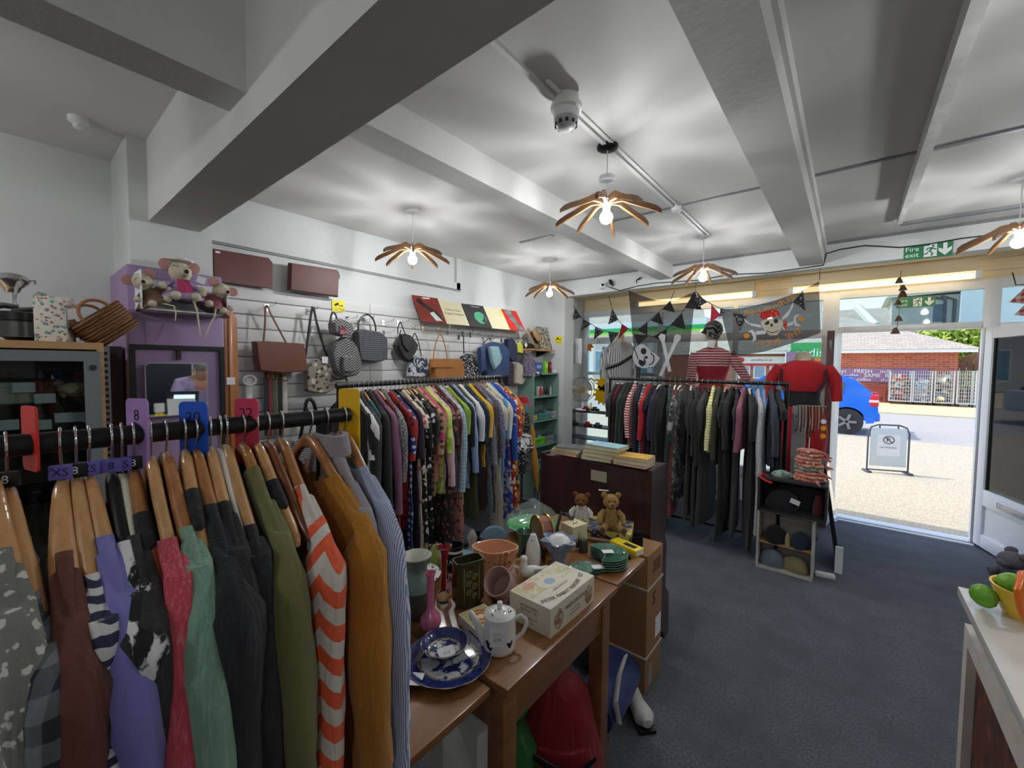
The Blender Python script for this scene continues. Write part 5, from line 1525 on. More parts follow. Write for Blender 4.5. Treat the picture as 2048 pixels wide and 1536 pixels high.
def mouse(name, label, base, s, dress, face_dir, lie=0.0, tail=None):
 t_ = thing(name, label, 'plush toy', base, 0, 'plush mice', rot=(lie, 0, 0))
 MB().lathe([(0.02 * s, 0.105 * s), (0.035 * s, 0.095 * s), (0.06 * s, 0.06 * s), (0.115 * s, 0.004), (0.11 * s, -0.004 * s), (0, 0)], 22, fn=lambda a, z: 1 + 0.06 * sin(7 * a) * (1 if z < 0.05 * s else 0.2)).build('dress', dress, t_)
 MB().sph((0.005, 0, 0.15 * s), (0.05 * s, 0.052 * s, 0.055 * s)).build('head', m_mouse, t_)
 MB().tube([(0.02 * s, face_dir * 0.01, 0.148 * s), (0.06 * s, face_dir * 0.022 * s, 0.145 * s), (0.085 * s, face_dir * 0.03 * s, 0.142 * s)], [0.04 * s, 0.026 * s, 0.012 * s], 12).build('muzzle', m_mouse, t_)
 MB().sph((0.092 * s, face_dir * 0.032 * s, 0.146 * s), 0.011 * s, 10).build('nose', BLACK_PL, t_)
 for q in (-1, 1):
  MB().lathe([(0, 0.004), (0.030 * s, 0.004), (0.032 * s, 0), (0.030 * s, -0.004), (0, -0.004)], 16, m=RY(pi / 2) @ RX(0), c=(0.0, q * 0.06 * s, 0.185 * s)).build('ear', m_mear, t_)
  MB().tube([(0.01, q * 0.035 * s, 0.09 * s), (0.03 * s, q * 0.075 * s, 0.065 * s), (0.055 * s, q * 0.085 * s, 0.06 * s)], [0.015 * s, 0.014 * s, 0.016 * s], 8).build('arm', dress, t_)
  MB().sph((0.06 * s, q * 0.087 * s, 0.062 * s), 0.019 * s, 10).build('paw', m_mouse, t_)
  MB().tube([(0.05 * s, q * 0.035 * s, 0.015 * s), (0.10 * s, q * 0.042 * s, 0.006 * s)], [0.018 * s, 0.02 * s], 8).build('leg', m_mouse, t_)
  MB().sph((0.112 * s, q * 0.043 * s, 0.012 * s), 0.023 * s, 10).build('foot', m_mouse, t_)
  MB().tube([(0.045 * s + 0.012 * s * cos(a), q * 0.026 * s + 0.012 * s * sin(a), 0.17 * s + 0.004) for a in [2 * pi * k / 12 for k in range(13)]], 0.0012 * s, 5).build('spectacles', BLACK_PL, t_)
 if tail:
  MB().tube(tail, [0.006 * s, 0.005 * s, 0.0045 * s, 0.003 * s], 7).build('tail', m_mouse, t_)
 return t_
c_ = at(362, 592, 'x', -2.50)
ms = mouse('plush_mouse', 'largest plush mouse, in a purple gingham dress and pink apron, atop the tray', (-2.51, c_.y, c_.z - 0.02), 0.88, m_gd, 0.3, 0, [(0.08, 0.03, 0.0), (0.1, 0.04, -0.05), (0.10, 0.045, -0.11), (0.10, 0.05, -0.17)])
MB().add([(0.066, -0.026, 0.066), (0.066, 0.028, 0.066), (0.09, 0.034, 0.03), (0.09, -0.03, 0.03), (0.048, 0.022, 0.095), (0.048, -0.02, 0.095)], [(0, 1, 2, 3), (0, 5, 4, 1)]).build('apron', m_pinkap, ms)
MB().lathe([(0.05, 0.186), (0.054, 0.196), (0.03, 0.204), (0, 0.208)], 16, fn=lambda a, z: 1 + 0.1 * sin(9 * a)).build('mob_cap', PAPER, ms)
MB().box(0.0965, 0.098, 0.012, 0.047, 0.092, 0.124, m=RX(-0.3)).build('price_label', PAPER, ms)
c_ = at(316, 612, 'x', -2.50)
mouse('plush_mouse', 'plush mouse lying at the left of the tray under the large one', (-2.51, c_.y, zt0 + 0.025), 0.72, mat('brown_tweed_jacket', (106, 84, 66), 0.9), -0.4, 0.5, [(0.07, 0.0, 0.0), (0.1, 0.03, -0.03), (0.1, 0.02, -0.06), (0.1, 0.0, -0.09)])
c_ = at(420, 612, 'x', -2.50)
mouse('plush_mouse', 'plush mouse in a burgundy frilled skirt at the right of the tray', (-2.50, c_.y, zt0 + 0.02), 0.74, m_bur, 0.6, -0.45, [(0.09, 0.0, 0.0), (0.1, 0.01, -0.04), (0.1, 0.01, -0.09), (0.1, 0.02, -0.15)])
# --- wooden board with price tag
wbd = thing('wooden_board', 'long orange-brown wooden board leaning between the column and the bags', 'board', (-2.9, at(460, 830, 'x', -2.9).y, 0))
y0_, y1_ = at(447, 700, 'x', -2.9).y, at(475, 700, 'x', -2.9).y
z1_ = at(457, 617, 'x', -2.9).z
wb(MB().prism([(y0_, 0), (y1_ + 0.01, 0), (y1_, z1_ - 0.06), (y1_ - 0.03, z1_), (y0_ + 0.01, z1_)], -2.925, -2.90, lambda a, b, t: (t, a, b)), 'board', wood('orange_pine', (160, 100, 50), (190, 126, 68), 0.3, 2, 4, 0.5), wbd)
wb(MB().box(-2.9, -2.888, (y0_ + y1_) / 2 - 0.012, (y0_ + y1_) / 2 + 0.008, 0.0, z1_ - 0.02, bv=0.003), 'rib', wood('orange_pine', (160, 100, 50), (190, 126, 68)), wbd)
lt_ = at(462, 762, 'x', -2.885)
wb(MB().box(-2.887, -2.8855, lt_.y - 0.022, lt_.y + 0.022, lt_.z - 0.022, lt_.z + 0.022), 'price_label', PAPER, wbd)
# --- cases on top of the slat wall
m_mar = mat('maroon_leatherette', (92, 44, 40), 0.4, var=0.06, vscale=6)
l1 = pw([(427, 499), (534, 517), (542, 526), (542, 582), (427, 571)], XS + 0.02)
c1_ = thing('document_case', 'flat maroon document case on the ledge, half hidden by the column', 'case', (XS, l1[3].y - 0.15, 2.042))
for v in l1[2:]:
 pass
l1[3].z = l1[4].z = 2.044
l1[0].y = l1[4].y = at(423, 540, 'x', XS).y
wb(pillow(l1, NX, 0.03, 0.985, 4, 1), 'body', m_mar, c1_)
lp_ = at(436, 504, 'x', XS + 0.055)
wb(MB().box(XS + 0.051, XS + 0.052, lp_.y - 0.012, lp_.y + 0.012, lp_.z - 0.006, lp_.z + 0.006), 'sticker', PAPER, c1_)
l2 = pw([(573, 527), (668, 541), (672, 547), (670, 598), (571, 585)], XS + 0.03)
l2[3].z = l2[4].z = 2.044
c2_ = thing('document_case', 'puffed dark maroon zip case on the ledge above the bags', 'case', (XS, l2[3].y - 0.15, 2.042))
wb(pillow(l2, NX, 0.06, 0.94, 6, 2), 'body', mat('dark_maroon_leather', (84, 36, 30), 0.5, var=0.08, vscale=6), c2_)
zp = at(676, 552, 'x', XS + 0.05)
wb(MB().box(zp.x - 0.004, zp.x + 0.004, zp.y - 0.015, zp.y + 0.012, zp.z - 0.02, zp.z + 0.015, bv=0.003), 'zip_end', BLACK_PL, c2_)
# --- hooks on the slat wall
def prong(px, py, label):
 p = at(px, py, 'x', XS)
 t_ = thing('slat_hook', label, 'hook', p, 0, 'chrome hooks on the slatted wall')
 MB().box(0, 0.004, -0.012, 0.012, -0.035, 0.012).build('plate', CHROME, t_)
 MB().tube([(0.003, 0, -0.012), (0.14, 0, -0.002), (0.155, 0, 0.014)], 0.0028, 6).build('prong', CHROME, t_)
hooks = [(533, 612, 'brown tote'), (616, 620, 'speckled shoulder bag'), (694, 636, 'yellow camera sign, empty'), (667, 624, 'patterned backpack'), (727, 638, 'gingham handbag'), (766, 643, 'gap beside the gingham bag, empty'), (767, 664, 'gap below the first empty hook'), (796, 644, 'black rucksack'), (826, 651, 'first record sleeve'), (845, 655, 'left end of the record ledge'), (876, 658, 'second record sleeve'), (895, 662, 'second and third sleeve'), (925, 665, 'third sleeve, left'), (940, 668, 'third sleeve, right'), (965, 672, 'fourth sleeve, left'), (981, 674, 'fourth sleeve, right'), (1002, 678, 'fifth sleeve, left'), (1014, 680, 'fifth sleeve, right'), (1035, 684, 'boater hat'), (917, 672, 'tan handbag'), (967, 680, 'blue jacket')]
for px, py, s in hooks:
 prong(px, py, 'chrome slat hook by the ' + s)
def bag(name, label, body_px, x, thick, m, k=0.9, sub=2, rnd=0.25, cat='bag'):
 pts = pw(body_px, x)
 c = sum(pts, Vector()) / len(pts)
 t_ = thing(name, label, cat, (x, c.y, min(p.z for p in pts)), 0, 'bags on the slatted wall')
 wb(pillow(pts, NX, thick, k, 6, sub, rnd), 'body', m, t_)
 return t_
m_tote = mat('brown_tote_leather', (106, 62, 46), 0.4, var=0.08, vscale=5)
t_ = bag('tote_bag', 'large plain brown tote bag with thin straps on the slatted wall', [(498, 682), (550, 684), (599, 687), (606, 743), (555, 746), (506, 742)], XS + 0.05, 0.10, m_tote, 0.93, 2, 0.1)
for x in (XS + 0.07, XS + 0.13):
 wb(strap([(527, 684), (530, 650), (531, 614), (534, 609), (540, 625), (556, 655), (572, 685)], x, 0.006), 'strap', m_tote, t_)
m_speck = fabric('grey_dog_print', 'floral', (140, 134, 118), (40, 38, 36), (190, 184, 166), 0.9, rough=0.6, bump=0.1)
t_ = bag('shoulder_bag', 'grey shoulder bag printed with small black dogs and a price label', [(607, 727), (636, 716), (658, 718), (668, 775), (645, 788), (604, 784)], XS + 0.06, 0.06, m_speck)
wb(strap([(609, 725), (615, 680), (624, 615), (627, 613), (634, 650), (648, 695), (656, 718)], XS + 0.09, 0.009), 'strap', BLACK_PL, t_)
lq = at(650, 720, 'x', XS + 0.125)
wb(MB().box(lq.x, lq.x + 0.001, lq.y - 0.022, lq.y + 0.022, lq.z - 0.024, lq.z + 0.024), 'price_label', PAPER, t_)
m_tri = fabric('woven_tribal_stripe', 'chevron', (160, 158, 156), (40, 40, 44), None, 1.1)
m_tri2 = fabric('pink_woven_band', 'paint', (176, 100, 106), (60, 56, 60), None, 0.5)
t_ = bag('backpack', 'black, grey and pink woven pattern backpack', [(655, 685), (680, 672), (700, 690), (712, 735), (700, 752), (672, 755), (655, 740), (648, 705)], XS + 0.05, 0.12, m_tri)
wb(pillow(pw([(652, 645), (668, 637), (692, 648), (697, 668), (672, 674), (655, 668)], XS + 0.09), NX, 0.11, 0.85, 6, 2, 0.3), 'flap', m_tri, t_)
wb(pillow(pw([(676, 650), (692, 652), (694, 668), (677, 670)], XS + 0.195), NX, 0.012, 0.9, 4, 2, 0.3), 'pink_band', m_tri2, t_)
wb(pillow(pw([(678, 712), (704, 712), (707, 742), (680, 746)], XS + 0.16), NX, 0.05, 0.85, 5, 2, 0.3), 'pocket', m_tri, t_)
for l in ([(660, 645), (664, 625), (670, 626), (676, 645)], [(664, 750), (668, 758), (684, 758), (704, 748), (704, 735)], [(683, 672), (676, 690), (690, 705)], [(690, 755), (695, 762)]):
 wb(strap(l, XS + 0.15, 0.008), 'strap', BLACK_PL, t_)
m_gg = fabric('grey_black_gingham', 'check', (112, 114, 120), (28, 28, 32), None, 0.55)
t_ = bag('handbag', 'grey and black gingham handbag with black handles', [(700, 662), (712, 658), (750, 664), (764, 678), (764, 720), (740, 726), (706, 722)], XS + 0.05, 0.10, m_gg, 0.9, 2, 0.15)
for x in (XS + 0.07, XS + 0.13):
 wb(strap([(717, 672), (716, 645), (724, 632), (735, 628), (746, 636), (752, 655), (750, 676)], x, 0.007, 0.9), 'strap', BLACK_PL, t_)
m_bl = mat('black_soft_leather', (44, 42, 42), 0.5, var=0.1)
t_ = bag('rucksack', 'black soft leather rucksack on the slatted wall', [(780, 690), (797, 667), (810, 670), (826, 690), (820, 706), (806, 726), (792, 716)], XS + 0.05, 0.10, m_bl, 0.85)
wb(pillow(pw([(797, 668), (808, 672), (825, 690), (812, 706), (800, 690)], XS + 0.13), NX, 0.04, 0.85, 5, 2, 0.3), 'flap', m_bl, t_)
for l in ([(796, 668), (795, 655), (801, 642), (805, 655), (812, 672)], [(792, 700), (796, 680), (802, 660)]):
 wb(strap(l, XS + 0.14, 0.006), 'strap', BLACK_PL, t_)
m_bwt = fabric('navy_white_painted_cloth', 'paint', (44, 58, 76), (196, 200, 204), None, 0.8)
t_ = bag('shoulder_bag', 'navy and white patterned shoulder bag', [(814, 715), (844, 711), (850, 740), (846, 755), (808, 754)], XS + 0.06, 0.07, m_bwt, 0.9)
wb(strap([(822, 714), (824, 680), (829, 663), (836, 680), (843, 712)], XS + 0.10, 0.006), 'strap', m_bl, t_)
m_tan = mat('tan_leather', (168, 112, 58), 0.4, var=0.08)
t_ = bag('handbag', 'large tan leather handbag with a front flap', [(857, 717), (908, 717), (914, 735), (914, 762), (854, 762), (852, 735)], XS + 0.05, 0.12, m_tan, 0.93, 2, 0.1)
wb(pillow(pw([(859, 718), (907, 718), (906, 735), (860, 735)], XS + 0.165), NX, 0.015, 0.95, 4), 'flap', m_tan, t_)
for x in (XS + 0.08, XS + 0.17):
 wb(strap([(866, 728), (868, 700), (876, 672), (881, 668), (886, 676), (892, 700), (896, 728)], x, 0.007), 'strap', m_tan, t_)
m_dots = fabric('black_white_brush_dots', 'floral', (24, 24, 26), (226, 226, 222), None, 0.45)
t_ = bag('drawstring_bag', 'black and white dotted drawstring bag', [(918, 712), (930, 706), (940, 712), (953, 745), (950, 765), (915, 765), (912, 735)], XS + 0.05, 0.09, m_dots)
wb(strap([(928, 708), (927, 690), (927, 671)], XS + 0.10, 0.008), 'strap', BLACK_PL, t_)
# blue jacket with a jug-printed bag
m_navyj = fabric('blue_anorak', 'plain', (34, 66, 110), rough=0.6)
t_ = bag('anorak', 'blue anorak hanging on the slatted wall', [(962, 690), (975, 683), (995, 688), (1005, 700), (1006, 756), (955, 756), (952, 720), (955, 695)], XS + 0.05, 0.12, m_navyj, cat='coat')
wb(pillow(pw([(953, 695), (962, 692), (966, 740), (955, 748)], XS + 0.13), NX, 0.06, 0.8), 'sleeve', m_navyj, t_)
wb(strap([(966, 690), (975, 677), (980, 677), (984, 686)], XS + 0.10, 0.005), 'hanger_loop', BLACK_PL, t_)
o = thing('clear_jug', 'pale see-through plastic jug bag hung in front of the blue anorak', 'jug', at(984, 740, 'x', XS + 0.2))
m_clr = mat('milky_teal_plastic', (150, 186, 190), 0.2, var=0.05, alpha=0.8)
wb(pillow(pw([(973, 693), (992, 692), (997, 715), (996, 726), (984, 740), (978, 725)], XS + 0.19), NX, 0.05, 0.85, 6, 2, 0.2), 'body', m_clr, o)
wb(strap([(996, 712), (1004, 708), (1004, 718), (997, 726)], XS + 0.21, 0.004, 1), 'handle', m_clr, o)
m_nv = fabric('navy_scarf', 'plain', (34, 42, 70))
t_ = bag('scarf', 'navy scarf hanging next to the anorak', [(1006, 677), (1020, 676), (1027, 690), (1028, 722), (1018, 724), (1010, 715)], XS + 0.05, 0.06, m_nv, cat='scarf')
m_purp = fabric('dark_purple_scarf', 'plain', (56, 34, 56))
t_ = bag('scarf', 'long dark purple scarf below the navy scarf', [(1011, 722), (1022, 724), (1020, 772), (1008, 772)], XS + 0.05, 0.05, m_purp, cat='scarf')
m_lime = mat('lime_felt', (196, 204, 80), 0.9)
t_ = bag('coin_purse', 'small lime green purse hanging by the scarves', [(1028, 688), (1036, 684), (1043, 695), (1040, 708), (1030, 706)], XS + 0.06, 0.05, m_lime, 0.85)
wb(strap([(1028, 690), (1030, 681), (1035, 682), (1038, 690)], XS + 0.08, 0.003, 1), 'loop', m_lime, t_)
m_cnv = fabric('oatmeal_canvas', 'plain', (196, 190, 170))
t_ = bag('canvas_bag', 'oatmeal canvas bag hanging low by the green bookcase', [(1026, 726), (1040, 730), (1044, 755), (1035, 770), (1022, 768)], XS + 0.05, 0.08, m_cnv)
# rag doll
dp = at(1055, 730, 'x', XS + 0.12)
k_ = kk = mpp(dp)
dl_ = thing('rag_doll', 'rag doll in a grey dress and black hat at the end of the slatted wall', 'doll', dp)
m_gdr = fabric('grey_sprig_dress', 'floral', (96, 88, 104), (140, 130, 146), None, 0.5)
b_ = dp
wb(MB().lathe([(8 * k_, 22 * k_), (12 * k_, 10 * k_), (20 * k_, -22 * k_), (0, -20 * k_)], 18, c=b_, fn=lambda a, z: 1 + 0.08 * sin(6 * a)), 'dress', m_gdr, dl_)
wb(MB().sph(b_ + Vector((0, 0, 30 * k_)), 9 * k_), 'head', m_mouse, dl_)
wb(MB().sph(b_ + Vector((0, 0, 36 * k_)), (13 * k_, 13 * k_, 8 * k_)), 'hat', fabric('black_fur', 'plain', (18, 18, 18)), dl_)
for s in (-1, 1):
 wb(MB().tube([b_ + Vector((0.01, s * 9 * k_, 18 * k_)), b_ + Vector((0.03, s * 14 * k_, 0)), b_ + Vector((0.05, s * 13 * k_, -16 * k_))], [4 * k_, 4.5 * k_, 3.5 * k_], 8), 'arm', m_gdr, dl_)
 wb(MB().tube([b_ + Vector((0.0, s * 6 * k_, -16 * k_)), b_ + Vector((0.09, s * 8 * k_ + 0.06, -18 * k_))], [5 * k_, 4 * k_], 8), 'leg', PAPER, dl_)
 wb(MB().sph(b_ + Vector((0.10, s * 8 * k_ + 0.075, -19 * k_)), (0.02, 0.03, 0.018)), 'shoe', BLACK_PL, dl_)
# belts under the tote
belts = [((494, 756), (498, 830), (206, 206, 200), 0.018, 'white woven belt with a round white buckle'), ((528, 746), (525, 832), (40, 44, 56), 0.014, 'navy belt under the brown tote'), ((535, 748), (534, 832), (130, 40, 48), 0.012, 'dark red belt under the brown tote'), ((545, 748), (543, 832), (90, 92, 62), 0.014, 'olive belt under the brown tote'), ((556, 748), (553, 832), (30, 30, 30), 0.014, 'black belt under the brown tote'), ((566, 752), (563, 832), (196, 190, 176), 0.014, 'cream belt with a brass buckle')]
for (a, b_, c, w, lb) in belts:
 p0, p1 = at(a[0] + 4, a[1], 'x', XS + 0.05), at(b_[0] + 4, b_[1] + 40, 'x', XS + 0.05)
 t_ = thing('belt', lb, 'belt', p0, 0, 'belts on the slatted wall')
 wb(MB().box(XS + 0.046, XS + 0.05, p0.y - w, p0.y + w, p1.z, p0.z, bv=0.001), 'band', mat('belt_%d_%d_%d' % c, c, 0.6), t_)
 cz = p0.z - 0.015
 if 'white' in lb:
  wb(MB().tube([(XS + 0.058, p0.y + 0.036 * cos(q), cz + 0.03 * sin(q)) for q in [2 * pi * k / 20 for k in range(21)]], 0.008, 8), 'buckle', PAPER, t_)
 else:
  wb(MB().tube([(XS + 0.056, p0.y + 0.018 * cos(q), cz + 0.02 * sin(q)) for q in [2 * pi * k / 12 for k in range(13)]], 0.003, 6), 'buckle', mat('brass', (190, 150, 80), 0.3, 0.9), t_)
# zebra tote low behind the front rail
m_zb = fabric('zebra_canvas', 'zebra', (30, 30, 32), (220, 220, 218), None, 0.55)
t_ = bag('tote_bag', 'zebra striped tote bag low on the wall behind the front rail', [(576, 880), (640, 872), (648, 930), (580, 935)], XS + 0.06, 0.06, m_zb)
for x in (XS + 0.08, XS + 0.11):
 wb(strap([(600, 878), (608, 835), (612, 802), (620, 797), (628, 805), (636, 840), (640, 875)], x, 0.013), 'strap', BLACK_PL, t_)
# camera notices
m_yel = mat('warning_yellow', (232, 216, 40), 0.45, var=0.02)
def cctv(c, right, w, h, label, txt):
 up_ = Vector((0, 0, 1))
 r_ = Vector(right)
 n_ = r_.cross(up_)
 t_ = thing('camera_notice', label, 'sign', c)
 fm = face_m((0, 0, 0), r_, up_)
 MB().box(-w / 2, w / 2, -h / 2, h / 2, 0, 0.002, m=fm).build('board', m_yel, t_)
 letters(txt, h * 0.28, INK, t_, fm @ T(0, -h * 0.3, 0.0026))
 ic = MB().box(-0.3 * w, 0.05 * w, 0.0 * h, 0.18 * h, 0.002, 0.003, m=fm @ T(0, 0.12 * h, 0) @ RZ(0.5)).box(0.0 * w, 0.32 * w, -0.03 * h, 0.03 * h, 0.002, 0.003, m=fm @ T(0, 0.05 * h, 0)).box(0.28 * w, 0.33 * w, -0.1 * h, 0.1 * h, 0.002, 0.003, m=fm @ T(0, 0.05 * h, 0))
 ic.build('camera_symbol', INK, t_)
 return t_
a_, b_ = at(664, 599, 'x', XS + 0.004), at(689, 625, 'x', XS + 0.004)
cctv((a_ + b_) / 2, (0, 1, 0), abs(b_.y - a_.y), abs(a_.z - b_.z), 'yellow camera warning sign on the slatted wall', 'CCTV')
a_, b_ = at(1111, 672, 'y', YL - 0.004), at(1124, 687, 'y', YL - 0.004)
cctv((a_ + b_) / 2, (1, 0, 0), abs(b_.x - a_.x), abs(a_.z - b_.z), 'small yellow camera warning sign in the far corner', 'CCTV')
# --- record sleeves leaning above the bags
recs = [(((823, 590), (872, 598), (893, 647), (842, 643)), 'red and dark record sleeve with motorcycle shapes, first of the row'), (((875, 600), (921, 606), (939, 652), (894, 648)), 'cream record sleeve with script lettering'), (((922, 607), (962, 613), (984, 656), (941, 653)), 'black record sleeve with a green disc'), (((964, 613), (1000, 618), (1020, 660), (983, 657)), 'plain cream record sleeve with a yellow corner'), (((1001, 618), (1035, 624), (1051, 663), (1021, 660)), 'red record sleeve with a grey figure, last of the row')]
rm = [mat('rec_dark_red', (120, 40, 32), 0.4, var=0.35, vscale=8), mat('rec_cream', (214, 206, 170), 0.5, var=0.03), mat('rec_black', (44, 44, 44), 0.4, var=0.05), mat('rec_cream', (214, 206, 170)), mat('rec_red', (206, 44, 36), 0.4, var=0.05)]
for i, (q, lb) in enumerate(recs):
 xb, xt_ = XS + 0.15, XS + 0.03
 bl = at(q[3][0], q[3][1], 'x', xb)
 br = at(q[2][0], q[2][1], 'x', xb)
 tl = at(q[0][0], q[0][1], 'x', xt_)
 trr = at(q[1][0], q[1][1], 'x', xt_)
 t_ = thing('record_sleeve', lb, 'record sleeve', (bl + br) / 2, 0, 'record sleeves on the slatted wall')
 rt_ = (br - bl)
 upv_ = (tl - bl)
 n_ = rt_.cross(upv_).normalized()
 if n_.x < 0:
  n_ = -n_
 def P(u, v, d=0.0, bl=bl, rt_=rt_, upv_=upv_, n_=n_):
  return bl + rt_ * u + upv_ * v + n_ * d
 wb(MB().add([P(0, 0), P(1, 0), P(1, 1), P(0, 1), P(0, 0, 0.004), P(1, 0, 0.004), P(1, 1, 0.004), P(0, 1, 0.004)], [(0, 3, 2, 1), (4, 5, 6, 7), (0, 1, 5, 4), (1, 2, 6, 5), (2, 3, 7, 6), (3, 0, 4, 7)]), 'sleeve', rm[i], t_, 0)
 d = 0.0048
 def disc(u, v, r, m, nm='printed_shape', sq=1.0):
  wb(MB().add([P(u + r * cos(a), v + r * sq * sin(a), d) for a in [2 * pi * k / 20 for k in range(20)]], [tuple(range(20))]), nm, m, t_, 0)
 def poly(l, m, dd=0.0):
  wb(MB().add([P(u, v, d + dd) for u, v in l], [tuple(range(len(l)))]), 'printed_shape', m, t_, 0)
 if i == 0:
  poly([(0.12, 0.70), (0.3, 0.78), (0.75, 0.45), (0.95, 0.1), (0.6, 0.2), (0.45, 0.45)], mat('rec_dk', (40, 26, 28), 0.5))
  disc(0.2, 0.78, 0.11, mat('rec_dk', (40, 26, 28)))
  poly([(0.45, 0.35), (0.62, 0.42), (0.85, 0.08), (0.6, 0.06)], mat('rec_pale', (190, 200, 196), 0.5), 0.0004)
  poly([(0.36, 0.9), (0.66, 0.92), (0.66, 0.97), (0.36, 0.95)], PAPER)
 if i == 1:
  letters('Anthony Dean', 0.034, INK, t_, Matrix.Translation(-Vector(t_.location)) @ face_m(P(0.5, 0.62, d), rt_, upv_))
  letters('Dragon Transport', 0.034, INK, t_, Matrix.Translation(-Vector(t_.location)) @ face_m(P(0.5, 0.46, d), rt_, upv_))
 if i == 2:
  disc(0.62, 0.42, 0.27, mat('rec_green', (84, 170, 130), 0.4, var=0.2, vscale=10))
  poly([(0.62, 0.3), (0.72, 0.34), (0.86, 0.6), (0.84, 0.3), (0.74, 0.14)], mat('rec_black', (44, 44, 44)), 0.0004)
  poly([(0.38, 0.9), (0.78, 0.9), (0.78, 0.92), (0.38, 0.92)], PAPER)
 if i == 3:
  poly([(0.74, 0.66), (0.95, 0.62), (0.98, 0.92), (0.82, 0.9)], mat('rec_yel', (236, 204, 110), 0.5))
 if i == 4:
  poly([(0.15, 1.0), (0.62, 1.0), (0.70, 0.5), (0.98, 0.0), (0.52, 0.0), (0.45, 0.3), (0.3, 0.45)], mat('rec_grey', (120, 116, 114), 0.5, var=0.6, vscale=14))
# --- small wall shelf with boater and picture
sh0, sh1 = at(1058, 697, 'x', -2.86), at(1110, 699, 'x', -2.86)
zsf = sh0.z
sf = thing('wall_shelf', 'small wooden bracket shelf in the far left corner', 'shelf', (-2.97, (sh0.y + sh1.y) / 2, zsf - 0.1))
wb(MB().box(XS, -2.86, sh0.y, sh1.y, zsf - 0.018, zsf), 'board', wood('pine_shelf', (186, 130, 84), (210, 160, 112), 0.5, 1, 4, 0.1), sf)
wb(MB().prism([(XS, zsf - 0.019), (-2.9, zsf - 0.019), (-2.9, zsf - 0.03), (XS, zsf - 0.09)], sh1.y - 0.12, sh1.y - 0.09, lambda a, b, t: (a, t, b)), 'bracket', BLACKM, sf)
pic0, pic1 = at(1071, 652, 'x', -3.0), at(1112, 697, 'x', -2.94)
pt = thing('drawing_print', 'black and cream drawing print leaning on the small wall shelf', 'print', ((-2.97), (pic0.y + pic1.y) / 2, zsf + 0.001))
m_draw = fabric('ink_drawing', 'paint', (206, 200, 178), (66, 60, 54), None, 0.35, bump=0.0)
wb(MB().add([(-2.94, pic0.y + 0.05, zsf + 0.001), (-2.94, pic1.y - 0.02, zsf + 0.001), (-3.02, pic1.y - 0.02, zsf + 0.29), (-3.02, pic0.y + 0.05, zsf + 0.29), (-2.95, pic0.y + 0.05, zsf + 0.001), (-2.95, pic1.y - 0.02, zsf + 0.001), (-3.03, pic1.y - 0.02, zsf + 0.29), (-3.03, pic0.y + 0.05, zsf + 0.29)], [(0, 1, 2, 3), (7, 6, 5, 4), (0, 4, 5, 1), (1, 5, 6, 2), (2, 6, 7, 3), (3, 7, 4, 0)]), 'sheet', m_draw, pt, 0)
hp_ = at(1067, 676, 'x', -2.90)
bh = thing('straw_boater', 'straw boater hat with a black band on the small wall shelf', 'hat', hp_, 0, None, rot=(0, 0, 0))
m_straw = wicker('straw', (176, 134, 88), (214, 176, 124), 2.2)
mm_ = RZ(0.5) @ RY(radians(62)) @ RX(0.1)
MB().lathe([(0, 0.07), (0.072, 0.07), (0.078, 0.064), (0.08, 0.0), (0.135, -0.004), (0.135, -0.009), (0.076, -0.006), (0.074, 0.06), (0, 0.062)], 28, m=mm_).build('crown_and_brim', m_straw, bh)
MB().lathe([(0.0815, 0.002), (0.0812, 0.035), (0.0806, 0.035), (0.0806, 0.002)], 28, m=mm_, cap=False).build('band', BLACK_PL, bh)
lq = at(1052, 690, 'x', -2.9)
o = MB().box(-0.001, 0.001, -0.022, 0.022, -0.022, 0.022, m=T(*lq) @ RX(0.6)).build('price_label', PAPER)
tag(o, 'white price label hanging from the straw boater', 'label')
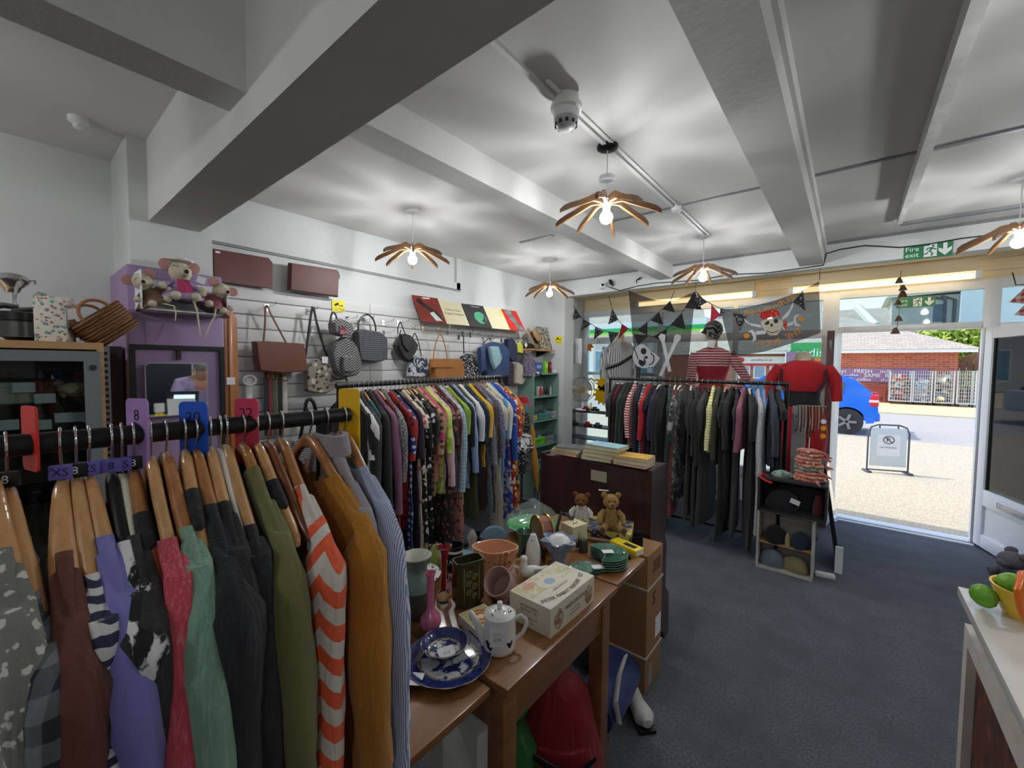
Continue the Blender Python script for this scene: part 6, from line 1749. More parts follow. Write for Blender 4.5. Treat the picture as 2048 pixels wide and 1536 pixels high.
# --- green bookcase
m_grn = mat('sage_green_paint', (118, 150, 138), 0.5, var=0.04)
gy0, gy1, gxf = 3.865, 4.40, -2.83
gz = 1.452
gb2 = thing('green_bookcase', 'sage green painted bookcase in the far left corner', 'bookcase', (-2.95, 4.13, 0))
wb(MB().box(-3.05, gxf, gy0, gy0 + 0.02, 0, gz), 'side_panel', m_grn, gb2)
wb(MB().box(-3.05, gxf, gy1 - 0.02, gy1, 0, gz), 'side_panel', m_grn, gb2)
wb(MB().box(-3.06, -3.05, gy0, gy1, 0, gz), 'back_panel', m_grn, gb2)
sz = [at(1095, y, 'x', gxf).z for y in (746, 791, 838, 887, 930, 985)]
for i, z in enumerate(sz):
 wb(MB().box(-3.05, gxf, gy0 + 0.02, gy1 - 0.02, z - 0.02, z), 'shelf', m_grn, gb2)
def crate(px0, px1, z, h, c, label, x0=-3.0, x1=-2.845):
 y0, y1 = at(px0, 830, 'x', x1).y, at(px1, 830, 'x', x1).y
 t_ = thing('plastic_basket', label, 'basket', ((x0 + x1) / 2, (y0 + y1) / 2, z), 0, 'baskets in the green bookcase')
 m_ = mat('crate_%d_%d_%d' % c, c, 0.4, var=0.04)
 wb(MB().box(x0, x1, y0, y1, z, z + 0.006).box(x0, x0 + 0.005, y0, y1, z, z + h).box(x0, x1, y0, y0 + 0.005, z, z + h).box(x0, x1, y1 - 0.005, y1, z, z + h), 'tub', m_, t_)
 fm_ = MB().box(x1 - 0.005, x1, y0, y1, z, z + h * 0.25).box(x1 - 0.005, x1, y0, y1, z + h * 0.8, z + h)
 n = max(3, int((y1 - y0) / 0.025))
 for k in range(n + 1):
  y = y0 + (y1 - y0) * k / n
  fm_.box(x1 - 0.005, x1, y - 0.004, y + 0.004, z + h * 0.25, z + h * 0.8)
 wb(fm_, 'slotted_front', m_, t_)
 rnd = random.Random(px0)
 hp = MB()
 for k in range(9):
  a, b_ = rnd.uniform(x0 + 0.03, x1 - 0.03), rnd.uniform(y0 + 0.03, y1 - 0.03)
  hp.sph((a, b_, z + h * rnd.uniform(0.7, 1.05)), (0.03, 0.035, 0.022), 8)
 hh = wb(hp, 'contents', mat('mixed_oddments_%d' % (px0 % 3), ((70, 72, 76), (150, 150, 146), (60, 44, 40))[px0 % 3], 0.5, var=0.5, vscale=40), t_)
 hh['kind'] = 'stuff'
 return t_
crate(1067, 1075, sz[2], 0.06, (220, 196, 120), 'cream basket at the left of the third shelf of the green bookcase')
crate(1077, 1101, sz[2], 0.075, (90, 160, 156), 'teal basket on the third shelf of the green bookcase')
crate(1103, 1123, sz[2], 0.085, (190, 198, 200), 'grey white basket on the third shelf of the green bookcase')
crate(1069, 1091, sz[3], 0.09, (110, 206, 50), 'lime green basket on the fourth shelf of the green bookcase')
crate(1092, 1108, sz[3], 0.08, (150, 154, 156), 'grey basket on the fourth shelf of the green bookcase')
crate(1109, 1124, sz[3], 0.09, (60, 150, 176), 'blue basket on the fourth shelf of the green bookcase')
crate(1073, 1092, sz[4], 0.10, (60, 160, 160), 'turquoise basket on the fifth shelf of the green bookcase')
# bottles, cards and tubs on the upper shelves
for px, h_, r_, c_, lb in ((1094, 0.10, 0.024, (46, 56, 62), 'dark bottle on the second shelf of the green bookcase'), (1101, 0.12, 0.018, (150, 160, 160), 'tall clear bottle on the second shelf of the green bookcase')):
 p = at(px, 785, 'x', -2.9)
 o = MB().lathe([(0, 0), (r_, 0), (r_, h_ * 0.62), (r_ * 0.5, h_ * 0.75), (r_ * 0.4, h_), (0, h_)], 16).build('bottle', mat('bottle_%d' % c_[0], c_, 0.15), None, loc=(p.x, p.y, sz[1]))
 tag(o, lb, 'bottle')
p = at(1079, 785, 'x', -2.9)
xm_ = thing('festive_figure', 'red and white festive figure on the second shelf of the green bookcase', 'figurine', (p.x, p.y, sz[1]))
MB().box(-0.02, 0.02, -0.035, 0.035, 0, 0.11, bv=0.003).build('card', PAPER, xm_)
MB().lathe([(0, 0), (0.018, 0), (0.02, 0.05), (0.012, 0.09), (0.004, 0.12), (0, 0.12)], 12, c=(0.04, -0.03, 0)).build('figure', mat('festive_red', (170, 40, 44), 0.6), xm_)
pk = [(1075, 0.13, 0.07, (70, 90, 150), 'blue boxed toy card on top of the green bookcase'), (1090, 0.15, 0.03, (130, 200, 60), 'lime green bottle pack on top of the green bookcase'), (1098, 0.14, 0.02, (120, 30, 44), 'dark red pack on top of the green bookcase'), (1109, 0.045, 0.045, (214, 214, 214), 'small white box on top of the green bookcase')]
for px, h_, w_, c_, lb in pk:
 p = at(px, 745, 'x', -2.9)
 t_ = thing('boxed_item', lb, 'box', (p.x, p.y, gz))
 MB().box(-0.025, 0.025, -w_, w_, 0, h_, bv=0.003).build('carton', mat('pack_%d_%d' % (c_[0], c_[2]), c_, 0.4, var=0.25, vscale=30), t_)
 MB().box(0.0255, 0.0262, -w_ * 0.7, w_ * 0.7, h_ * 0.45, h_ * 0.75).build('printed_panel', mat('pack_label_%d' % c_[0], tuple(min(255, q + 70) for q in c_), 0.5, var=0.3, vscale=60), t_)
# umbrellas and stand at the end of the middle rack
m_umb = fabric('mustard_umbrella', 'plain', (196, 136, 30), rough=0.5)
u1 = at(1076, 1000, 'z', 0)
ut = at(1063, 840, 'y', u1.y)
um = thing('umbrella', 'closed mustard yellow umbrella standing by the green bookcase', 'umbrella', (u1.x, u1.y, 0))
dv = Vector((ut.x - u1.x, 0, ut.z))
pts = [Vector((0, 0, 0)) + dv * q for q in (0.0, 0.10, 0.25, 0.45, 0.60, 0.66, 0.85, 0.93)]
MB().tube(pts[1:], [0.008, 0.03, 0.042, 0.032, 0.022, 0.03, 0.016], 12).build('canopy', m_umb, um)
MB().tube([pts[0], pts[1]], 0.004, 6).build('tip', BLACK_PL, um)
MB().tube([pts[-1], dv, dv + Vector((0.0, -0.01, 0.03)), dv + Vector((-0.03, -0.01, 0.05)), dv + Vector((-0.06, -0.01, 0.03)), dv + Vector((-0.062, -0.01, 0.0))], 0.008, 8).build('crook_handle', wood('cane', (150, 100, 50), (180, 130, 80), 0.4), um)
st = at(1043, 1010, 'z', 0)
sd_ = thing('bag_stand', 'black stand hung with dark patterned bags and a red hat by the middle rack', 'stand', (st.x, st.y, 0))
kk = mpp(st)
MB().lathe([(0, 0), (0.14, 0), (0.14, 0.015), (0.02, 0.03), (0.014, 0.04), (0.014, 1.15), (0, 1.15)], 16).build('pole', BLACKM, sd_)
m_lep = fabric('black_speckled_print', 'floral', (30, 30, 32), (150, 146, 140), None, 0.6)
for z, s, m_ in ((0.95, 0.10, m_lep), (0.72, 0.12, f_bw), (0.5, 0.10, m_lep)):
 MB().lathe([(0.02, z + 0.1), (s * 0.8, z + 0.06), (s, z - 0.08), (s * 0.7, z - 0.13), (0, z - 0.13)], 18, fn=lambda a, q: 1 + 0.12 * sin(5 * a + 9 * q)).build('hung_bag', m_, sd_)
MB().lathe([(0, 1.22), (0.06, 1.2), (0.075, 1.14), (0.12, 1.12), (0.07, 1.12), (0, 1.12)], 18).build('red_hat', fabric('red_felt', 'plain', (150, 30, 40)), sd_)
# ------------------------------------------------------------------ drop-leaf table and what stands on it
TZ = 0.75
RI = radians(39.17)      # local x = image right
m_tab = wood('golden_brown_table', (112, 72, 36), (146, 100, 56), 0.32, 1, 3, 0.4)
tb = thing('drop_leaf_table', 'golden brown wooden drop-leaf table covered with china and ornaments', 'table', (-0.93, 1.05, 0))
def tbx(nm, *a, bv=0.004):
 return wb(MB().box(*a, bv=bv), nm, m_tab, tb)
tbx('table_top', -1.23, -0.622, 0.757, 1.386, TZ - 0.022, TZ, bv=0.006)
tbx('leaf', -1.23, -0.628, 1.394, 1.662, TZ - 0.022, TZ, bv=0.006)
tbx('leaf', -1.23, -0.668, 0.36, 0.748, TZ - 0.032, TZ - 0.010, bv=0.006)
tbx('apron', -0.672, -0.652, 0.83, 1.32, 0.60, TZ - 0.022)
tbx('apron', -1.19, -1.17, 0.83, 1.32, 0.60, TZ - 0.022)
tbx('apron', -1.17, -0.67, 0.775, 0.795, 0.60, TZ - 0.022)
tbx('apron', -1.17, -0.67, 1.345, 1.365, 0.60, TZ - 0.022)
tbx('runner', -0.655, -0.640, 1.0, 1.15, TZ - 0.05, TZ - 0.024)
for x in (-0.70, -1.20):
 for y in (0.77, 1.315):
  tbx('leg', x, x + 0.055, y, y + 0.055, 0, TZ - 0.023)
def tp_(px, py, z=TZ):
 p = at(px, py, 'z', z)
 p.z = z
 return p
def china(name, label, cat, px, py, prof, m, z=TZ, n=32, rz=RI, fn=None, sx=1, sy=1, group=None, part='body'):
 p = tp_(px, py, z)
 k = mpp(p)
 t_ = thing(name, label, cat, (p.x, p.y, z), rz, group)
 MB().lathe([(r * k, h * k) for r, h in prof], n, fn=fn, sx=sx, sy=sy, cap=False).build(part, m, t_)
 return t_, k
def card(parent, w, h, m4, nm='price_card', lines=('',)):
 o = MB().box(-w / 2, w / 2, -h / 2, h / 2, 0, 0.0006, m=m4).build(nm, PAPER, parent)
 for i, (s, sz_, yy) in enumerate(lines):
  if s:
   letters(s, sz_, mat('blue_biro', (40, 50, 120), 0.7, var=0), o, m4 @ T(0, yy, 0.0011))
 return o
gl_sage = mat('sage_glaze', (112, 132, 118), 0.18, var=0.10, vscale=9, coat=0.5)
gl_sage2 = mat('olive_grey_stoneware', (74, 80, 62), 0.4, var=0.15, vscale=30)
gl_white = mat('white_glaze', (226, 226, 220), 0.15, var=0.02, coat=0.5)
gl_cream_in = mat('cream_glaze_inside', (206, 206, 192), 0.2, var=0.05, vscale=60)
t_, k = china('pottery_vase', 'tall sage green pottery vase with a flared cream-lined neck', 'vase', 833, 1226, [(0, 0), (30, 0), (36, 14), (38, 36), (37.5, 56)], gl_sage2)
MB().lathe([(r * k, h * k) for r, h in ((37.6, 56), (34, 68), (24, 82), (20.5, 88), (21, 96), (26, 110), (30.5, 117), (30.0, 118.5))], 32, cap=False).build('glazed_shoulder', gl_sage, t_)
MB().lathe([(r * k, h * k) for r, h in ((30.0, 118.5), (28, 117), (22, 108), (18, 94), (17, 80), (0, 78))], 32, cap=False).build('lining', gl_cream_in, t_)
f_plate = fabric('white_navy_floral_china', 'floral', (224, 226, 222), (52, 62, 84), None, 0.45, rough=0.15, bump=0.0)
for j in range(3):
 t_, k = china('china_plate', ('lowest', 'middle', 'top')[j] + ' white plate with dark blue flowers behind the sage vase', 'plate', 829, 1158, [(0, 3), (26, 3), (32, 4), (51, 9), (52, 10), (51, 10.6), (31, 6), (26, 4.6), (0, 4.6)], f_plate, z=TZ + 0.010 * j, group='flowered plates', fn=lambda a, z: 1 + 0.012 * sin(10 * a))
gl_pink = mat('pink_mottled_glass', (196, 104, 134), 0.12, var=0.18, vscale=90, coat=0.5)
t_, k = china('bud_vase', 'pink mottled glass bud vase with a long thin neck', 'vase', 861, 1258, [(0, -2), (10, -2), (18, 4), (21.5, 16), (19, 28), (10, 38), (7.6, 46), (7.2, 80), (7.5, 106), (11, 116), (10.2, 116.5), (6, 106), (5.6, 60), (0, 50)], gl_pink)
gl_blue = None
def willow(name, rings_):
 """blue transfer-printed china: concentric bands by radius with a painted centre"""
 m, t, b = _new(name)
 v = coords(t)
 sp = t.nodes.new('ShaderNodeSeparateXYZ')
 t.links.new(v, sp.inputs[0])
 r_ = mth(t, 'SQRT', mth(t, 'ADD', mth(t, 'POWER', sp.outputs[0], 2), mth(t, 'POWER', sp.outputs[1], 2)))
 R0 = rings_
 blue = mixc(t, step(t, ntex(t, v, 70, 4), 0.4, 0.65), lin((26, 34, 84)), lin((48, 62, 122)))
 pale = lin((206, 208, 204))
 ctr = mixc(t, step(t, ntex(t, v, 26, 4, 0.6, 0.8), 0.47, 0.53), pale, lin((34, 46, 104)))
 band = mixc(t, step(t, ntex(t, v, 160, 2), 0.45, 0.55), lin((190, 180, 150)), lin((90, 86, 96)))
 c = mixc(t, mth(t, 'GREATER_THAN', r_, R0 * 0.62), ctr, band)
 c = mixc(t, mth(t, 'GREATER_THAN', r_, R0 * 0.70), c, blue)
 c = mixc(t, mth(t, 'GREATER_THAN', r_, R0 * 0.975), c, lin((170, 160, 140)))
 t.links.new(c, b.inputs['Base Color'])
 b.inputs['Roughness'].default_value = 0.15
 b.inputs['Coat Weight'].default_value = 0.5
 return m
pp = tp_(897, 1322, TZ - 0.010)
kp_ = mpp(pp)
mw = willow('willow_plate', 86 * kp_)
for j in range(2):
 t_, k = china('blue_platter', ('lower', 'upper')[j] + ' blue willow-pattern dinner plate at the front of the table', 'plate', 897, 1322, [(0, 2), (44, 2), (56, 3), (84, 10), (86, 11.5), (85, 12.2), (58, 6.5), (54, 5), (0, 4.5)], mw, z=TZ - 0.0095 + 0.0075 * j, n=56, group='willow plates', fn=lambda a, z: 1 + 0.010 * sin(12 * a))
card(t_, 0.062, 0.042, RZ(-0.1) @ T(-0.075, -0.088, 0.013), lines=(('£7.50', 0.016, 0.0),))
mwb = willow('willow_bowl', 47 * kp_)
t_, k = china('willow_bowl', 'blue and white willow-pattern bowl standing on the plates', 'bowl', 889, 1308, [(0, 0), (22, 0), (24, 3), (34, 9), (44, 19), (47, 26), (46, 27), (42, 20), (32, 11), (20, 5), (0, 4)], mwb, z=TZ + 0.004, n=48, fn=lambda a, z: 1 + 0.014 * sin(8 * a))
card(t_, 0.045, 0.032, T(0.006, -0.008, 0.012) @ RZ(0.5) @ RX(0.25), lines=(('£15', 0.012, -0.004),))
# teapot
f_tp = fabric('hen_print_china', 'floral', (230, 230, 226), (40, 40, 44), None, 0.55, rough=0.12, bump=0.0)
p = tp_(999, 1296)
k = mpp(p)
tpt = thing('teapot', 'small white teapot printed with black hens, with a price card', 'teapot', p, RI)
MB().lathe([(r * k, h * k) for r, h in ((0, 0), (27, 0), (31, 3), (33, 10), (32.5, 40), (31, 68), (31.5, 72), (29, 74), (28, 72))], 36, cap=False).build('body', gl_white, tpt)
ld = MB().lathe([(r * k, h * k) for r, h in ((29, 72), (26, 76), (14, 80), (5, 81), (4, 84), (6, 90), (5, 95), (0, 97))], 32, cap=False).build('lid', gl_white, tpt)
fl = MB()
rnd = random.Random(5)
for q in range(14):
 a, r_ = rnd.uniform(0, 6.28), rnd.uniform(10, 24) * k
 m_ = T(r_ * cos(a), r_ * sin(a), 81.5 * k - (r_ / k - 5) * 0.22 * k) @ RZ(rnd.uniform(0, 3))
 fl.box(-2 * k, 2 * k, -0.7 * k, 0.7 * k, 0, 0.0008, m=m_)
fl.build('feather_marks', INK, ld)
MB().tube([(-28 * k, 0, 12 * k), (-38 * k, 0, 30 * k), (-46 * k, 0, 52 * k), (-56 * k, 0, 70 * k), (-60 * k, 0, 74 * k)], [10 * k, 8.5 * k, 7 * k, 5.5 * k, 4.6 * k], 12).build('spout', gl_white, tpt)
MB().tube([(30 * k, 0, 62 * k), (42 * k, 0, 68 * k), (52 * k, 0, 62 * k), (54 * k, 0, 50 * k), (46 * k, 0, 32 * k), (30 * k, 0, 18 * k)], [4 * k] * 6, 10, flat=0.7).build('handle', gl_white, tpt)
for cx_, cz_, s in ((-20, 22, 9), (22, 24, 6)):
 hen = MB()
 a = cx_ / 33
 for dx, dz, r_ in ((0, 0, 1), (-0.7, 0.6, 0.6), (0.8, 0.7, 0.6), (0.2, -0.8, 0.3)):
  aa = a + dx * s / 33
  hen.sph((33.0 * k * sin(aa), -33.0 * k * cos(aa), (cz_ + dz * s) * k), (r_ * s * k * 0.8, 0.8 * k, r_ * s * k * 0.8), 8, m=RZ(aa))
 hen.build('hen_print', INK, tpt)
card(tpt, 30 * k, 37 * k, T(-3 * k, -33.5 * k, 44 * k) @ RX(pi / 2 - 0.05), lines=(('£20', 0.013, -0.006), ('Royal Worcester', 0.0035, 0.010), ('Bone China Teapot', 0.0035, 0.005)))
# small square picture box
sq = [at(*q, 'z', TZ + 0.032) for q in ((919, 1229), (964, 1203), (1004, 1236))]
ang = atan2((sq[2] - sq[1]).y, (sq[2] - sq[1]).x)
cc_ = (sq[0] + sq[2]) / 2
w_ = (sq[2] - sq[1]).length * 0.95
h_ = (sq[1] - sq[0]).length
sb = thing('picture_box', 'small square cream box with a red and gold round picture', 'box', (cc_.x, cc_.y, TZ), ang)
MB().box(-w_ / 2, w_ / 2, -h_ / 2, h_ / 2, 0, 0.031, bv=0.001).build('box', mat('cream_card', (206, 198, 176), 0.5, var=0.03), sb)
MB().box(-w_ * 0.45, w_ * 0.45, -h_ * 0.45, h_ * 0.45, 0.031, 0.0316).build('printed_panel', mat('olive_print', (176, 166, 112), 0.5, var=0.25, vscale=90), sb)
for r_, c_ in ((0.36, (150, 50, 40)), (0.30, (206, 176, 90)), (0.22, (190, 90, 50)), (0.12, (226, 206, 160))):
 MB().lathe([(0, 0), (r_ * h_, 0), (r_ * h_, 0.0004 + (0.4 - r_) * 0.002), (0, 0.0004 + (0.4 - r_) * 0.002)], 24, c=(0, 0, 0.0316)).build('printed_ring', mat('ring_%d' % c_[0], c_, 0.5, var=0.1), sb)
# nursery set box
BH = 0.088
q_ = [at(*v, 'z', TZ + BH) for v in ((1019, 1180), (1111, 1124), (1189, 1149), (1102, 1221))]
cen = (q_[0] + q_[1] + q_[2] + q_[3]) / 4
ex = ((q_[2] - q_[3]) + (q_[1] - q_[0])) / 2
ey = ((q_[0] - q_[3]) + (q_[1] - q_[2])) / 2
ang = atan2(ex.y, ex.x)
LX, LY = ex.length, ey.length
nb = thing('china_gift_box', 'cream nursery china gift box with pastel pictures and lettering', 'box', (cen.x, cen.y, TZ), ang)
MB().box(-LX / 2, LX / 2, -LY / 2, LY / 2, 0, BH, bv=0.0015).build('carton', mat('cream_gift_card', (212, 206, 186), 0.5, var=0.03), nb)
f_pas = fabric('pastel_garden_print', 'paint', (214, 206, 186), (176, 182, 128), (206, 176, 110), 0.6, bump=0.0, rough=0.5)
MB().box(-LX * 0.46, LX * 0.46, -LY * 0.02, LY * 0.47, BH, BH + 0.0005).build('printed_panel', f_pas, nb)
MB().lathe([(0, 0), (0.5, 0), (0.5, 0.0004), (0, 0.0004)], 28, sx=LX * 0.42, sy=LY * 0.40, c=(0.0, LY * 0.10, BH + 0.0005)).build('printed_oval', mat('cream_gift_card', (212, 206, 186)), nb)
MB().sph((0.0, LY * 0.10, BH + 0.001), (0.022, 0.018, 0.0006), 12).build('printed_blue_patch', mat('soft_blue_print', (146, 166, 190), 0.5), nb)
MB().sph((-LX * 0.27, LY * 0.30, BH + 0.001), (0.03, 0.016, 0.0006), 12).build('printed_red_patch', mat('soft_red_print', (206, 150, 128), 0.5), nb)
lt = list('PETER RABBIT NURSERY SET')
for i, ch in enumerate(lt):
 if ch == ' ':
  continue
 u_ = i / (len(lt) - 1) - 0.5
 x_ = u_ * LX * 0.86
 y_ = -LY * 0.24 - LY * 0.15 * (1 - (2 * u_) ** 2) * 1.0
 letters(ch, 0.021, INK, nb, T(x_, y_, BH + 0.0008) @ RZ(u_ * 0.9))
letters('WEDGWOOD', 0.013, INK, nb, T(0.0, -LY * 0.17, BH + 0.0011))
letters('WEDGWOOD', 0.019, INK, nb, face_m((LX * 0.04, -LY / 2 - 0.0006, BH * 0.62), (1, 0, 0), (0, 0, 1)))
letters('OF ETRURIA', 0.009, INK, nb, face_m((LX * 0.04, -LY / 2 - 0.0006, BH * 0.40), (1, 0, 0), (0, 0, 1)))
letters('& BARLASTON', 0.009, INK, nb, face_m((LX * 0.04, -LY / 2 - 0.0006, BH * 0.26), (1, 0, 0), (0, 0, 1)))
for x_ in (-LX * 0.33, LX * 0.36):
 MB().sph((x_, -LY / 2, BH * 0.45), (LX * 0.10, 0.0008, BH * 0.36), 14).build('printed_vignette', fabric('brown_vignette', 'paint', (200, 190, 160), (150, 96, 60), (130, 140, 120), 0.3, bump=0.0), nb)
for s_, sz_, zz_ in (('PETER RABBIT', 0.011, 0.72), ('NURSERY SET', 0.011, 0.58), ('Wedgwood', 0.012, 0.36), ('bone china', 0.009, 0.2)):
 letters(s_, sz_, INK, nb, face_m((-LX / 2 - 0.0006, 0.0, BH * zz_), (0, -1, 0), (0, 0, 1)))
# dark olive relief vase
gl_ol = mat('dark_olive_glaze', (58, 56, 28), 0.15, var=0.2, vscale=30, coat=0.6)
gl_gold = mat('worn_gilt_relief', (132, 124, 76), 0.3, var=0.2, vscale=80)
p = tp_(936, 1208)
k = mpp(p)
ov = thing('relief_vase', 'dark olive green rectangular vase with raised scrollwork', 'vase', p, RI + 0.55)
A_, B_ = 29 * k, 17 * k
def octo(s, z, a=A_, b=B_):
 c_ = 0.30
 l = [(a, b * (1 - c_)), (a * (1 - c_), b), (-a * (1 - c_), b), (-a, b * (1 - c_)), (-a, -b * (1 - c_)), (-a * (1 - c_), -b), (a * (1 - c_), -b), (a, -b * (1 - c_))]
 return [(x * s, y * s, z) for x, y in l]
MB().rings([octo(0.01, 0), octo(0.80, 0), octo(0.84, 6 * k), octo(1.0, 12 * k), octo(1.0, 90 * k), octo(1.03, 93 * k), octo(0.95, 93 * k), octo(0.92, 88 * k), octo(0.88, 14 * k), octo(0.01, 12 * k)], cap=False).build('body', gl_ol, ov, 25)
sc_ = MB()
for sgn in (1,):
 for (cx_, cz_, rr) in ((-6, 70, 7), (6, 62, 7), (-6, 50, 7), (6, 42, 7), (-6, 32, 7), (5, 24, 6)):
  sc_.tube([((cx_ + rr * (1 - q / 16) * cos(q * 0.7)) * k, -B_ - 0.0005, (cz_ + rr * (1 - q / 16) * sin(q * 0.7)) * k) for q in range(15)], 0.9 * k, 5)
 for x in (-16, 16):
  sc_.tube([(x * k, -B_ - 0.0005, z * k) for z in (16, 50, 82)], 0.9 * k, 5)
sc_.build('scroll_relief', gl_gold, ov)
# red glass bud vase with clear foot
gl_clear = mat('clear_glass', (235, 238, 238), 0.03, var=0, trans=1.0, ior=1.45)
gl_redg = mat('ruby_glass', (150, 16, 24), 0.05, var=0.1, coat=0.5)
t_, k = china('ruby_vase', 'ruby red glass bud vase on a bubbled clear glass foot', 'vase', 887, 1204, [(0, 0), (9, 0), (14, 5), (14.5, 12), (11, 20), (5, 25), (0, 26)], gl_clear)
MB().lathe([(r * k, h * k) for r, h in ((0, 24), (4, 25), (5.6, 32), (4.6, 46), (5.0, 70), (6.4, 88), (9, 100), (13, 112), (12, 113), (5, 92), (0, 88))], 24, cap=False, fn=lambda a, z: 1 + (0.22 * sin(3 * a) if z > 95 * k else 0)).build('stem', gl_redg, t_)
MB().tube([((13.5 + 2.5 * sin(3 * a)) * k * cos(a), (13.5 + 2.5 * sin(3 * a)) * k * sin(a), (112 + 3 * sin(3 * a)) * k) for a in [2 * pi * q / 30 for q in range(31)]], 1.8 * k, 6).build('rim', gl_clear, t_)
# black and white beaker, pear, card
t_, k = china('black_beaker', 'black beaker with white rim and leaf decoration', 'beaker', 909, 1138, [(0, 0), (15, 0), (16, 3), (17, 36), (18, 50), (16.5, 50), (15, 36), (13, 6), (0, 5)], mat('black_glaze', (20, 20, 22), 0.15, var=0.05))
MB().lathe([(17.1 * k, 37 * k), (17.9 * k, 39 * k), (17.8 * k, 42 * k), (17.4 * k, 42 * k)], 28, cap=False).build('white_band', gl_white, t_)
wl_ = MB()
for q in range(9):
 a = q * 0.7
 wl_.tube([(16.6 * k * cos(a + d), 16.6 * k * sin(a + d), (14 + 9 * sin(d * 9) + 12 * d) * k) for d in (0, 0.15, 0.3, 0.45)], [0.3 * k, 1.4 * k, 1.2 * k, 0.3 * k], 5)
wl_.build('leaf_decoration', gl_white, t_)
t_, k = china('green_pear', 'green glazed pear ornament behind the ruby vase', 'ornament', 870, 1138, [(0, 0), (9, 1), (17, 10), (18, 22), (12, 36), (7, 46), (3, 50), (0, 50)], mat('pear_green', (130, 140, 62), 0.3, var=0.12))
MB().tube([(0, 0, 49 * k), (2 * k, 0, 56 * k)], 1.2 * k, 6).build('stalk', m_dkwood, t_)
p = tp_(905, 1180)
o = MB().box(-0.02, 0.02, -0.001, 0.001, 0, 0.055, m=RX(-0.15)).build('greeting_card', fabric('pink_black_card', 'paint', (206, 150, 160), (30, 26, 30), None, 0.5, bump=0), None, loc=p, rot=(0, 0, RI + 0.4))
tag(o, 'small pink and black card standing beside the olive vase', 'card')
# glass bird stopper and blue bubble dish
t_, k = china('glass_bird', 'clear iridescent glass bird ornament at the back of the table', 'ornament', 944, 1122, [(0, 0), (10, 0), (12, 10), (10, 24), (6, 30), (9, 40), (10, 50), (6, 58), (2, 64), (0, 66)], mat('iridescent_clear', (214, 206, 200), 0.06, var=0.1, trans=0.6, coat=0.6))
t_, k = china('blue_glass_dish', 'small pale blue bubble glass dish in front of the glass bird', 'dish', 932, 1130, [(0, 0), (10, 0), (17, 8), (18, 18), (14, 26), (8, 28), (0, 27)], mat('pale_blue_glass', (140, 186, 206), 0.05, var=0.1, trans=0.4, coat=0.6))
# blue shell dish standing
p = tp_(988, 1100)
k = mpp(p)
bsh = thing('blue_glass_shell', 'pale blue quilted glass shell dish standing on edge', 'dish', p, RI)
sh_m = mat('quilted_blue_glass', (122, 160, 184), 0.08, var=0.25, vscale=160, coat=0.6)
def shell(u, v):
 a = (u - 0.5) * 2.2
 r_ = 46 * k * v
 x = r_ * sin(a) * 0.75 * (1 + 0.1 * cos(a * 3))
 z = r_ * cos(a) * 1.0
 return (x, 10 * k * (1 - v) - 6 * k * sin(pi * u) * v + 0.02 * (z / (46 * k)) ** 2, max(0, z + 2 * k))
sg = MB().grid(shell, 16, 8)
o = sg.build('shell', sh_m, bsh)
md = o.modifiers.new('thickness', 'SOLIDIFY')
md.thickness = 0.004
# peach oval basket vase
gl_peach = mat('peach_glaze', (206, 150, 112), 0.3, var=0.07, vscale=14, coat=0.3)
t_, k = china('peach_planter', 'peach oval pottery planter moulded like a basket', 'planter', 990, 1152, [(0, 0), (20, 0), (23, 4), (30, 22), (36, 44), (41, 60), (39, 60.5), (33, 44), (27, 22), (0, 10)], gl_peach, sx=1.05, sy=0.74, n=48, fn=lambda a, z: 1 + 0.05 * cos(4 * a + 0.6) * (z / 0.06))
wr = [(41.3 * 1.05 * k * (1 + 0.05 * cos(4 * a + 0.6)) * cos(a), 41.3 * 0.74 * k * (1 + 0.05 * cos(4 * a + 0.6)) * sin(a), 60 * k) for a in [2 * pi * q / 40 for q in range(41)]]
MB().tube(wr, 1.8 * k, 6).build('rim', gl_peach, t_)
for a in (-1.2, -0.9):
 MB().tube([(r_ * 1.07 * k * cos(a), r_ * 0.76 * k * sin(a), h * k) for r_, h in ((23, 4), (30, 22), (36, 44), (41, 60))], 2.2 * k, 6).build('basket_rib', gl_peach, t_)
lf = MB()
for q in range(7):
 a = -2.4 + q * 0.28
 lf.sph((35 * 1.06 * k * cos(a), 35 * 0.76 * k * sin(a), (38 + 3 * sin(q)) * k), (4 * k, 2 * k, 2.2 * k), 8)
lf.build('leaf_relief', mat('olive_brown_relief', (112, 92, 52), 0.4), t_)
MB().sph((43 * k, 0.0, 52 * k), (3 * k, 6 * k, 7 * k), 10).build('lug', gl_peach, t_)
# pink mug lying tilted
gl_mug = mat('mauve_pink_glaze', (178, 146, 138), 0.3, var=0.12, vscale=20, coat=0.3)
p = tp_(1004, 1196)
k = mpp(p)
mg_ = thing('character_mug', 'mauve pink pottery mug with a shaped handle, tipped back', 'mug', (p.x, p.y, TZ + 0.002), RI)
mm_ = T(0, 0, 24 * k) @ RZ(0.35) @ RY(radians(-38)) @ RX(radians(28)) @ T(0, 0, -26 * k)
MB().lathe([(r_ * k, h * k) for r_, h in ((0, 2), (22, 2), (26, 8), (27.5, 30), (28.5, 50), (29, 54), (27, 54.5), (25, 48), (23, 12), (0, 10))], 32, m=mm_, cap=False).build('body', gl_mug, mg_)
MB().tube([mm_ @ Vector(q) for q in ((25 * k, 0, 46 * k), (40 * k, 0, 50 * k), (45 * k, 0, 34 * k), (38 * k, 0, 16 * k), (25 * k, 0, 14 * k))], 4 * k, 10).build('handle', gl_mug, mg_)
MB().sph(mm_ @ Vector((6 * k, -26 * k, 26 * k)), (10 * k, 7 * k, 12 * k), 12).sph(mm_ @ Vector((-12 * k, -24 * k, 20 * k)), (7 * k, 6 * k, 9 * k), 10).build('moulded_relief', gl_mug, mg_)
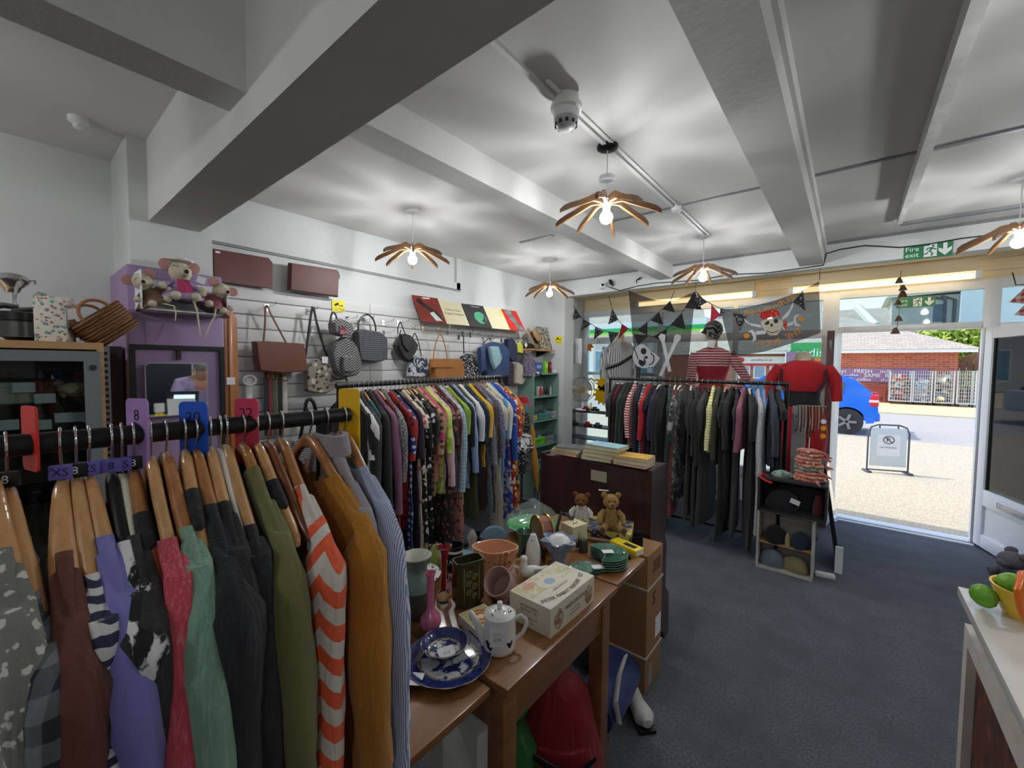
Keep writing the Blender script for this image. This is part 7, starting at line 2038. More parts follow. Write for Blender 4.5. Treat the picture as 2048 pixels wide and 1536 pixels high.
# white bird, black and white bird
p = tp_(1060, 1158)
k = mpp(p)
sw = thing('china_duck', 'white china duck with an orange bill', 'figurine', p, RI)
MB().sph((6 * k, 0, 14 * k), (24 * k, 12 * k, 14 * k)).tube([(-12 * k, 0, 18 * k), (-14 * k, 0, 30 * k), (-13 * k, 0, 38 * k)], [10 * k, 8 * k, 7 * k], 12).sph((-13 * k, 0, 41 * k), (8 * k, 7 * k, 7.5 * k)).tube([(24 * k, 0, 18 * k), (36 * k, 0, 26 * k)], [9 * k, 3 * k], 10).build('body', gl_white, sw)
MB().tube([(-20 * k, 0, 40 * k), (-29 * k, -2 * k, 38 * k)], [4 * k, 2 * k], 8).build('bill', mat('orange_glaze', (206, 150, 60), 0.3), sw)
MB().tube([(8 * k, -12 * k, 20 * k), (30 * k, -10 * k, 24 * k)], [6 * k, 2 * k], 8, flat=0.4).build('wing', mat('grey_glaze', (160, 164, 168), 0.2), sw)
p = tp_(1066, 1135)
k = mpp(p)
pg = thing('china_penguin', 'tall black and white china bird standing among the ornaments', 'figurine', p, RI)
MB().lathe([(r_ * k, h * k) for r_, h in ((0, 0), (12, 0), (15, 10), (16, 28), (13, 48), (9, 60), (6, 68), (0, 71))], 24, sy=0.85).build('body', gl_white, pg)
MB().lathe([(r_ * k, h * k) for r_, h in ((0, 0), (12, 0), (15, 10), (16, 28), (13.5, 48), (10.5, 60), (7, 70), (0, 73))], 24, sy=0.85, c=(1.5 * k, 4 * k, 0)).build('back', mat('black_glaze', (20, 20, 22)), pg)
for s in (-1, 1):
 MB().tube([(s * 13 * k, 1 * k, 44 * k), (s * 20 * k, 0, 24 * k), (s * 22 * k, -1 * k, 10 * k)], [3 * k, 5 * k, 1.5 * k], 8, flat=0.4).build('wing', mat('black_glaze', (20, 20, 22)), pg)
MB().sph((-3 * k, -8 * k, 58 * k), 1.4 * k, 8).build('eye', INK, pg)
# green streaky vase, green glass plates under film
gl_gr = mat('streaky_green_glass', (62, 96, 78), 0.12, var=0.5, vscale=14, coat=0.6, stretch=(3, 3, 0.6))
t_, k = china('green_glass_vase', 'streaky dark green glass vase behind the white bird', 'vase', 1048, 1112, [(0, 0), (14, 0), (15, 8), (12, 20), (11, 36), (16, 50), (15, 51), (9, 36), (0, 20)], gl_gr)
gl_emer = mat('emerald_pressed_glass', (46, 160, 86), 0.08, var=0.3, vscale=70, coat=0.6, trans=0.2)
for j in range(5):
 t_, k = china('green_glass_plate', ('bottom', 'second', 'third', 'fourth', 'top')[j] + ' emerald pressed glass plate of the stack at the back', 'plate', 1064, 1056, [(0, 2), (20, 2), (28, 3), (50, 9), (51, 10), (49, 10.4), (27, 5), (18, 3.6), (0, 3.6)], gl_emer, z=TZ + 0.007 * j, n=40, group='emerald glass plates', fn=lambda a, z: 1 + 0.02 * sin(16 * a))
p = tp_(1066, 1056)
k = mpp(p)
m_film = mat('clear_film', (220, 235, 228), 0.06, var=0.05, alpha=0.12)
o = MB().lathe([(r_ * k, h * k) for r_, h in ((54, 8), (52, 22), (36, 40), (14, 52), (3, 60), (0, 60))], 18, fn=lambda a, z: 1 + 0.07 * sin(5 * a + 90 * z)).build('film_wrap', m_film, None, loc=(p.x, p.y, TZ), rot=(0, 0, RI))
tag(o, 'clear crinkled film wrapped over the emerald plates', 'wrapping')
# copper drum clock on edge
p = tp_(1084, 1098)
k = mpp(p)
dr_ = thing('copper_drum', 'copper pink drum with gold rims standing on edge', 'ornament', p, RI + 0.35)
mm_ = T(0, 0, 34 * k) @ RY(pi / 2)
MB().lathe([(0, -11 * k), (33 * k, -11 * k), (33 * k, 11 * k), (0, 11 * k)], 12, m=mm_).build('drum', mat('copper_pink', (150, 104, 92), 0.3, 0.4, var=0.15), dr_, 20)
for s in (-1, 1):
 MB().tube([mm_ @ Vector((34 * k * cos(a), 34 * k * sin(a), s * 11 * k)) for a in [2 * pi * q / 24 for q in range(25)]], 2.2 * k, 6).build('gold_rim', mat('gold', (206, 160, 80), 0.25, 0.9, var=0.1), dr_)
# grey bent handle, cream box, grey block
p = tp_(1132, 1085, TZ)
k = mpp(p)
o = MB().tube([(-14 * k, 0, 2 * k), (-18 * k, 0, 30 * k), (-10 * k, 0, 62 * k), (2 * k, 0, 58 * k), (16 * k, 0, 40 * k), (20 * k, 0, 30 * k)], 3.2 * k, 8).build('bent_handle', mat('dark_grey_metal', (74, 76, 78), 0.5), None, loc=p, rot=(0, 0, RI))
tag(o, 'bent dark grey metal handle rising behind the cream box', 'handle')
p = tp_(1148, 1092)
k = mpp(p)
cbx = thing('tree_print_box', 'cream cube box printed with dark trees', 'box', p, RI + 0.62)
MB().box(-19 * k, 19 * k, -17 * k, 17 * k, 0, 47 * k, bv=0.001).build('carton', mat('cream_carton', (206, 198, 160), 0.5, var=0.03), cbx)
tr_ = MB()
for x, h_ in ((-9, 24), (-4, 34), (2, 26), (7, 18)):
 tr_.prism([((x - 2.5) * k, 5 * k), ((x + 2.5) * k, 5 * k), (x * k, (5 + h_) * k)], -17.2 * k, -17.05 * k, lambda a, b, t: (a, t, b))
tr_.build('printed_trees', INK, cbx)
MB().tube([(-8 * k, -6 * k, 47.3 * k), (-2 * k, 0, 47.3 * k), (2 * k, -4 * k, 47.3 * k), (9 * k, 2 * k, 47.3 * k)], 0.7 * k, 5).build('printed_script', INK, cbx)
p = tp_(1167, 1103)
k = mpp(p)
o = MB().box(-7 * k, 7 * k, -6 * k, 6 * k, 0, 23 * k, bv=0.002).box(-6 * k, 6 * k, -5 * k, 5 * k, 23 * k, 25 * k).build('grey_pot', mat('dark_grey_metal', (74, 76, 78)), None, loc=p, rot=(0, 0, RI + 0.3))
tag(o, 'small dark grey block-shaped pot beside the green plates', 'pot')
# iridescent flower bowl with tissue
gl_iri = mat('iridescent_blue_glass', (150, 166, 196), 0.08, var=0.25, vscale=40, coat=0.7, trans=0.3)
t_, k = china('flower_bowl', 'iridescent blue glass bowl with a petal rim, stuffed with white tissue', 'bowl', 1117, 1128, [(0, 0), (13, 0), (14, 4), (15, 18), (22, 36), (34, 52), (32, 53), (18, 36), (12, 18), (0, 8)], gl_iri, n=48, fn=lambda a, z: 1 + 0.16 * sin(6 * a) * max(0, min(1, (z - 0.02) / 0.03)))
ts = MB().lathe([(0, 34), (12, 36), (20, 42), (18, 52), (8, 58), (0, 56)][0:0] or [(0, 34 * k), (14 * k, 36 * k), (22 * k, 44 * k), (17 * k, 54 * k), (8 * k, 60 * k), (0, 58 * k)], 20, fn=lambda a, z: 1 + 0.15 * sin(5 * a + 300 * z)).build('tissue', PAPER, t_)
# leaf plates
gl_leaf = mat('emerald_leaf_glaze', (18, 92, 70), 0.1, var=0.4, vscale=60, bump=0.4, bscale=70, coat=0.7)
gl_leaf_rim = mat('pale_leaf_rim', (96, 146, 124), 0.2, var=0.1)
def crescent(px, py, n_, rpx, rot, lab, grp):
 p = tp_(px, py)
 k = mpp(p)
 R_ = rpx * k
 pl = []
 for q in range(25):
  a = radians(-125 + 250 * q / 24)
  pl.append((R_ * cos(a), R_ * sin(a)))
 x0_, y0_ = pl[-1]
 for q in range(1, 10):
  tt = q / 10
  y = y0_ * (1 - 2 * tt)
  pl.append((x0_ + R_ * 0.42 * sin(pi * tt), y))
 for j in range(n_):
  t_ = thing('leaf_plate', lab[j], 'plate', (p.x, p.y, TZ + 0.0095 * j), rot, grp)
  cx_ = sum(q[0] for q in pl) / len(pl)
  def sc2(s, z):
   return [(cx_ + (x - cx_) * s, y * s, z) for x, y in pl]
  MB().rings([sc2(0.02, 0.002), sc2(0.7, 0.002), sc2(0.78, 0.003), sc2(1.0, 0.0105), sc2(0.97, 0.012), sc2(0.76, 0.0055), sc2(0.02, 0.004)], cap=False).build('plate', gl_leaf, t_)
  rr = sc2(0.995, 0.0112)
  MB().tube(rr + [rr[0]], 0.0013, 5).build('rim', gl_leaf_rim, t_)
  if j == n_ - 1:
   card(t_, 0.045, 0.03, T(cx_ + (-0.01 if n_ > 2 else -0.03), 0.0 if n_ > 2 else -0.05, 0.0135) @ RZ(-rot + RI + 0.1), lines=(('', 0.01, 0),))
ordn = ('bottom', 'second', 'third', 'fourth', 'top')
crescent(1213, 1128, 5, 41, RI + 0.15, [o_ + ' emerald crescent leaf plate of the tall stack' for o_ in ordn], 'crescent leaf plates')
crescent(1176, 1153, 2, 41, RI + 2.5, ['lower emerald crescent leaf plate of the short stack by the gift box', 'upper emerald crescent leaf plate of the short stack by the gift box'], 'crescent leaf plates')
# yellow box, black case, little magnet
q_ = [at(*v, 'z', TZ + 0.028) for v in ((1220, 1078), (1236, 1074), (1288, 1096), (1275, 1103))]
cen = (q_[0] + q_[2]) / 2
ang = atan2((q_[2] - q_[1]).y, (q_[2] - q_[1]).x)
L_ = (q_[2] - q_[1]).length
yb = thing('yellow_box', 'flat bright yellow box with a dark window on the table leaf', 'box', (cen.x, cen.y, TZ), ang)
MB().box(-L_ / 2, L_ / 2, -0.028, 0.028, 0, 0.026, bv=0.001).build('carton', mat('bright_yellow_card', (222, 206, 40), 0.4, var=0.02), yb)
MB().box(-0.01, L_ * 0.36, -0.014, 0.012, 0.026, 0.0266).build('window', BLACK_PL, yb)
MB().box(L_ / 2, L_ / 2 + 0.0005, -0.022, 0.022, 0.003, 0.023).build('end_label', PAPER, yb)
p = at(1276, 1092, 'z', 0.67)
o = thing('black_case', 'small black rounded case standing behind the yellow box', 'case', (p.x - 0.01, 1.90, 0.668), RI)
MB().box(-0.045, 0.045, -0.012, 0.012, 0, 0.085, bv=0.009).build('body', BLACK_PL, o)
MB().box(-0.0455, 0.0455, -0.0125, 0.0125, 0.058, 0.060).build('seam', mat('dark_grey_metal', (74, 76, 78)), o)
p = tp_(1256, 1118)
o = MB().box(-0.011, 0.011, -0.008, 0.008, 0, 0.014, bv=0.002).box(-0.008, 0.008, -0.006, 0.006, 0.014, 0.016).build('eraser_block', BLACK_PL, None, loc=p, rot=(0, 0, RI))
tag(o, 'tiny black block lying beside the tall stack of leaf plates', 'block')
# blue patterned box and teddy bears
f_tedbox = fabric('navy_yellow_print', 'paint', (42, 44, 96), (196, 186, 90), (30, 34, 60), 0.7, bump=0.0, rough=0.4)
bb_ = thing('navy_game_box', 'navy box with yellow pattern under the golden teddy bear', 'box', tuple(at(1205, 1062, 'z', TZ)), RI - 0.35)
MB().box(-0.14, 0.14, -0.09, 0.09, 0, 0.036, bv=0.002).build('lid', f_tedbox, bb_)
MB().box(-0.137, 0.137, -0.087, 0.087, -0.001, 0.012).build('base', mat('navy_card', (34, 36, 70), 0.5), bb_)
def teddy(label, base, s, rz, fur, dress=None, ears=True):
 t_ = thing('teddy_bear', label, 'teddy bear', base, rz, None)
 pad = mat('felt_pad', (96, 78, 62), 0.95)
 tt = MB().lathe([(r_ * s, h * s) for r_, h in ((0, 0), (0.10, 0.0), (0.155, 0.07), (0.165, 0.17), (0.13, 0.30), (0.09, 0.38), (0.05, 0.42), (0, 0.42))], 20, sy=0.85)
 tt.build('torso', fur, t_)
 MB().sph((0, -0.01 * s, 0.53 * s), (0.155 * s, 0.14 * s, 0.145 * s), 18).build('head', fur, t_)
 MB().sph((0, -0.14 * s, 0.49 * s), (0.075 * s, 0.07 * s, 0.06 * s), 14).build('muzzle', fur, t_)
 MB().sph((0, -0.205 * s, 0.515 * s), (0.028 * s, 0.018 * s, 0.02 * s), 10).build('nose', BLACK_PL, t_)
 for q in (-1, 1):
  MB().sph((q * 0.055 * s, -0.135 * s, 0.57 * s), 0.017 * s, 8).build('eye', mat('amber_eye', (60, 34, 14), 0.1), t_)
  if ears:
   MB().sph((q * 0.135 * s, 0.0, 0.655 * s), (0.06 * s, 0.03 * s, 0.06 * s), 12).build('ear', fur, t_)
  MB().tube([(q * 0.12 * s, -0.02 * s, 0.35 * s), (q * 0.21 * s, -0.06 * s, 0.26 * s), (q * 0.22 * s, -0.12 * s, 0.17 * s)], [0.055 * s, 0.062 * s, 0.05 * s], 10).build('arm', dress or fur, t_)
  MB().sph((q * 0.22 * s, -0.13 * s, 0.155 * s), 0.052 * s, 10).build('paw', fur, t_)
  MB().tube([(q * 0.09 * s, -0.05 * s, 0.075 * s), (q * 0.15 * s, -0.18 * s, 0.07 * s), (q * 0.19 * s, -0.30 * s, 0.07 * s)], [0.075 * s, 0.07 * s, 0.062 * s], 12).build('leg', fur, t_)
  MB().sph((q * 0.195 * s, -0.33 * s, 0.085 * s), (0.065 * s, 0.035 * s, 0.08 * s), 12).build('foot', fur, t_)
  MB().sph((q * 0.197 * s, -0.358 * s, 0.085 * s), (0.05 * s, 0.012 * s, 0.062 * s), 12).build('foot_pad', pad, t_)
 if dress:
  MB().lathe([(r_ * s, h * s) for r_, h in ((0.21, 0.05), (0.20, 0.12), (0.185, 0.2), (0.145, 0.32), (0.10, 0.41), (0.07, 0.43))], 22, sy=0.9, cap=False, fn=lambda a, z: 1 + 0.06 * sin(8 * a)).build('smock', dress, t_)
  MB().sph((0.0, -0.13 * s, 0.38 * s), (0.05 * s, 0.02 * s, 0.03 * s), 8).build('bow', mat('blush_ribbon', (214, 180, 170), 0.7), t_)
 return t_
def fur(name, c):
 return mat(name, c, 0.95, var=0.22, vscale=60, bump=1.0, bscale=260)
f_gold = fur('golden_mohair', (176, 142, 84))
f_brn = fur('brown_mohair', (134, 88, 48))
bp = tuple(at(1221, 1056, 'z', TZ + 0.037))
sT = 0.165 / 0.72
t_ = teddy('golden mohair teddy bear with a white ribbon in its ear, sitting on the navy box', bp, sT * 1.05, RI - 0.1, f_gold)
MB().tube([(-0.06, -0.02, 0.185), (-0.02, -0.05, 0.192)], 0.003, 6).build('ear_ribbon', PAPER, t_)
bp2 = at(1162, 1046, 'z', TZ)
t_ = teddy('brown teddy bear in a white smock leaning against the dark cabinet', (bp2.x, bp2.y, TZ + 0.0), sT * 0.98, RI - 0.25, f_brn, fabric('white_smock_cotton', 'plain', (206, 202, 196)), ears=True)
# support under the bears: carton lying behind the leaf
m_card = mat('brown_cardboard', (150, 112, 76), 0.8, var=0.06, vscale=8)
cb = thing('cardboard_box', 'tall strapped brown cardboard carton standing at the end of the table', 'carton', (-1.0, 1.96, 0))
wb(MB().box(-1.32, -0.692, 1.86, 2.06, 0, 0.665, bv=0.003), 'carton', m_card, cb)
for z in (0.50, 0.17):
 wb(MB().box(-1.324, -0.688, 1.856, 2.064, z, z + 0.008), 'strap', mat('white_strapping', (190, 190, 186), 0.4), cb)
wb(MB().box(-0.6915, -0.6905, 1.93, 2.03, 0.56, 0.62), 'stamped_mark', mat('brown_print', (112, 80, 54), 0.8, var=0.4, vscale=90), cb)
letters('S', 0.09, mat('black_print', (40, 26, 26), 0.7, var=0), cb, T(1.0, -1.96, 0) @ face_m((-0.6905, 1.95, 0.43), (0, 1, 0), (0, 0, 1)))
wb(MB().box(-0.6915, -0.6903, 1.975, 2.05, 0.22, 0.32), 'white_label', PAPER, cb)
wb(MB().box(-0.6915, -0.6903, 1.90, 1.94, 0.02, 0.12), 'tape', mat('silver_tape', (150, 150, 146), 0.3), cb)
# --- dark mahogany cabinet with books
m_mah = wood('dark_mahogany', (46, 24, 24), (66, 38, 36), 0.3, 2, 3, 0.4)
dc = thing('mahogany_cabinet', 'dark mahogany cabinet seen from the back with books on top', 'cabinet', (-1.1, 2.25, 0))
CY0, CY1, CX0, CX1, CZ = 2.085, 2.42, -1.44, -0.765, 1.0
wb(MB().box(CX0, CX1 - 0.02, CY0, CY0 + 0.012, 0.09, CZ), 'back_panel', m_mah, dc)
wb(MB().box(CX0, CX1 - 0.02, CY0 + 0.012, CY1 - 0.06, CZ - 0.02, CZ), 'top', m_mah, dc)
side = [(CY0 - 0.004, 0), (CY0 - 0.004, CZ + 0.012), (CY0 + 0.14, CZ + 0.012), (CY0 + 0.19, CZ - 0.0), (CY0 + 0.215, CZ - 0.05), (CY0 + 0.215, 0.62), (CY0 + 0.25, 0.56), (CY0 + 0.255, 0.30), (CY0 + 0.31, 0.24), (CY0 + 0.325, 0.0), (CY0 + 0.25, 0.0), (CY0 + 0.22, 0.06), (CY0 + 0.12, 0.06), (CY0 + 0.09, 0)]
for x in (CX0 - 0.02, CX1 - 0.02):
 wb(MB().prism(side, x, x + 0.02, lambda a, b, t: (t, a, b)), 'side_panel', m_mah, dc, 25)
for z in (0.08, 0.4, 0.7):
 wb(MB().box(CX0, CX1 - 0.02, CY0 + 0.013, CY0 + 0.20, z, z + 0.018), 'shelf', m_mah, dc)
l0, l1 = at(1182, 939, 'y', CY0 - 0.001), at(1213, 966, 'y', CY0 - 0.001)
wb(MB().box(l0.x, l1.x, CY0 - 0.0012, CY0 - 0.0002, l1.z, l0.z), 'paper_label', mat('aged_label', (160, 156, 130), 0.6, var=0.06), dc)
bkc = [((0, 0), 0), ((1, 0), 0)]
def book(x0, x1, y0, y1, z0, th, c, label, rz=0.0):
 t_ = thing('paperback_book', label, 'book', ((x0 + x1) / 2, (y0 + y1) / 2, z0), rz, 'books on the dark cabinet')
 w, d = (x1 - x0) / 2, (y1 - y0) / 2
 m_ = mat('cover_%d_%d_%d' % c, c, 0.4, var=0.25, vscale=30)
 MB().box(-w, w, -d, d, 0, 0.0015).box(-w, w, -d, d, th - 0.0015, th).box(-w, w, d - 0.002, d, 0, th).build('cover', m_, t_)
 MB().box(-w + 0.002, w - 0.002, -d + 0.002, d - 0.003, 0.0015, th - 0.0015).build('pages', mat('page_block', (206, 194, 162), 0.8, var=0.08, vscale=200, stretch=(0.2, 0.2, 6)), t_)
z = CZ + 0.013
for i, (th, c, lb) in enumerate((((0.018), (196, 60, 90), 'pink-covered book at the bottom of the left pile'), ((0.012), (210, 200, 110), 'thin yellow-edged book in the left pile'), ((0.010), (220, 220, 214), 'white booklet in the left pile'), ((0.008), (60, 60, 66), 'dark grey booklet on top of the left pile'))):
 book(-1.40 + 0.01 * i, -1.21 + 0.006 * i, CY0 + 0.01, CY0 + 0.145, z, th, c, lb, 0.05 * i - 0.05)
 z += th + 0.0005
z = CZ + 0.013
for i, (th, c, lb) in enumerate(((0.022, (190, 180, 150), 'thick book at the bottom of the middle pile'), (0.024, (196, 186, 156), 'second book of the middle pile'), (0.020, (200, 190, 160), 'third book of the middle pile'), (0.022, (150, 196, 206), 'pale blue covered book on top of the middle pile'))):
 book(-1.185 + 0.008 * i, -1.0 + 0.016 * i, CY0 + 0.005, CY0 + 0.135, z, th, c, lb, 0.03 - 0.03 * i)
 z += th + 0.0005
z = CZ + 0.013
for i, (th, c, lb) in enumerate(((0.016, (196, 140, 130), 'rose-edged book at the bottom of the right pile'), (0.024, (206, 196, 170), 'cream book in the right pile'), (0.010, (216, 170, 70), 'orange and yellow book on top of the right pile'))):
 book(-0.985, -0.80, CY0 + 0.004, CY0 + 0.14, z, th, c, lb, 0.04 * i - 0.02)
 z += th + 0.0005
# --- on the floor under and beside the table
m_redb = fabric('red_nylon', 'plain', (150, 16, 30), rough=0.5)
p = at(1120, 1575, 'z', 0)
rk = thing('red_rucksack', 'red nylon rucksack with black trim on the floor under the table', 'rucksack', (p.x, p.y, 0), RI)
k = mpp(p)
MB().lathe([(r_ * k, h * k) for r_, h in ((0, 0), (74, 0), (84, 14), (82, 80), (70, 150), (52, 205), (30, 236), (0, 246))], 28, sy=0.62, fn=lambda a, z: 1 + 0.05 * sin(4 * a + 20 * z) + 0.025 * sin(13 * a + 45 * z)).build('body', m_redb, rk)
pk_ = MB().lathe([(r_ * k, h * k) for r_, h in ((0, 6), (56, 6), (62, 20), (60, 90), (50, 120), (0, 124))], 24, sy=0.4, c=(0, -34 * k, 0)).build('front_pocket', m_redb, rk)
MB().tube([(-58 * k, -52 * k, 116 * k), (-20 * k, -66 * k, 104 * k), (26 * k, -66 * k, 96 * k), (60 * k, -48 * k, 108 * k)], [7 * k, 9 * k, 9 * k, 6 * k], 10, flat=0.35).build('black_trim', BLACK_PL, rk)
MB().tube([(-60 * k, 20 * k, 190 * k), (-92 * k, 0, 120 * k), (-90 * k, -6 * k, 30 * k)], 7 * k, 8, flat=0.4).build('strap', BLACK_PL, rk)
p = at(1015, 1600, 'z', 0)
gv = MB().lathe([(0, 0), (0.08, 0), (0.10, 0.03), (0.135, 0.14), (0.12, 0.23), (0.085, 0.275), (0.075, 0.31), (0.09, 0.345), (0.083, 0.347), (0.068, 0.31), (0.07, 0.28), (0, 0.2)], 36).build('green_floor_vase', mat('deep_green_glaze', (46, 104, 56), 0.12, var=0.15, coat=0.6), None, loc=(p.x - 0.02, p.y, 0))
tag(gv, 'large glossy green pottery vase on the floor under the table', 'vase')
p = at(1235, 1463, 'z', 0)
f_blueb = fabric('royal_blue_nylon', 'plain', (24, 48, 110), rough=0.5)
bg = thing('blue_bag', 'blue and white sports bag lying by the table leg', 'bag', (p.x - 0.03, p.y + 0.03, 0), 0.1)
k = mpp(p)
MB().lathe([(0.0, -0.22), (0.08, -0.21), (0.1, -0.15), (0.105, 0.0), (0.1, 0.15), (0.08, 0.21), (0.0, 0.22)], 24, m=RX(pi / 2), c=(-0.05, 0.1, 0.09), sy=0.8).build('body', f_blueb, bg)
MB().tube([(0.055, -0.1, 0.10), (0.03, -0.08, 0.16), (0.0, 0.05, 0.18), (-0.02, 0.2, 0.17)], 0.02, 8, flat=0.3).build('white_panel', PAPER, bg)
p = at(1270, 1420, 'z', 0)
ts_ = thing('white_shoe', 'white and grey trainer lying beside the blue bag', 'shoe', (p.x, p.y, 0), -0.75)
MB().lathe([(0.0, -0.13), (0.03, -0.12), (0.042, -0.06), (0.036, 0.02), (0.045, 0.09), (0.02, 0.125), (0, 0.13)], 18, m=RY(pi / 2), c=(0, 0, 0.045), sx=0.9).build('upper', mat('off_white_leather', (190, 190, 184), 0.5), ts_)
MB().box(-0.13, 0.13, -0.038, 0.038, 0, 0.018, bv=0.006).build('sole', BLACK_PL, ts_)
p = at(1215, 1345, 'z', 0)
o = MB().lathe([(0, 0), (0.11, 0.0), (0.14, 0.04), (0.13, 0.12), (0.07, 0.19), (0, 0.21)], 20, fn=lambda a, z: 1 + 0.12 * sin(3 * a + 8 * z)).build('black_holdall', fabric('black_nylon', 'plain', (18, 18, 20), rough=0.6), None, loc=(p.x - 0.12, p.y + 0.06, 0))
tag(o, 'crumpled black holdall on the floor behind the table leg', 'bag')
p = at(1190, 1340, 'z', 0.0)
o = thing('blue_jacket', 'blue and white jacket draped on the floor under the table', 'jacket', (-0.86, 1.30, 0), 0.2)
MB().lathe([(0.0, 0.45), (0.04, 0.44), (0.08, 0.35), (0.1, 0.15), (0.13, 0.0), (0, 0)], 20, fn=lambda a, z: 1 + 0.12 * sin(5 * a + 10 * z)).build('body', f_blueb, o)
MB().tube([(0.03, -0.02, 0.44), (0.07, -0.06, 0.3), (0.1, -0.09, 0.05)], 0.012, 8).build('white_piping', PAPER, o)
o = thing('white_storage_box', 'white storage box standing under the table', 'box', (-1.02, 1.12, 0))
MB().box(-0.10, 0.14, -0.2, 0.1, 0, 0.40, bv=0.01).build('tub', mat('off_white_plastic', (196, 196, 190), 0.5), o)
MB().box(-0.11, 0.15, -0.21, 0.11, 0.40, 0.43, bv=0.008).build('lid', mat('off_white_plastic', (196, 196, 190)), o)
p = at(810, 1420, 'z', TZ - 0.01)
o = MB().tube([(0.009 * cos(a), 0.006 * sin(a), 0.0015) for a in [2 * pi * q / 14 for q in range(15)]], 0.0014, 6).build('elastic_band', m_redpl, None, loc=(p.x, p.y, TZ - 0.0095))
tag(o, 'small red elastic band on the front leaf of the table', 'band')
# ------------------------------------------------------------------ window bay: flags, bunting, mannequins
def surf(Y, amp, ph):
 def f(px, py, d=0.0):
  return at(px, py, 'y', Y + amp * sin(px * 0.09 + ph) + amp * 0.6 * sin(py * 0.07 + px * 0.03) - d)
 return f
def loft(f, top, bot, nv=14, sub=4):
 """sheet between two px polylines with the same number of points"""
 def dens(l):
  o_ = []
  for a, b in zip(l[:-1], l[1:]):
   for q in range(sub):
    o_.append((a[0] + (b[0] - a[0]) * q / sub, a[1] + (b[1] - a[1]) * q / sub))
  return o_ + [l[-1]]
 A, B = dens(top), dens(bot)
 n = len(A) - 1
 return MB().grid(lambda u, v: f(A[round(u * n)][0] + (B[round(u * n)][0] - A[round(u * n)][0]) * v, A[round(u * n)][1] + (B[round(u * n)][1] - A[round(u * n)][1]) * v), n, nv)
m_flag = sheer('sheer_black_flag', (18, 18, 20), 0.80)
def backlit(name, c):
 m, t, b = _new(name)
 b.inputs['Base Color'].default_value = lin(c)
 b.inputs['Roughness'].default_value = 0.8
 tl_ = t.nodes.new('ShaderNodeBsdfTranslucent')
 tl_.inputs[0].default_value = lin(c)
 mx = t.nodes.new('ShaderNodeMixShader')
 mx.inputs[0].default_value = 0.55
 t.links.new(b.outputs[0], mx.inputs[1])
 t.links.new(tl_.outputs[0], mx.inputs[2])
 t.links.new(mx.outputs[0], t.nodes['Material Output'].inputs[0])
 return m
m_bone = backlit('printed_bone_white', (226, 226, 230))
fl1 = thing('skull_flag', 'sheer black flag with a white skull and crossed bones', 'flag', at(1320, 790, 'y', YL - 0.03))
S1 = surf(YL - 0.03, 0.008, 0.4)
wb(loft(S1, [(1257, 581), (1280, 590), (1312, 601), (1348, 601), (1372, 591), (1391, 583)], [(1276, 792), (1290, 796), (1305, 797), (1325, 797), (1345, 792), (1372, 770)], 18), 'cloth', m_flag, fl1)
def c3(l):
 return [(1130 + x / 7.062, 620 + y / 7.062) for x, y in l]
def stamp(t_, S, l, m, d, nm='print'):
 pts = [S(a, b, d) for a, b in l]
 return wb(MB().add(pts, [tuple(range(len(pts)))]), nm, m, t_, 0)
def ell(cx, cy, rx, ry, n=16):
 return [(cx + rx * cos(2 * pi * k / n), cy + ry * sin(2 * pi * k / n)) for k in range(n)]
stamp(fl1, S1, c3([(955, 640), (985, 540), (1050, 490), (1110, 485), (1170, 530), (1215, 590), (1280, 620), (1340, 680), (1300, 740), (1250, 800), (1180, 800), (1150, 825), (1080, 820), (1010, 790), (960, 700)]), m_bone, 0.018, 'skull')
m_fk = mat('flag_black_print', (26, 26, 28), 0.8, var=0)
for l in (ell(1110, 582, 40, 46), ell(1090, 732, 52, 60), ell(1145, 670, 24, 20), [(1215, 600), (1262, 650), (1262, 720), (1230, 770), (1180, 775), (1180, 765), (1222, 758), (1246, 715), (1246, 655), (1205, 612)], [(985, 545), (1040, 690), (1030, 700), (975, 555)]):
 stamp(fl1, S1, c3(l), m_fk, 0.022, 'skull_marking')
for (a, b) in (((1370, 380), (1480, 870)), ((1590, 390), (1345, 930))):
 dx, dy = b[0] - a[0], b[1] - a[1]
 L_ = sqrt(dx * dx + dy * dy)
 nx, ny = -dy / L_ * 24, dx / L_ * 24
 stamp(fl1, S1, c3([(a[0] + nx * 2.2, a[1] + ny * 1.2 - 10), (a[0] + nx * 0.6, a[1] - 50), (a[0] - nx * 2.2, a[1] - 30), (a[0] - nx * 2, a[1] + 25), (a[0] - nx + dx * 0.15, a[1] - ny + dy * 0.15), (b[0] - nx, b[1] - ny), (b[0] + nx, b[1] + ny), (a[0] + nx + dx * 0.15, a[1] + ny + dy * 0.15)]), m_bone, 0.0185 if a[0] < 1500 else 0.0195, 'bone')
fl2 = thing('booty_flag', 'sheer black flag with a bandana skull reading surrender the booty from behind', 'flag', at(1550, 710, 'y', YL - 0.03))
S2 = surf(YL - 0.03, 0.008, 2.0)
wb(loft(S2, [(1440, 618), (1475, 617), (1510, 611), (1550, 601), (1595, 585), (1638, 563)], [(1463, 712), (1495, 709), (1530, 703), (1570, 691), (1605, 679), (1641, 666)], 16), 'cloth', m_flag, fl2)
def c4(l):
 return [(1240 + x / 4.876, 560 + y / 4.876) for x, y in l]
m_or = backlit('flag_orange', (232, 150, 50))
m_fr = backlit('flag_red', (206, 40, 40))
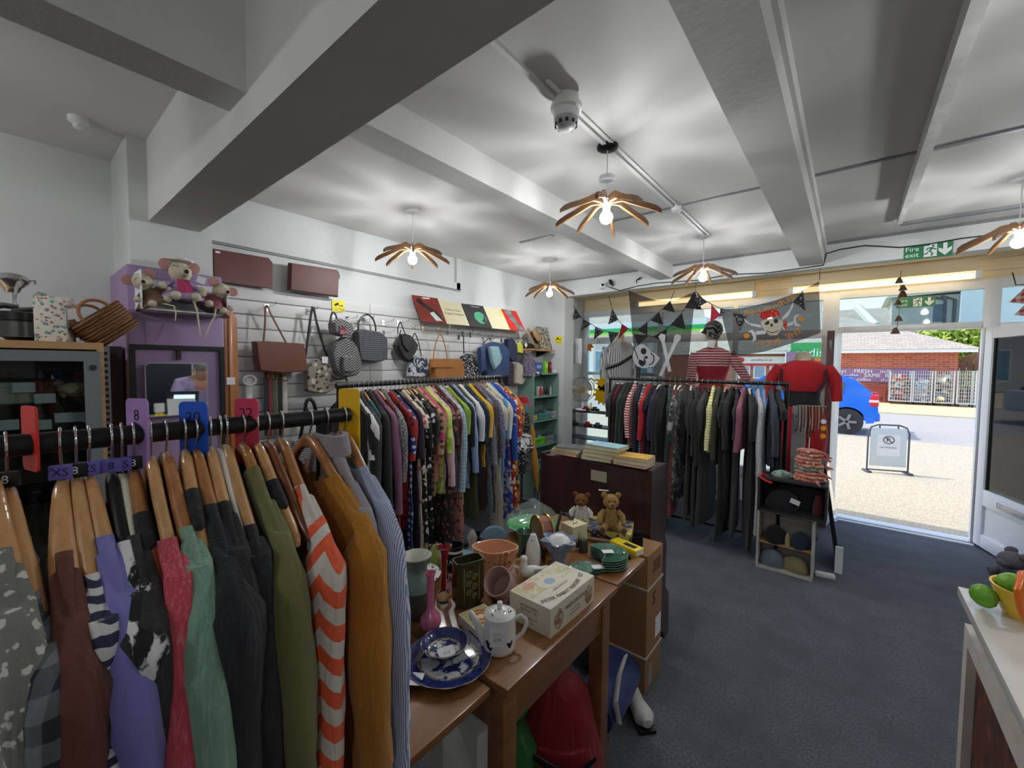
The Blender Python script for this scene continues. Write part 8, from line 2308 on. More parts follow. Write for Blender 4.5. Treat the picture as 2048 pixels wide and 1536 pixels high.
for l, m, d, nm in (([(1205, 370), (1260, 420), (1370, 440), (1380, 465), (1280, 445), (1225, 410)], m_bone, 0.018, 'sword'), ([(1690, 205), (1690, 260), (1640, 350), (1590, 390), (1580, 370), (1650, 290)], m_bone, 0.018, 'sword'),
     ([(1325, 500), (1420, 490), (1420, 525), (1330, 535)], m_bone, 0.018, 'hilt'), ([(1620, 430), (1690, 405), (1690, 435), (1625, 455)], m_bone, 0.018, 'hilt'), (ell(1235, 545, 28, 26), m_or, 0.018, 'pommel'), (ell(1765, 380, 26, 24), m_or, 0.018, 'pommel'),
     ([(1240, 500), (1290, 485), (1325, 520), (1330, 580), (1290, 605), (1300, 560), (1280, 515)], m_bone, 0.019, 'guard'), ([(1700, 350), (1760, 330), (1715, 370), (1720, 420), (1770, 445), (1715, 455), (1690, 410)], m_bone, 0.019, 'guard'),
     ([(1375, 400), (1470, 375), (1580, 390), (1590, 430), (1560, 500), (1530, 540), (1460, 540), (1420, 500), (1375, 440)], backlit('flag_skull', (214, 206, 184)), 0.020, 'skull'),
     ([(1370, 370), (1365, 335), (1410, 300), (1480, 285), (1545, 300), (1565, 350), (1480, 360), (1390, 385)], m_fr, 0.021, 'bandana'), (ell(1610, 440, 18, 40), m_fr, 0.021, 'bandana_tail'), (ell(1430, 415, 28, 24), m_fk, 0.022, 'eye_patch'), (ell(1520, 400, 22, 22), m_fk, 0.022, 'eye'), (ell(1478, 440, 12, 16), m_fk, 0.022, 'nose'), ([(1430, 490), (1480, 512), (1550, 490), (1550, 496), (1480, 520), (1430, 498)], m_fk, 0.022, 'mouth')):
 stamp(fl2, S2, c4(l), m, d, nm)
for cx, cy in ((1400, 340), (1440, 318), (1485, 305), (1420, 355), (1470, 345), (1520, 325), (1530, 350), (1605, 420), (1612, 455)):
 stamp(fl2, S2, c4(ell(cx, cy, 9, 9, 8)), m_or, 0.0225, 'dot')
def arc_text(s, x0, y0, x1, y1, bow, size):
 n = len(s)
 for i, ch in enumerate(s):
  if ch == ' ':
   continue
  u = i / (n - 1)
  x, y = x0 + (x1 - x0) * u, y0 + (y1 - y0) * u + bow * sin(pi * u)
  sl = atan2(-(y1 - y0 + bow * pi * cos(pi * u)), (x1 - x0))
  px, py = c4([(x, y)])[0]
  p = S2(px, py, 0.019) - Vector(fl2.location)
  a = sl - pi
  letters(ch, size, m_or, fl2, face_m(p, (1, 0, 0), (0, 0, 1)) @ RZ(a) @ Matrix.Diagonal((-1, 1, 1, 1)))
arc_text('SURRENDER', 1680, 170, 1225, 325, 45, 0.075)
arc_text('THE BOOTY', 1745, 500, 1335, 640, 30, 0.075)
for px, py in ((1257, 578), (1391, 580), (1639, 560)):
 p = at(px, py, 'y', YL - 0.012)
 o = MB().tube([(p.x, YL + 0.01, 2.402), (p.x, YL - 0.02, p.z + 0.01), (p.x, YL - 0.03, p.z - 0.004)], 0.003, 6).build('cup_hook', STEEL)
 tag(o, 'small hook holding a flag corner, ' + {1257: 'left end of the skull flag', 1391: 'between the two flags', 1639: 'right end of the booty flag'}[px], 'hook')
f_bunt = fabric('black_skull_bunting', 'floral', (22, 22, 24), (120, 120, 120), None, 0.55)
f_bred = fabric('dark_red_bunting', 'plain', (140, 24, 40))
lines = [('black skull bunting string across the left window', 4.62, [(150, 230), (185, 285), (228, 345), (240, 358), (330, 415), (425, 452), (505, 460)], [((185, 285), (228, 345), (155, 370)), ((240, 358), (300, 395), (225, 445)), ((330, 415), (395, 450), (320, 510)), ((425, 452), (505, 460), (443, 540))], ''),
   ('black and red bunting string left of the skull flag', 4.66, [(430, 190), (455, 285), (500, 365), (525, 395), (575, 430), (612, 470), (720, 480), (755, 490), (855, 430), (965, 315), (1060, 155)], [((455, 285), (500, 365), (425, 398)), ((525, 395), (575, 430), (497, 507), 1), ((612, 470), (720, 480), (645, 550)), ((755, 490), (855, 430), (850, 530)), ((880, 405), (965, 315), (992, 435)), ((985, 280), (1060, 155), (1110, 290))], ''),
   ('black bunting string behind the middle of the skull flag', 4.70, [(575, 440), (640, 440), (712, 382), (798, 308), (880, 228), (910, 150)], [((640, 440), (712, 382), (712, 480)), ((735, 370), (798, 308), (828, 402)), ((822, 290), (880, 228), (915, 310))], ''),
   ('black and red bunting string running to the booty flag', 4.372, [(1065, 155), (1110, 205), (1180, 250), (1245, 280), (1300, 295), (1440, 330), (1600, 300), (1780, 235), (1850, 155)], [((1075, 165), (1150, 235), (1085, 270)), ((1180, 250), (1250, 330), (1172, 385), 1), ((1245, 280), (1300, 300), (1240, 345)), ((1335, 315), (1440, 330), (1390, 445)), ((1780, 235), (1850, 155), (1870, 300))], '')]
for lb, Y, st, tris, _ in lines:
 f = lambda q: at(1100 + q[0] / 3.657, 540 + q[1] / 3.657, 'y', Y)
 t_ = thing('bunting', lb, 'bunting', f(st[0]), 0, 'pirate bunting')
 wb(MB().tube([f(q) for q in st], 0.0035, 6), 'string', BLACK_PL, t_)
 for tr3 in tris:
  a, b, c_ = (f(q) for q in tr3[:3])
  n_ = Vector((0, 0.003, 0))
  wb(MB().add([a, b, c_, a + n_, b + n_, c_ + n_], [(0, 1, 2), (5, 4, 3), (0, 3, 4, 1), (1, 4, 5, 2), (2, 5, 3, 0)]), 'pennant', f_bred if len(tr3) > 3 else f_bunt, t_, 0)
u0 = at(2044, 590, 'y', YG - 0.1)
o = thing('flag_bunting', 'red and blue flag bunting hanging in the right hand window', 'bunting', u0)
for k_, (px, py) in enumerate(((2030, 600), (2040, 625))):
 a = at(px - 12, py + 5, 'y', YG - 0.1)
 b = at(px + 25, py - 30, 'y', YG - 0.1)
 c_ = at(px + 25, py + 8, 'y', YG - 0.1)
 wb(MB().add([a, b, c_], [(0, 1, 2)]), 'pennant', fabric('jack_print', 'check', (176, 70, 60), (206, 196, 190), None, 1.5), o, 0)
wb(MB().tube([at(2025, 545, 'y', YG - 0.1), at(2032, 570, 'y', YG - 0.1), at(2055, 568, 'y', YG - 0.1)], 0.004, 6), 'string', BLACK_PL, o)
m_skin = mat('mannequin_skin', (214, 186, 160), 0.4, var=0.03)
m_cal = fabric('calico_form', 'plain', (206, 196, 170))
def body(prof, m, t_, nm, sy=0.62, n=28, fn=None):
 return MB().lathe(prof, n, sy=sy, cap=False, fn=fn).build(nm, m, t_, 60)
# striped pirate mannequin, back towards us
f_rw = fabric('red_cream_stripe', 'stripe_h', (140, 30, 48), (214, 180, 176), None, 1.25)
f_cor = fabric('crimson_corset', 'plain', (150, 16, 40), rough=0.5)
Ym = 4.92
p = at(1426, 700, 'y', Ym)
s = 74 * mpp(p) / 0.44
mq = thing('mannequin', 'dressed mannequin in a red striped top and black bandana in the window', 'mannequin', (p.x, Ym, 0.12), 0.45)
zS = up(1430, 703, p) - 0.12
MB().lathe([(0, 0), (0.2, 0), (0.2, 0.015), (0.02, 0.03), (0.015, zS - 0.6), (0, zS - 0.6)], 20).build('stand', STEEL, mq)
body([(0.235, zS - 0.85), (0.21, zS - 0.6), (0.165, zS - 0.46), (0.135, zS - 0.38)], f_cor, mq, 'skirt', fn=lambda a, z: 1 + 0.03 * sin(9 * a))
body([(0.136, zS - 0.40), (0.128, zS - 0.36), (0.14, zS - 0.28), (0.165, zS - 0.20), (0.168, zS - 0.17)], f_cor, mq, 'corset')
body([(0.164, zS - 0.19), (0.172, zS - 0.12), (0.19, zS - 0.04), (0.17, zS + 0.0), (0.10, zS + 0.035), (0.055, zS + 0.05)], f_rw, mq, 'striped_top', sy=0.55)
MB().tube([(0, 0, zS + 0.03), (0, 0.01, zS + 0.10), (0, 0.015, zS + 0.14)], [0.05, 0.045, 0.047], 14).build('neck', m_skin, mq)
MB().sph((0, 0.03, zS + 0.215), (0.078, 0.1, 0.115), 18).build('head', m_skin, mq)
sf_ = MB().sph((0, 0.015, zS + 0.245), (0.094, 0.112, 0.098), 18).add([(-0.10, -0.03, zS + 0.25), (0.09, -0.05, zS + 0.23), (0.02, -0.13, zS + 0.12), (-0.15, -0.08, zS + 0.20)], [(0, 1, 2, 3)]).build('bandana', fabric('black_bandana', 'chevron', (22, 22, 24), (120, 120, 120), None, 3.0), mq)
MB().add([(-0.07, -0.115, zS + 0.12), (0.0, -0.118, zS + 0.11), (-0.02, -0.125, zS + 0.03), (-0.09, -0.122, zS + 0.05)], [(0, 1, 2, 3)]).build('white_label', PAPER, mq)
for pts, r_ in (([(-0.175, 0, zS - 0.02), (-0.205, -0.0, zS - 0.15), (-0.21, 0.02, zS - 0.30), (-0.20, 0.04, zS - 0.47)], [0.05, 0.05, 0.042, 0.034]), ([(0.17, 0, zS - 0.02), (0.25, -0.03, zS - 0.16), (0.33, -0.04, zS - 0.29), (0.27, 0.0, zS - 0.38), (0.19, 0.03, zS - 0.43)], [0.052, 0.052, 0.048, 0.04, 0.034])):
 MB().tube(pts, r_, 14).build('sleeve', f_rw, mq)
 e = Vector(pts[-1])
 MB().sph(e + Vector((0, 0.01, -0.02)), (0.03, 0.02, 0.045), 10).build('hand', m_skin, mq)
# white striped form behind the flag
p = at(1240, 720, 'y', 4.98)
f_ws = fabric('white_grey_stripe', 'stripe_v', (206, 206, 204), (120, 120, 126), None, 3.5)
mq2 = thing('mannequin', 'mannequin in a white and grey striped shirt beside the skull flag', 'mannequin', (p.x, 4.98, 0.12), 0.4)
zS = up(1240, 690, p) - 0.12
MB().lathe([(0, 0), (0.18, 0), (0.18, 0.015), (0.02, 0.03), (0.015, zS - 0.5), (0, zS - 0.5)], 20).build('stand', STEEL, mq2)
body([(0.19, zS - 0.75), (0.185, zS - 0.5), (0.16, zS - 0.36), (0.175, zS - 0.2), (0.185, zS - 0.05), (0.13, zS + 0.02), (0.06, zS + 0.05)], f_ws, mq2, 'shirt', fn=lambda a, z: 1 + 0.03 * sin(7 * a))
body([(0.062, zS + 0.03), (0.05, zS + 0.06), (0.048, zS + 0.13), (0.0, zS + 0.135)], m_cal, mq2, 'neck', sy=0.9)
for q in (-1, 1):
 MB().tube([(q * 0.165, 0, zS - 0.03), (q * 0.2, 0, zS - 0.2), (q * 0.2, 0.01, zS - 0.42)], [0.055, 0.058, 0.05], 12).build('sleeve', f_ws, mq2)
MB().tube([(-0.17, -0.11, zS - 0.30), (0.0, -0.125, zS - 0.24), (0.17, -0.10, zS - 0.13)], 0.018, 8, flat=0.4).build('black_strap', BLACK_PL, mq2)
# red dress form by the door
p = at(1606, 730, 'y', 4.62)
f_rd = fabric('scarlet_jersey', 'plain', (176, 16, 30))
mq3 = thing('dress_form', 'headless dress form in a scarlet top and skirt by the doorway', 'mannequin', (p.x, 4.62, 0), 0.1)
zS = up(1606, 734, p)
MB().lathe([(0, 0), (0.17, 0), (0.17, 0.015), (0.02, 0.03), (0.015, zS - 0.7), (0, zS - 0.7)], 20).build('stand', BLACKM, mq3)
body([(0.15, zS - 0.22), (0.185, zS - 0.14), (0.20, zS - 0.05), (0.17, zS + 0.02), (0.10, zS + 0.055), (0.06, zS + 0.065)], f_rd, mq3, 'top')
body([(0.062, zS + 0.055), (0.066, zS + 0.085), (0.055, zS + 0.12), (0.03, zS + 0.135), (0, zS + 0.137)], m_cal, mq3, 'neck', sy=0.85)
body([(0.155, zS - 0.36), (0.135, zS - 0.30), (0.142, zS - 0.22), (0.15, zS - 0.205)], f_blk, mq3, 'belt')
body([(0.15, zS - 1.0), (0.19, zS - 0.8), (0.205, zS - 0.6), (0.185, zS - 0.45), (0.15, zS - 0.35)], f_rd, mq3, 'skirt', fn=lambda a, z: 1 + 0.02 * sin(6 * a + 9 * z))
for q in (-1, 1):
 MB().tube([(q * 0.17, 0, zS - 0.0), (q * 0.235, 0, zS - 0.10), (q * 0.255, 0, zS - 0.30)], [0.052, 0.052, 0.042], 14).build('sleeve', f_rd, mq3)
 MB().tube([(q * 0.165, -0.09, zS - 0.02), (q * 0.17, -0.10, zS - 0.12), (q * 0.11, -0.105, zS - 0.22)], 0.009, 6).build('strap', f_blk, mq3)
# fan, white picture frame, black wire shelf with toys in the bay
p = at(1163, 820, 'y', 4.72)
kf = mpp(p)
zsh_ = p.z
wsf = thing('toy_shelf', 'black box shelving with small toys at the left of the window bay', 'shelf', (p.x + 0.1, 4.78, 0))
for z in (zsh_ - 0.012, at(1160, 850, 'y', 4.72).z, at(1160, 874, 'y', 4.72).z):
 wb(MB().box(p.x - 0.2, p.x + 0.42, 4.66, 4.9, z - 0.012, z), 'shelf_board', BLACKM, wsf)
for x in (p.x - 0.2, p.x + 0.41):
 wb(MB().box(x, x + 0.012, 4.66, 4.9, 0, zsh_ - 0.024), 'upright', BLACKM, wsf)
fan = thing('desk_fan', 'white desk fan with grey blades on the toy shelf', 'fan', (p.x, 4.76, zsh_), 0.1)
hF = (820 - 779) * kf
MB().lathe([(0, 0), (0.10, 0), (0.10, 0.012), (0.03, 0.022), (0.02, 0.03), (0.018, hF - 0.02), (0, hF)], 24).build('stand', WHITE, fan)
R_ = 24 * kf
MB().lathe([(0, 0.03), (0.04, 0.03), (0.045, -0.03), (0.03, -0.08), (0, -0.085)], 18, m=RX(pi / 2), c=(0, 0, hF)).build('motor', WHITE, fan)
for k_ in range(4):
 a0 = k_ * pi / 2 + 0.5
 MB().grid(lambda u, v: (R_ * (0.2 + 0.68 * v) * cos(a0 + (u - 0.5) * 1.15), -0.045 + 0.02 * (u - 0.5), hF + R_ * (0.2 + 0.68 * v) * sin(a0 + (u - 0.5) * 1.15)), 6, 5).build('blade', mat('grey_fan_blade', (150, 146, 136), 0.4, var=0.03), fan)
MB().lathe([(0, 0.065), (0.042, 0.06), (0.042, 0.04), (0, 0.04)], 20, m=RX(pi / 2), c=(0, 0, hF)).build('hub', mat('tan_hub', (150, 120, 60), 0.4), fan)
for y in (-0.09, -0.01):
 MB().tube([(R_ * cos(a), y, hF + R_ * sin(a)) for a in [2 * pi * q / 32 for q in range(33)]], 0.004, 6).build('guard_ring', STEEL, fan)
wires = MB()
for k_ in range(28):
 a = 2 * pi * k_ / 28
 wires.tube([(0.04 * cos(a), -0.105, hF + 0.04 * sin(a)), (R_ * cos(a), -0.09, hF + R_ * sin(a))], 0.0009, 4)
wires.build('guard_wires', STEEL, fan)
a, b = at(1135, 678, 'y', 4.8), at(1163, 728, 'y', 4.8)
hf_ = thing('foam_head_frame', 'white framed panel with a foam head shape near the window', 'panel', ((a + b) / 2))
w_, h_ = abs(b.x - a.x) / 2, abs(a.z - b.z) / 2
MB().box(-w_, w_, -0.012, 0.012, -h_, h_, bv=0.01).build('panel', mat('pale_panel', (222, 226, 228), 0.4, var=0.02), hf_)
MB().sph((0.02, -0.014, 0.04), (0.055, 0.012, 0.07), 14).tube([(0.03, -0.012, -0.02), (0.03, -0.012, -h_ + 0.01)], [0.035, 0.05], 10, flat=0.25).build('head_shape', mat('grey_foam', (186, 188, 188), 0.8), hf_)
z2_ = at(1160, 850, 'y', 4.72).z
toys = [(1172, zsh_, (150, 40, 40), 'red toy racing car on the top of the toy shelf'), (1190, zsh_, (60, 60, 66), 'grey toy tractor on the top of the toy shelf'), (1150, z2_, (70, 66, 64), 'dark toy wagon on the second toy shelf'), (1176, z2_, (196, 30, 30), 'red toy fire engine on the second toy shelf'), (1196, z2_, (90, 90, 96), 'grey toy lorry on the second toy shelf')]
for px, z, c, lb in toys:
 q = at(px, 850, 'y', 4.72)
 t_ = thing('toy_car', lb, 'toy car', (q.x, 4.72, z), 0, 'toys on the black shelf')
 MB().box(-0.05, 0.05, -0.022, 0.022, 0.014, 0.034, bv=0.004).box(-0.03, 0.018, -0.02, 0.02, 0.034, 0.056, bv=0.004).build('body', mat('toy_%d' % c[0], c, 0.3), t_)
 for x in (-0.03, 0.03):
  for y in (-0.024, 0.024):
   MB().lathe([(0, -0.005), (0.014, -0.005), (0.014, 0.005), (0, 0.005)], 12, m=RX(pi / 2), c=(x, y, 0.014)).build('wheel', BLACK_PL, t_)
# stickers on the left window
m_sty = backlit('yellow_vinyl', (246, 206, 30))
stk = thing('window_vinyl', 'yellow lettering and suns stuck on the left window glass', 'sticker', at(1190, 800, 'y', YG - 0.008))
for s_, px, py, sz_ in (('424', 1170, 813, 0.17),):
 q = at(px, py, 'y', YG - 0.008) - Vector(stk.location)
 letters(s_, sz_, m_sty, stk, face_m(q, (1, 0, 0), (0, 0, 1)))
v0 = at(1176, 760, 'y', YG - 0.007)
v1 = at(1196, 762, 'y', YG - 0.007)
wb(MB().tube([v0, v0.lerp(v1, 0.3) + Vector((0, 0, 0.03)), v0.lerp(v1, 0.6), v1 + Vector((0, 0, 0.02))], 0.012, 6, flat=0.1, upv=(0, 0, 1)), 'yellow_swash', m_sty, stk)
for px, py, r_, c in ((1206, 768, 0.12, m_sty), (1205, 790, 0.16, m_sty), (1173, 690, 0.13, m_or), (1160, 664, 0.12, m_or)):
 q = at(px, py, 'y', YG - 0.007)
 pl = [(r_ * (1 if k_ % 2 else 0.68) * cos(pi * k_ / 11), r_ * (1 if k_ % 2 else 0.68) * sin(pi * k_ / 11)) for k_ in range(22)]
 wb(MB().prism(pl, 0, 0.001, lambda a_, b_, t: (q.x + a_, q.y + t, q.z + b_)), 'sun_shape', c, stk, 0)
# ------------------------------------------------------------------ crates and oddments by the door
m_crw = wood('white_washed_wood', (176, 172, 164), (206, 202, 194), 0.7, 0, 3, 0)
m_crd = mat('dark_stained_crate', (44, 44, 42), 0.6, var=0.15)
def crate2(lb, x0, x1, y0, y1, z0, z1, m, shelf=None):
 t_ = thing('wooden_crate', lb, 'crate', ((x0 + x1) / 2, (y0 + y1) / 2, z0), 0)
 e = 0.014
 for nm, bx in (('side', (x0, x0 + e, y0, y1, z0, z1)), ('side', (x1 - e, x1, y0, y1, z0, z1)), ('base', (x0 + e, x1 - e, y0, y1, z0, z0 + e)), ('top', (x0 + e, x1 - e, y0, y1, z1 - e, z1)), ('back', (x0 + e, x1 - e, y1 - e, y1, z0 + e, z1 - e))):
  wb(MB().box(*bx), nm, m, t_)
 if shelf:
  wb(MB().box(x0 + e, x1 - e, y0 + 0.03, y1 - e, shelf - 0.012, shelf), 'shelf', wood('pine_shelf', (186, 130, 84), (210, 160, 112)), t_)
 return t_
zA = at(1520, 1018, 'y', 3.65).z
zB = at(1520, 952, 'y', 3.65).z
zM = at(1560, 1090, 'y', 3.68).z
crate2('white-washed crate of hats standing on the floor near the door', -0.512, -0.152, 3.65, 3.85, 0, zA, m_crw, zM)
crate2('dark crate on top of the white-washed crate', -0.51, -0.085, 3.62, 3.85, zA + 0.001, zB, m_crd)
def lump(nm, lb, cat, x, y, z, r, m, ph):
 o_ = MB().lathe([(0, 0), (r[0] * 0.9, 0), (r[0], r[2] * 0.3), (r[0] * 0.75, r[2] * 0.75), (r[0] * 0.3, r[2]), (0, r[2])], 20, sy=r[1] / r[0], fn=lambda a, q: 1 + 0.12 * sin(3 * a + ph + 20 * q)).build(nm, m, None, loc=(x, y, z))
 tag(o_, lb, cat)
 return o_
lump('black_hat', 'black felt hat on the upper shelf of the white-washed crate', 'hat', -0.40, 3.745, zM, (0.085, 0.08, 0.12), f_blk, 0)
lump('navy_hat', 'navy cap on the upper shelf of the white-washed crate', 'cap', -0.235, 3.745, zM, (0.07, 0.08, 0.11), fabric('navy_twill', 'plain', (30, 48, 74)), 1)
lump('straw_slipper', 'straw coloured slipper between the hats in the white-washed crate', 'slipper', -0.315, 3.70, zM, (0.018, 0.03, 0.1), mat('straw_tan', (170, 150, 106), 0.8), 2)
lump('blue_denim_cap', 'pale denim caps at the bottom of the white-washed crate', 'cap', -0.41, 3.745, 0.014, (0.085, 0.08, 0.12), fabric('faded_denim', 'plain', (110, 124, 138)), 3)
lump('khaki_hat', 'khaki sun hat at the bottom of the white-washed crate', 'hat', -0.26, 3.745, 0.014, (0.09, 0.08, 0.10), fabric('khaki_cotton', 'plain', (150, 138, 104)), 4)
lump('dark_bag', 'black bag inside the dark crate', 'bag', -0.36, 3.73, zA + 0.016, (0.11, 0.09, 0.14), f_blk2, 5)
lump('maroon_purse', 'maroon purse inside the dark crate at the right', 'purse', -0.14, 3.74, zA + 0.016, (0.035, 0.06, 0.16), fabric('maroon_cloth', 'plain', (90, 26, 34)), 6)
q = at(1590, 1004, 'y', 3.64)
o = MB().box(-0.03, 0.03, -0.001, 0.001, -0.018, 0.018, m=RY(0.3)).build('price_ticket', PAPER, None, loc=q)
tag(o, 'white ticket hanging in front of the dark crate', 'ticket')
# heap of red print pouches on the crate
f_gp = fabric('red_print_cotton', 'floral', (206, 130, 116), (176, 50, 60), (230, 206, 180), 0.6)
f_gp2 = fabric('peach_print_cotton', 'floral', (216, 166, 130), (190, 90, 80), None, 0.5)
f_gp3 = fabric('mint_print_cotton', 'paint', (160, 180, 164), (90, 120, 110), None, 0.5)
rnd = random.Random(9)
for k_ in range(9):
 z = zB + 0.002 + 0.026 * k_
 r_ = 0.105 - 0.004 * k_
 t_ = thing('cotton_pouch', ('lowest', 'second', 'third', 'fourth', 'fifth', 'sixth', 'seventh', 'eighth', 'topmost')[k_] + ' folded print cotton bundle of the heap on the dark crate', 'cloth bundle', (-0.205 + rnd.uniform(-0.012, 0.012), 3.735, z), rnd.uniform(-0.4, 0.4), 'print cotton bundles')
 MB().lathe([(0, 0), (r_ * 0.9, 0), (r_, 0.012), (r_ * 0.9, 0.024), (0, 0.026)], 20, sy=0.8, fn=lambda a, q: 1 + 0.08 * sin(5 * a + k_) + 0.05 * sin(11 * a)).build('fold', (f_gp, f_gp2, f_gp, f_gp3, f_gp2, f_gp, f_gp2, f_gp, f_gp)[k_], t_)
 a = rnd.uniform(-1.2, 0.6)
 MB().tube([(r_ * cos(a), r_ * 0.8 * sin(a), 0.012), ((r_ + 0.05) * cos(a), (r_ + 0.05) * sin(a), 0.0)], [0.014, 0.004], 8, flat=0.5).build('tie', f_gp, t_)
t_ = lump('mint_pouch', 'pale mint cotton pouch lying at the left on the dark crate', 'cloth bundle', -0.37, 3.74, zB, (0.075, 0.05, 0.05), f_gp3, 2)
o = MB().tube([(-0.46, 3.66, zB + 0.006), (-0.49, 3.64, zB + 0.03), (-0.50, 3.615, zB + 0.0), (-0.46, 3.61, zB - 0.02), (-0.42, 3.61, zB - 0.03)], 0.008, 8).build('red_strap', m_redpl)
tag(o, 'red looped strap hanging over the edge of the dark crate', 'strap')
zC = zB + 0.24
# jewellery spinner and grey perforated post
gp = at(1594, 900, 'y', 3.92)
pp_ = thing('grey_post', 'grey perforated metal display post behind the cotton heap', 'post', (gp.x, 3.98, 0))
zt2 = at(1594, 812, 'y', 3.98).z
MB().box(-0.045, 0.045, -0.012, 0.012, 0, zt2).build('panel', mat('mid_grey_metal', (140, 142, 144), 0.4, var=0.04), pp_)
for z in (zt2 - 0.09, zt2 - 0.2):
 for x in (-0.015, 0.015):
  MB().box(x - 0.005, x + 0.005, -0.0135, -0.0125, z, z + 0.018).build('slot', BLACK_PL, pp_)
MB().box(-0.012, 0.012, -0.02, -0.01, zt2 - 0.02, zt2 + 0.17, m=RY(-0.25)).build('white_bar', PAPER, pp_)
js = at(1617, 880, 'y', 3.86)
jw = thing('jewellery_stand', 'stand hung with chains, beads and yellow tags by the doorway', 'jewellery stand', (js.x, 3.86, zB), 0.2)
hJ = at(1617, 812, 'y', 3.86).z - zB
MB().tube([(0, 0, 0), (0, 0, hJ)], 0.008, 8).tube([(-0.08, 0, hJ), (0.1, 0, hJ)], 0.006, 8).build('frame', CHROME, jw)
rnd = random.Random(4)
for k_ in range(16):
 x = -0.075 + 0.01 * k_
 l_ = rnd.uniform(0.16, 0.26)
 MB().tube([(x, -0.01, hJ), (x + 0.004, -0.014, hJ - l_ * 0.5), (x, -0.012, hJ - l_)], 0.0035, 5).build('necklace', mat('beads_%d' % (k_ % 4), ((90, 60, 44), (176, 170, 160), (50, 44, 44), (150, 110, 70))[k_ % 4], 0.3, 0.3, var=0.5, vscale=200), jw)
for z in (0.06, 0.11, 0.17):
 MB().lathe([(0, -0.002), (0.018, -0.002), (0.018, 0.002), (0, 0.002)], 14, m=RX(pi / 2), c=(0.085, -0.02, hJ - z - 0.05)).build('yellow_tag', m_sty if z > 0.06 else PAPER, jw)
# leaning framed board by the door
b0, b1 = at(1640, 1132, 'z', 0), at(1676, 1130, 'z', 0)
lbd = thing('leaning_mirror', 'tall black backed mirror leaning by the doorway', 'mirror', ((-0.10), 3.98, 0))
xb_ = b1.x
wb(MB().add([(xb_ + 0.02, 3.95, 0), (xb_ + 0.02, 4.35, 0), (xb_ - 0.10, 4.35, 0.80), (xb_ - 0.10, 3.95, 0.80), (xb_ - 0.005, 3.95, 0), (xb_ - 0.005, 4.35, 0), (xb_ - 0.125, 4.35, 0.80), (xb_ - 0.125, 3.95, 0.80)], [(0, 1, 2, 3), (7, 6, 5, 4), (0, 4, 5, 1), (1, 5, 6, 2), (2, 6, 7, 3), (3, 7, 4, 0)]), 'backing', BLACKM, lbd, 0)
wb(MB().add([(xb_ + 0.0185, 3.97, 0.03), (xb_ + 0.0185, 4.33, 0.03), (xb_ - 0.095, 4.33, 0.78), (xb_ - 0.095, 3.97, 0.78)], [(0, 1, 2, 3)]), 'glass', m_mir, lbd, 0)
wb(MB().box(xb_ - 0.02, xb_ + 0.028, 3.93, 3.95, 0, 0.20), 'white_edge', WHITE, lbd)
o = MB().box(-0.06, 0.06, -0.02, 0.02, 0, 0.025, bv=0.004).box(-0.055, 0.055, -0.016, 0.016, 0.025, 0.03).build('white_tray_box', PAPER, None, loc=(-0.085, 3.80, 0.0), rot=(0, 0, 0.2))
tag(o, 'flat white box on the floor beside the white-washed crate', 'box')
# grey plush animal on the floor
q = at(2018, 1160, 'z', 0)
pl_ = thing('plush_animal', 'grey plush animal sitting on the floor in front of the open door', 'plush toy', (q.x + 0.03, q.y, 0), 0.3)
m_gp = fur('grey_plush', (128, 126, 134))
MB().sph((0.02, 0, 0.08), (0.10, 0.085, 0.085)).build('body', m_gp, pl_)
MB().sph((-0.05, -0.04, 0.17), (0.075, 0.065, 0.06)).sph((-0.10, -0.06, 0.15), (0.04, 0.035, 0.03)).build('head', m_gp, pl_)
for s_ in (-1, 1):
 MB().sph((-0.01, s_ * 0.07 - 0.03, 0.215), (0.04, 0.02, 0.028), 10).build('ear', m_gp, pl_)
 MB().tube([(-0.02, s_ * 0.06, 0.06), (-0.11, s_ * 0.07, 0.03)], [0.035, 0.03], 10).build('paw', m_gp, pl_)
# ------------------------------------------------------------------ counter, till, assistant (seen in the mirror too)
m_top = mat('pale_marbled_laminate', (206, 202, 196), 0.22, var=0.06, vscale=5)
ct = thing('sales_counter', 'white topped sales counter in the right foreground', 'counter', (0.6, 0.4, 0))
CX, CYf, CT = 0.254, 1.648, 0.95
wb(MB().box(CX, 0.95, -1.2, CYf, CT - 0.025, CT, bv=0.002), 'worktop', m_top, ct)
wb(MB().box(CX + 0.045, 0.93, -1.19, CYf - 0.03, 0.0, CT - 0.026), 'carcass', mat('grey_counter_side', (110, 106, 100), 0.6), ct)
fr2 = MB().box(CX + 0.012, CX + 0.045, -1.15, CYf - 0.03, CT - 0.13, CT - 0.085).box(CX + 0.012, CX + 0.045, -1.15, CYf - 0.03, 0.0, 0.06).box(CX + 0.012, CX + 0.045, CYf - 0.075, CYf - 0.03, 0.06, CT - 0.13)
wb(fr2, 'white_frame', mat('cream_moulding', (206, 200, 190), 0.4), ct)
def painting():
 m, t, b = _new('brown_orange_painting')
 v = coords(t, (1, 3, 1.4), rot=(0.7, 0, 0))
 f = ntex(t, v, 5, 5, 0.65, 1.0)
 c = mixc(t, step(t, f, 0.35, 0.55), lin((30, 20, 20)), lin((106, 50, 28)))
 c = mixc(t, step(t, f, 0.55, 0.72), c, lin((190, 110, 50)))
 t.links.new(c, b.inputs['Base Color'])
 b.inputs['Roughness'].default_value = 0.4
 return m
wb(MB().box(CX + 0.030, CX + 0.044, -1.15, CYf - 0.076, 0.06, CT - 0.131), 'picture_panel', painting(), ct)
mu = at(2030, 1228, 'z', CT)
pt_ = thing('painted_mug', 'yellow pottery pot with an orange handle and green fruit on the counter', 'pot', (mu.x + 0.03, mu.y, CT), 0.9)
m_ylw = mat('yellow_glaze', (226, 190, 60), 0.2, var=0.08)
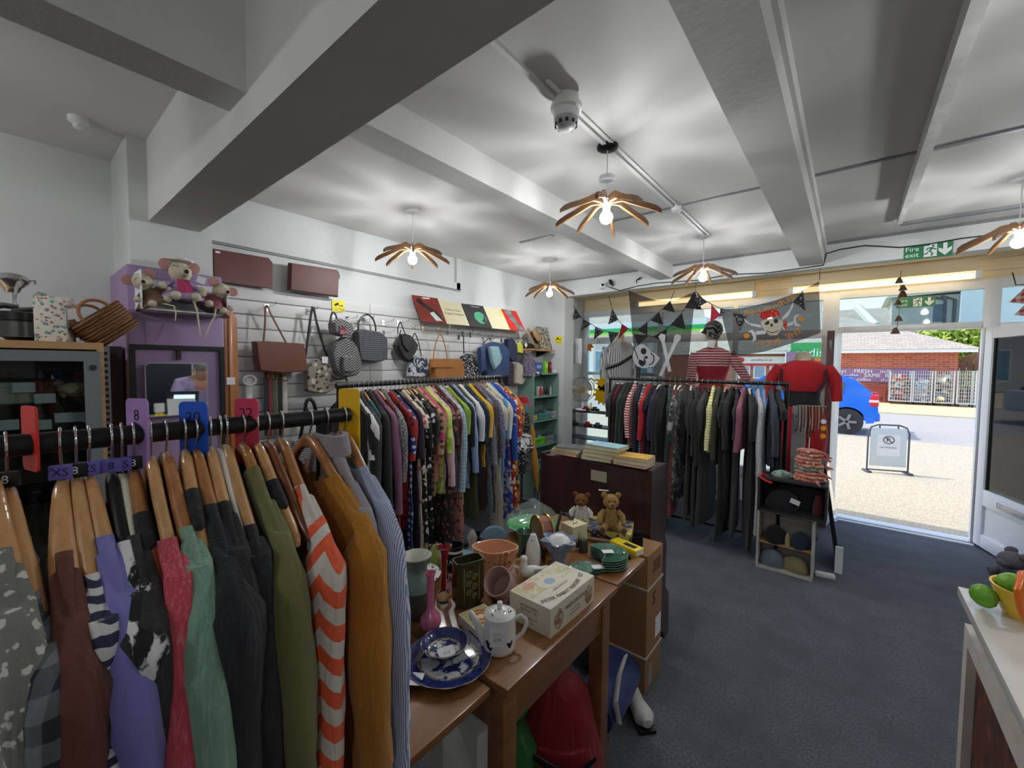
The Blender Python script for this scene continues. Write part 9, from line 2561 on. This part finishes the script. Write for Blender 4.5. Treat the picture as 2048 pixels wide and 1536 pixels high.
MB().lathe([(0, 0), (0.05, 0), (0.055, 0.01), (0.075, 0.07), (0.07, 0.07), (0.05, 0.015), (0, 0.012)], 28).build('pot', m_ylw, pt_)
MB().tube([(-0.055, -0.02, 0.01), (-0.10, -0.03, 0.04), (-0.10, -0.02, 0.09), (-0.05, 0.0, 0.115), (0.0, 0.0, 0.11)], 0.009, 10).build('handle', mat('orange_glaze2', (216, 110, 40), 0.25), pt_)
for a_ in (0.3, 1.9, 3.4, 4.8):
 MB().sph((0.035 * cos(a_), 0.035 * sin(a_), 0.07), (0.03, 0.03, 0.025), 12).build('green_fruit', mat('apple_green', (110, 170, 50), 0.3), pt_)
MB().sph((-0.06, 0.06, 0.03), (0.02, 0.028, 0.028), 12).build('green_leaf', mat('apple_green', (110, 170, 50)), pt_)
# till
tl = thing('till', 'white card till with a screen on the sales counter', 'till', (0.62, 1.27, CT), radians(-62))
MB().prism([(-0.13, 0), (0.12, 0), (0.10, 0.05), (-0.02, 0.09), (-0.11, 0.19), (-0.15, 0.20)], -0.12, 0.12, lambda a, b, t: (t, a, b)).build('body', WHITE, tl)
MB().box(-0.14, 0.14, -0.012, 0.012, 0, 0.17, m=T(0, -0.10, 0.11) @ RX(-0.3), bv=0.005).build('screen_case', BLACK_PL, tl)
MB().box(-0.11, 0.08, 0.0122, 0.0132, 0.03, 0.13, m=T(0, -0.10, 0.11) @ RX(-0.3)).box(-0.11, 0.08, -0.0132, -0.0122, 0.03, 0.13, m=T(0, -0.10, 0.11) @ RX(-0.3)).build('screen', emat('till_screen', (190, 210, 236), 1.0), tl)
tb_ = thing('glue_tub', 'white tub with a yellow base standing on the counter', 'tub', (0.60, 1.04, CT))
MB().lathe([(0, 0), (0.045, 0), (0.05, 0.01), (0.03, 0.055), (0, 0.055)], 18).build('base', m_ylw, tb_)
MB().lathe([(0.032, 0.055), (0.045, 0.06), (0.045, 0.15), (0, 0.15)], 18).build('tub', PAPER, tb_)
struct('wall_screen', MB().box(1.85, 1.9, 0.2, 1.62, 0, 2.0), mat('navy_screen', (22, 26, 40), 0.6))
def skin(name, verts, edges, radii, m, parent, root=0, sub=2):
 me = bpy.data.meshes.new(name)
 me.from_pydata(verts, edges, [])
 me.materials.append(m)
 o_ = bpy.data.objects.new(name, me)
 COL.objects.link(o_)
 o_.parent = parent
 o_.modifiers.new('skin', 'SKIN')
 for i, v in enumerate(me.skin_vertices[0].data):
  r_ = radii[i]
  v.radius = r_ if isinstance(r_, tuple) else (r_, r_)
  v.use_root = i == root
 o_.modifiers.new('sub', 'SUBSURF').levels = sub
 o_.modifiers['sub'].render_levels = sub
 for pl2 in me.polygons:
  pl2.use_smooth = True
 return o_
pe = thing('person', 'grey-haired person in a lilac shirt bending over the counter, seen in the mirror', 'person', (1.22, 1.52, 0), radians(-90))
m_flesh = mat('skin_tone', (196, 146, 122), 0.5, var=0.05)
# local: facing -y (towards the counter), leaning forward
V = [(0, 0.10, 0.92), (0, 0.05, 1.08), (0, -0.02, 1.22), (0, -0.12, 1.31), (0, -0.20, 1.36), (0, -0.27, 1.41), (0, -0.32, 1.48),
  (-0.19, -0.12, 1.29), (-0.25, -0.16, 1.12), (-0.20, -0.36, 1.02), (-0.17, -0.43, 1.01), (0.19, -0.12, 1.29), (0.25, -0.16, 1.12), (0.20, -0.36, 1.02), (0.17, -0.43, 1.01),
  (-0.10, 0.08, 0.86), (-0.11, 0.04, 0.48), (-0.11, 0.09, 0.08), (-0.11, -0.06, 0.04), (0.10, 0.08, 0.86), (0.11, 0.04, 0.48), (0.11, 0.09, 0.08), (0.11, -0.06, 0.04)]
E_ = [(0, 1), (1, 2), (2, 3), (3, 4), (4, 5), (5, 6), (3, 7), (7, 8), (8, 9), (9, 10), (3, 11), (11, 12), (12, 13), (13, 14), (0, 15), (15, 16), (16, 17), (17, 18), (0, 19), (19, 20), (20, 21), (21, 22)]
Rr = [(0.15, 0.11), (0.15, 0.11), (0.16, 0.11), (0.13, 0.10), 0.055, (0.085, 0.075), (0.075, 0.07), 0.06, 0.048, 0.035, 0.03, 0.06, 0.048, 0.035, 0.03, 0.085, 0.06, 0.045, 0.04, 0.085, 0.06, 0.045, 0.04]
skin('body', V, E_, Rr, m_flesh, pe)
f_lil = fabric('lilac_cotton_shirt', 'plain', (186, 172, 214))
skin('shirt', V[:5] + V[7:9] + [(-0.235, -0.26, 1.07)] + V[11:13] + [(0.235, -0.26, 1.07)], [(0, 1), (1, 2), (2, 3), (3, 4), (3, 5), (5, 6), (6, 7), (3, 8), (8, 9), (9, 10)], [(0.17, 0.13), (0.17, 0.13), (0.18, 0.13), (0.15, 0.12), 0.07, 0.078, 0.066, 0.056, 0.078, 0.066, 0.056], f_lil, pe)
skin('trousers', [V[0], V[15], V[16], V[17], V[19], V[20], V[21]], [(0, 1), (1, 2), (2, 3), (0, 4), (4, 5), (5, 6)], [(0.165, 0.125), 0.1, 0.078, 0.065, 0.1, 0.078, 0.065], fabric('charcoal_trousers', 'plain', (52, 54, 62)), pe)
MB().sph((0, -0.275, 1.505), (0.095, 0.105, 0.085), 16, m=RX(0.5)).build('hair', fur('grey_hair', (150, 146, 140)), pe)
MB().sph((0, -0.405, 1.435), (0.016, 0.022, 0.022), 8).build('nose', m_flesh, pe)
for s_ in (-1, 1):
 MB().sph((s_ * 0.095, -0.30, 1.45), (0.014, 0.022, 0.032), 8).build('ear', m_flesh, pe)
 for k_ in range(4):
  x = s_ * (0.145 + 0.017 * k_)
  MB().tube([(x, -0.44, 1.012), (x - s_ * 0.004, -0.475 - 0.006 * (1 - abs(k_ - 1.5)), 1.0), (x - s_ * 0.008, -0.505 - 0.008 * (1 - abs(k_ - 1.5)), 0.978)], [0.009, 0.0085, 0.007], 8).build('finger', m_flesh, pe)
 MB().tube([(s_ * 0.15, -0.42, 1.008), (s_ * 0.125, -0.445, 0.995), (s_ * 0.118, -0.468, 0.98)], [0.011, 0.010, 0.008], 8).build('thumb', m_flesh, pe)
for s_ in (-1, 1):
 MB().sph((s_ * 0.032, -0.388, 1.465), 0.008, 8).build('eye', INK, pe)
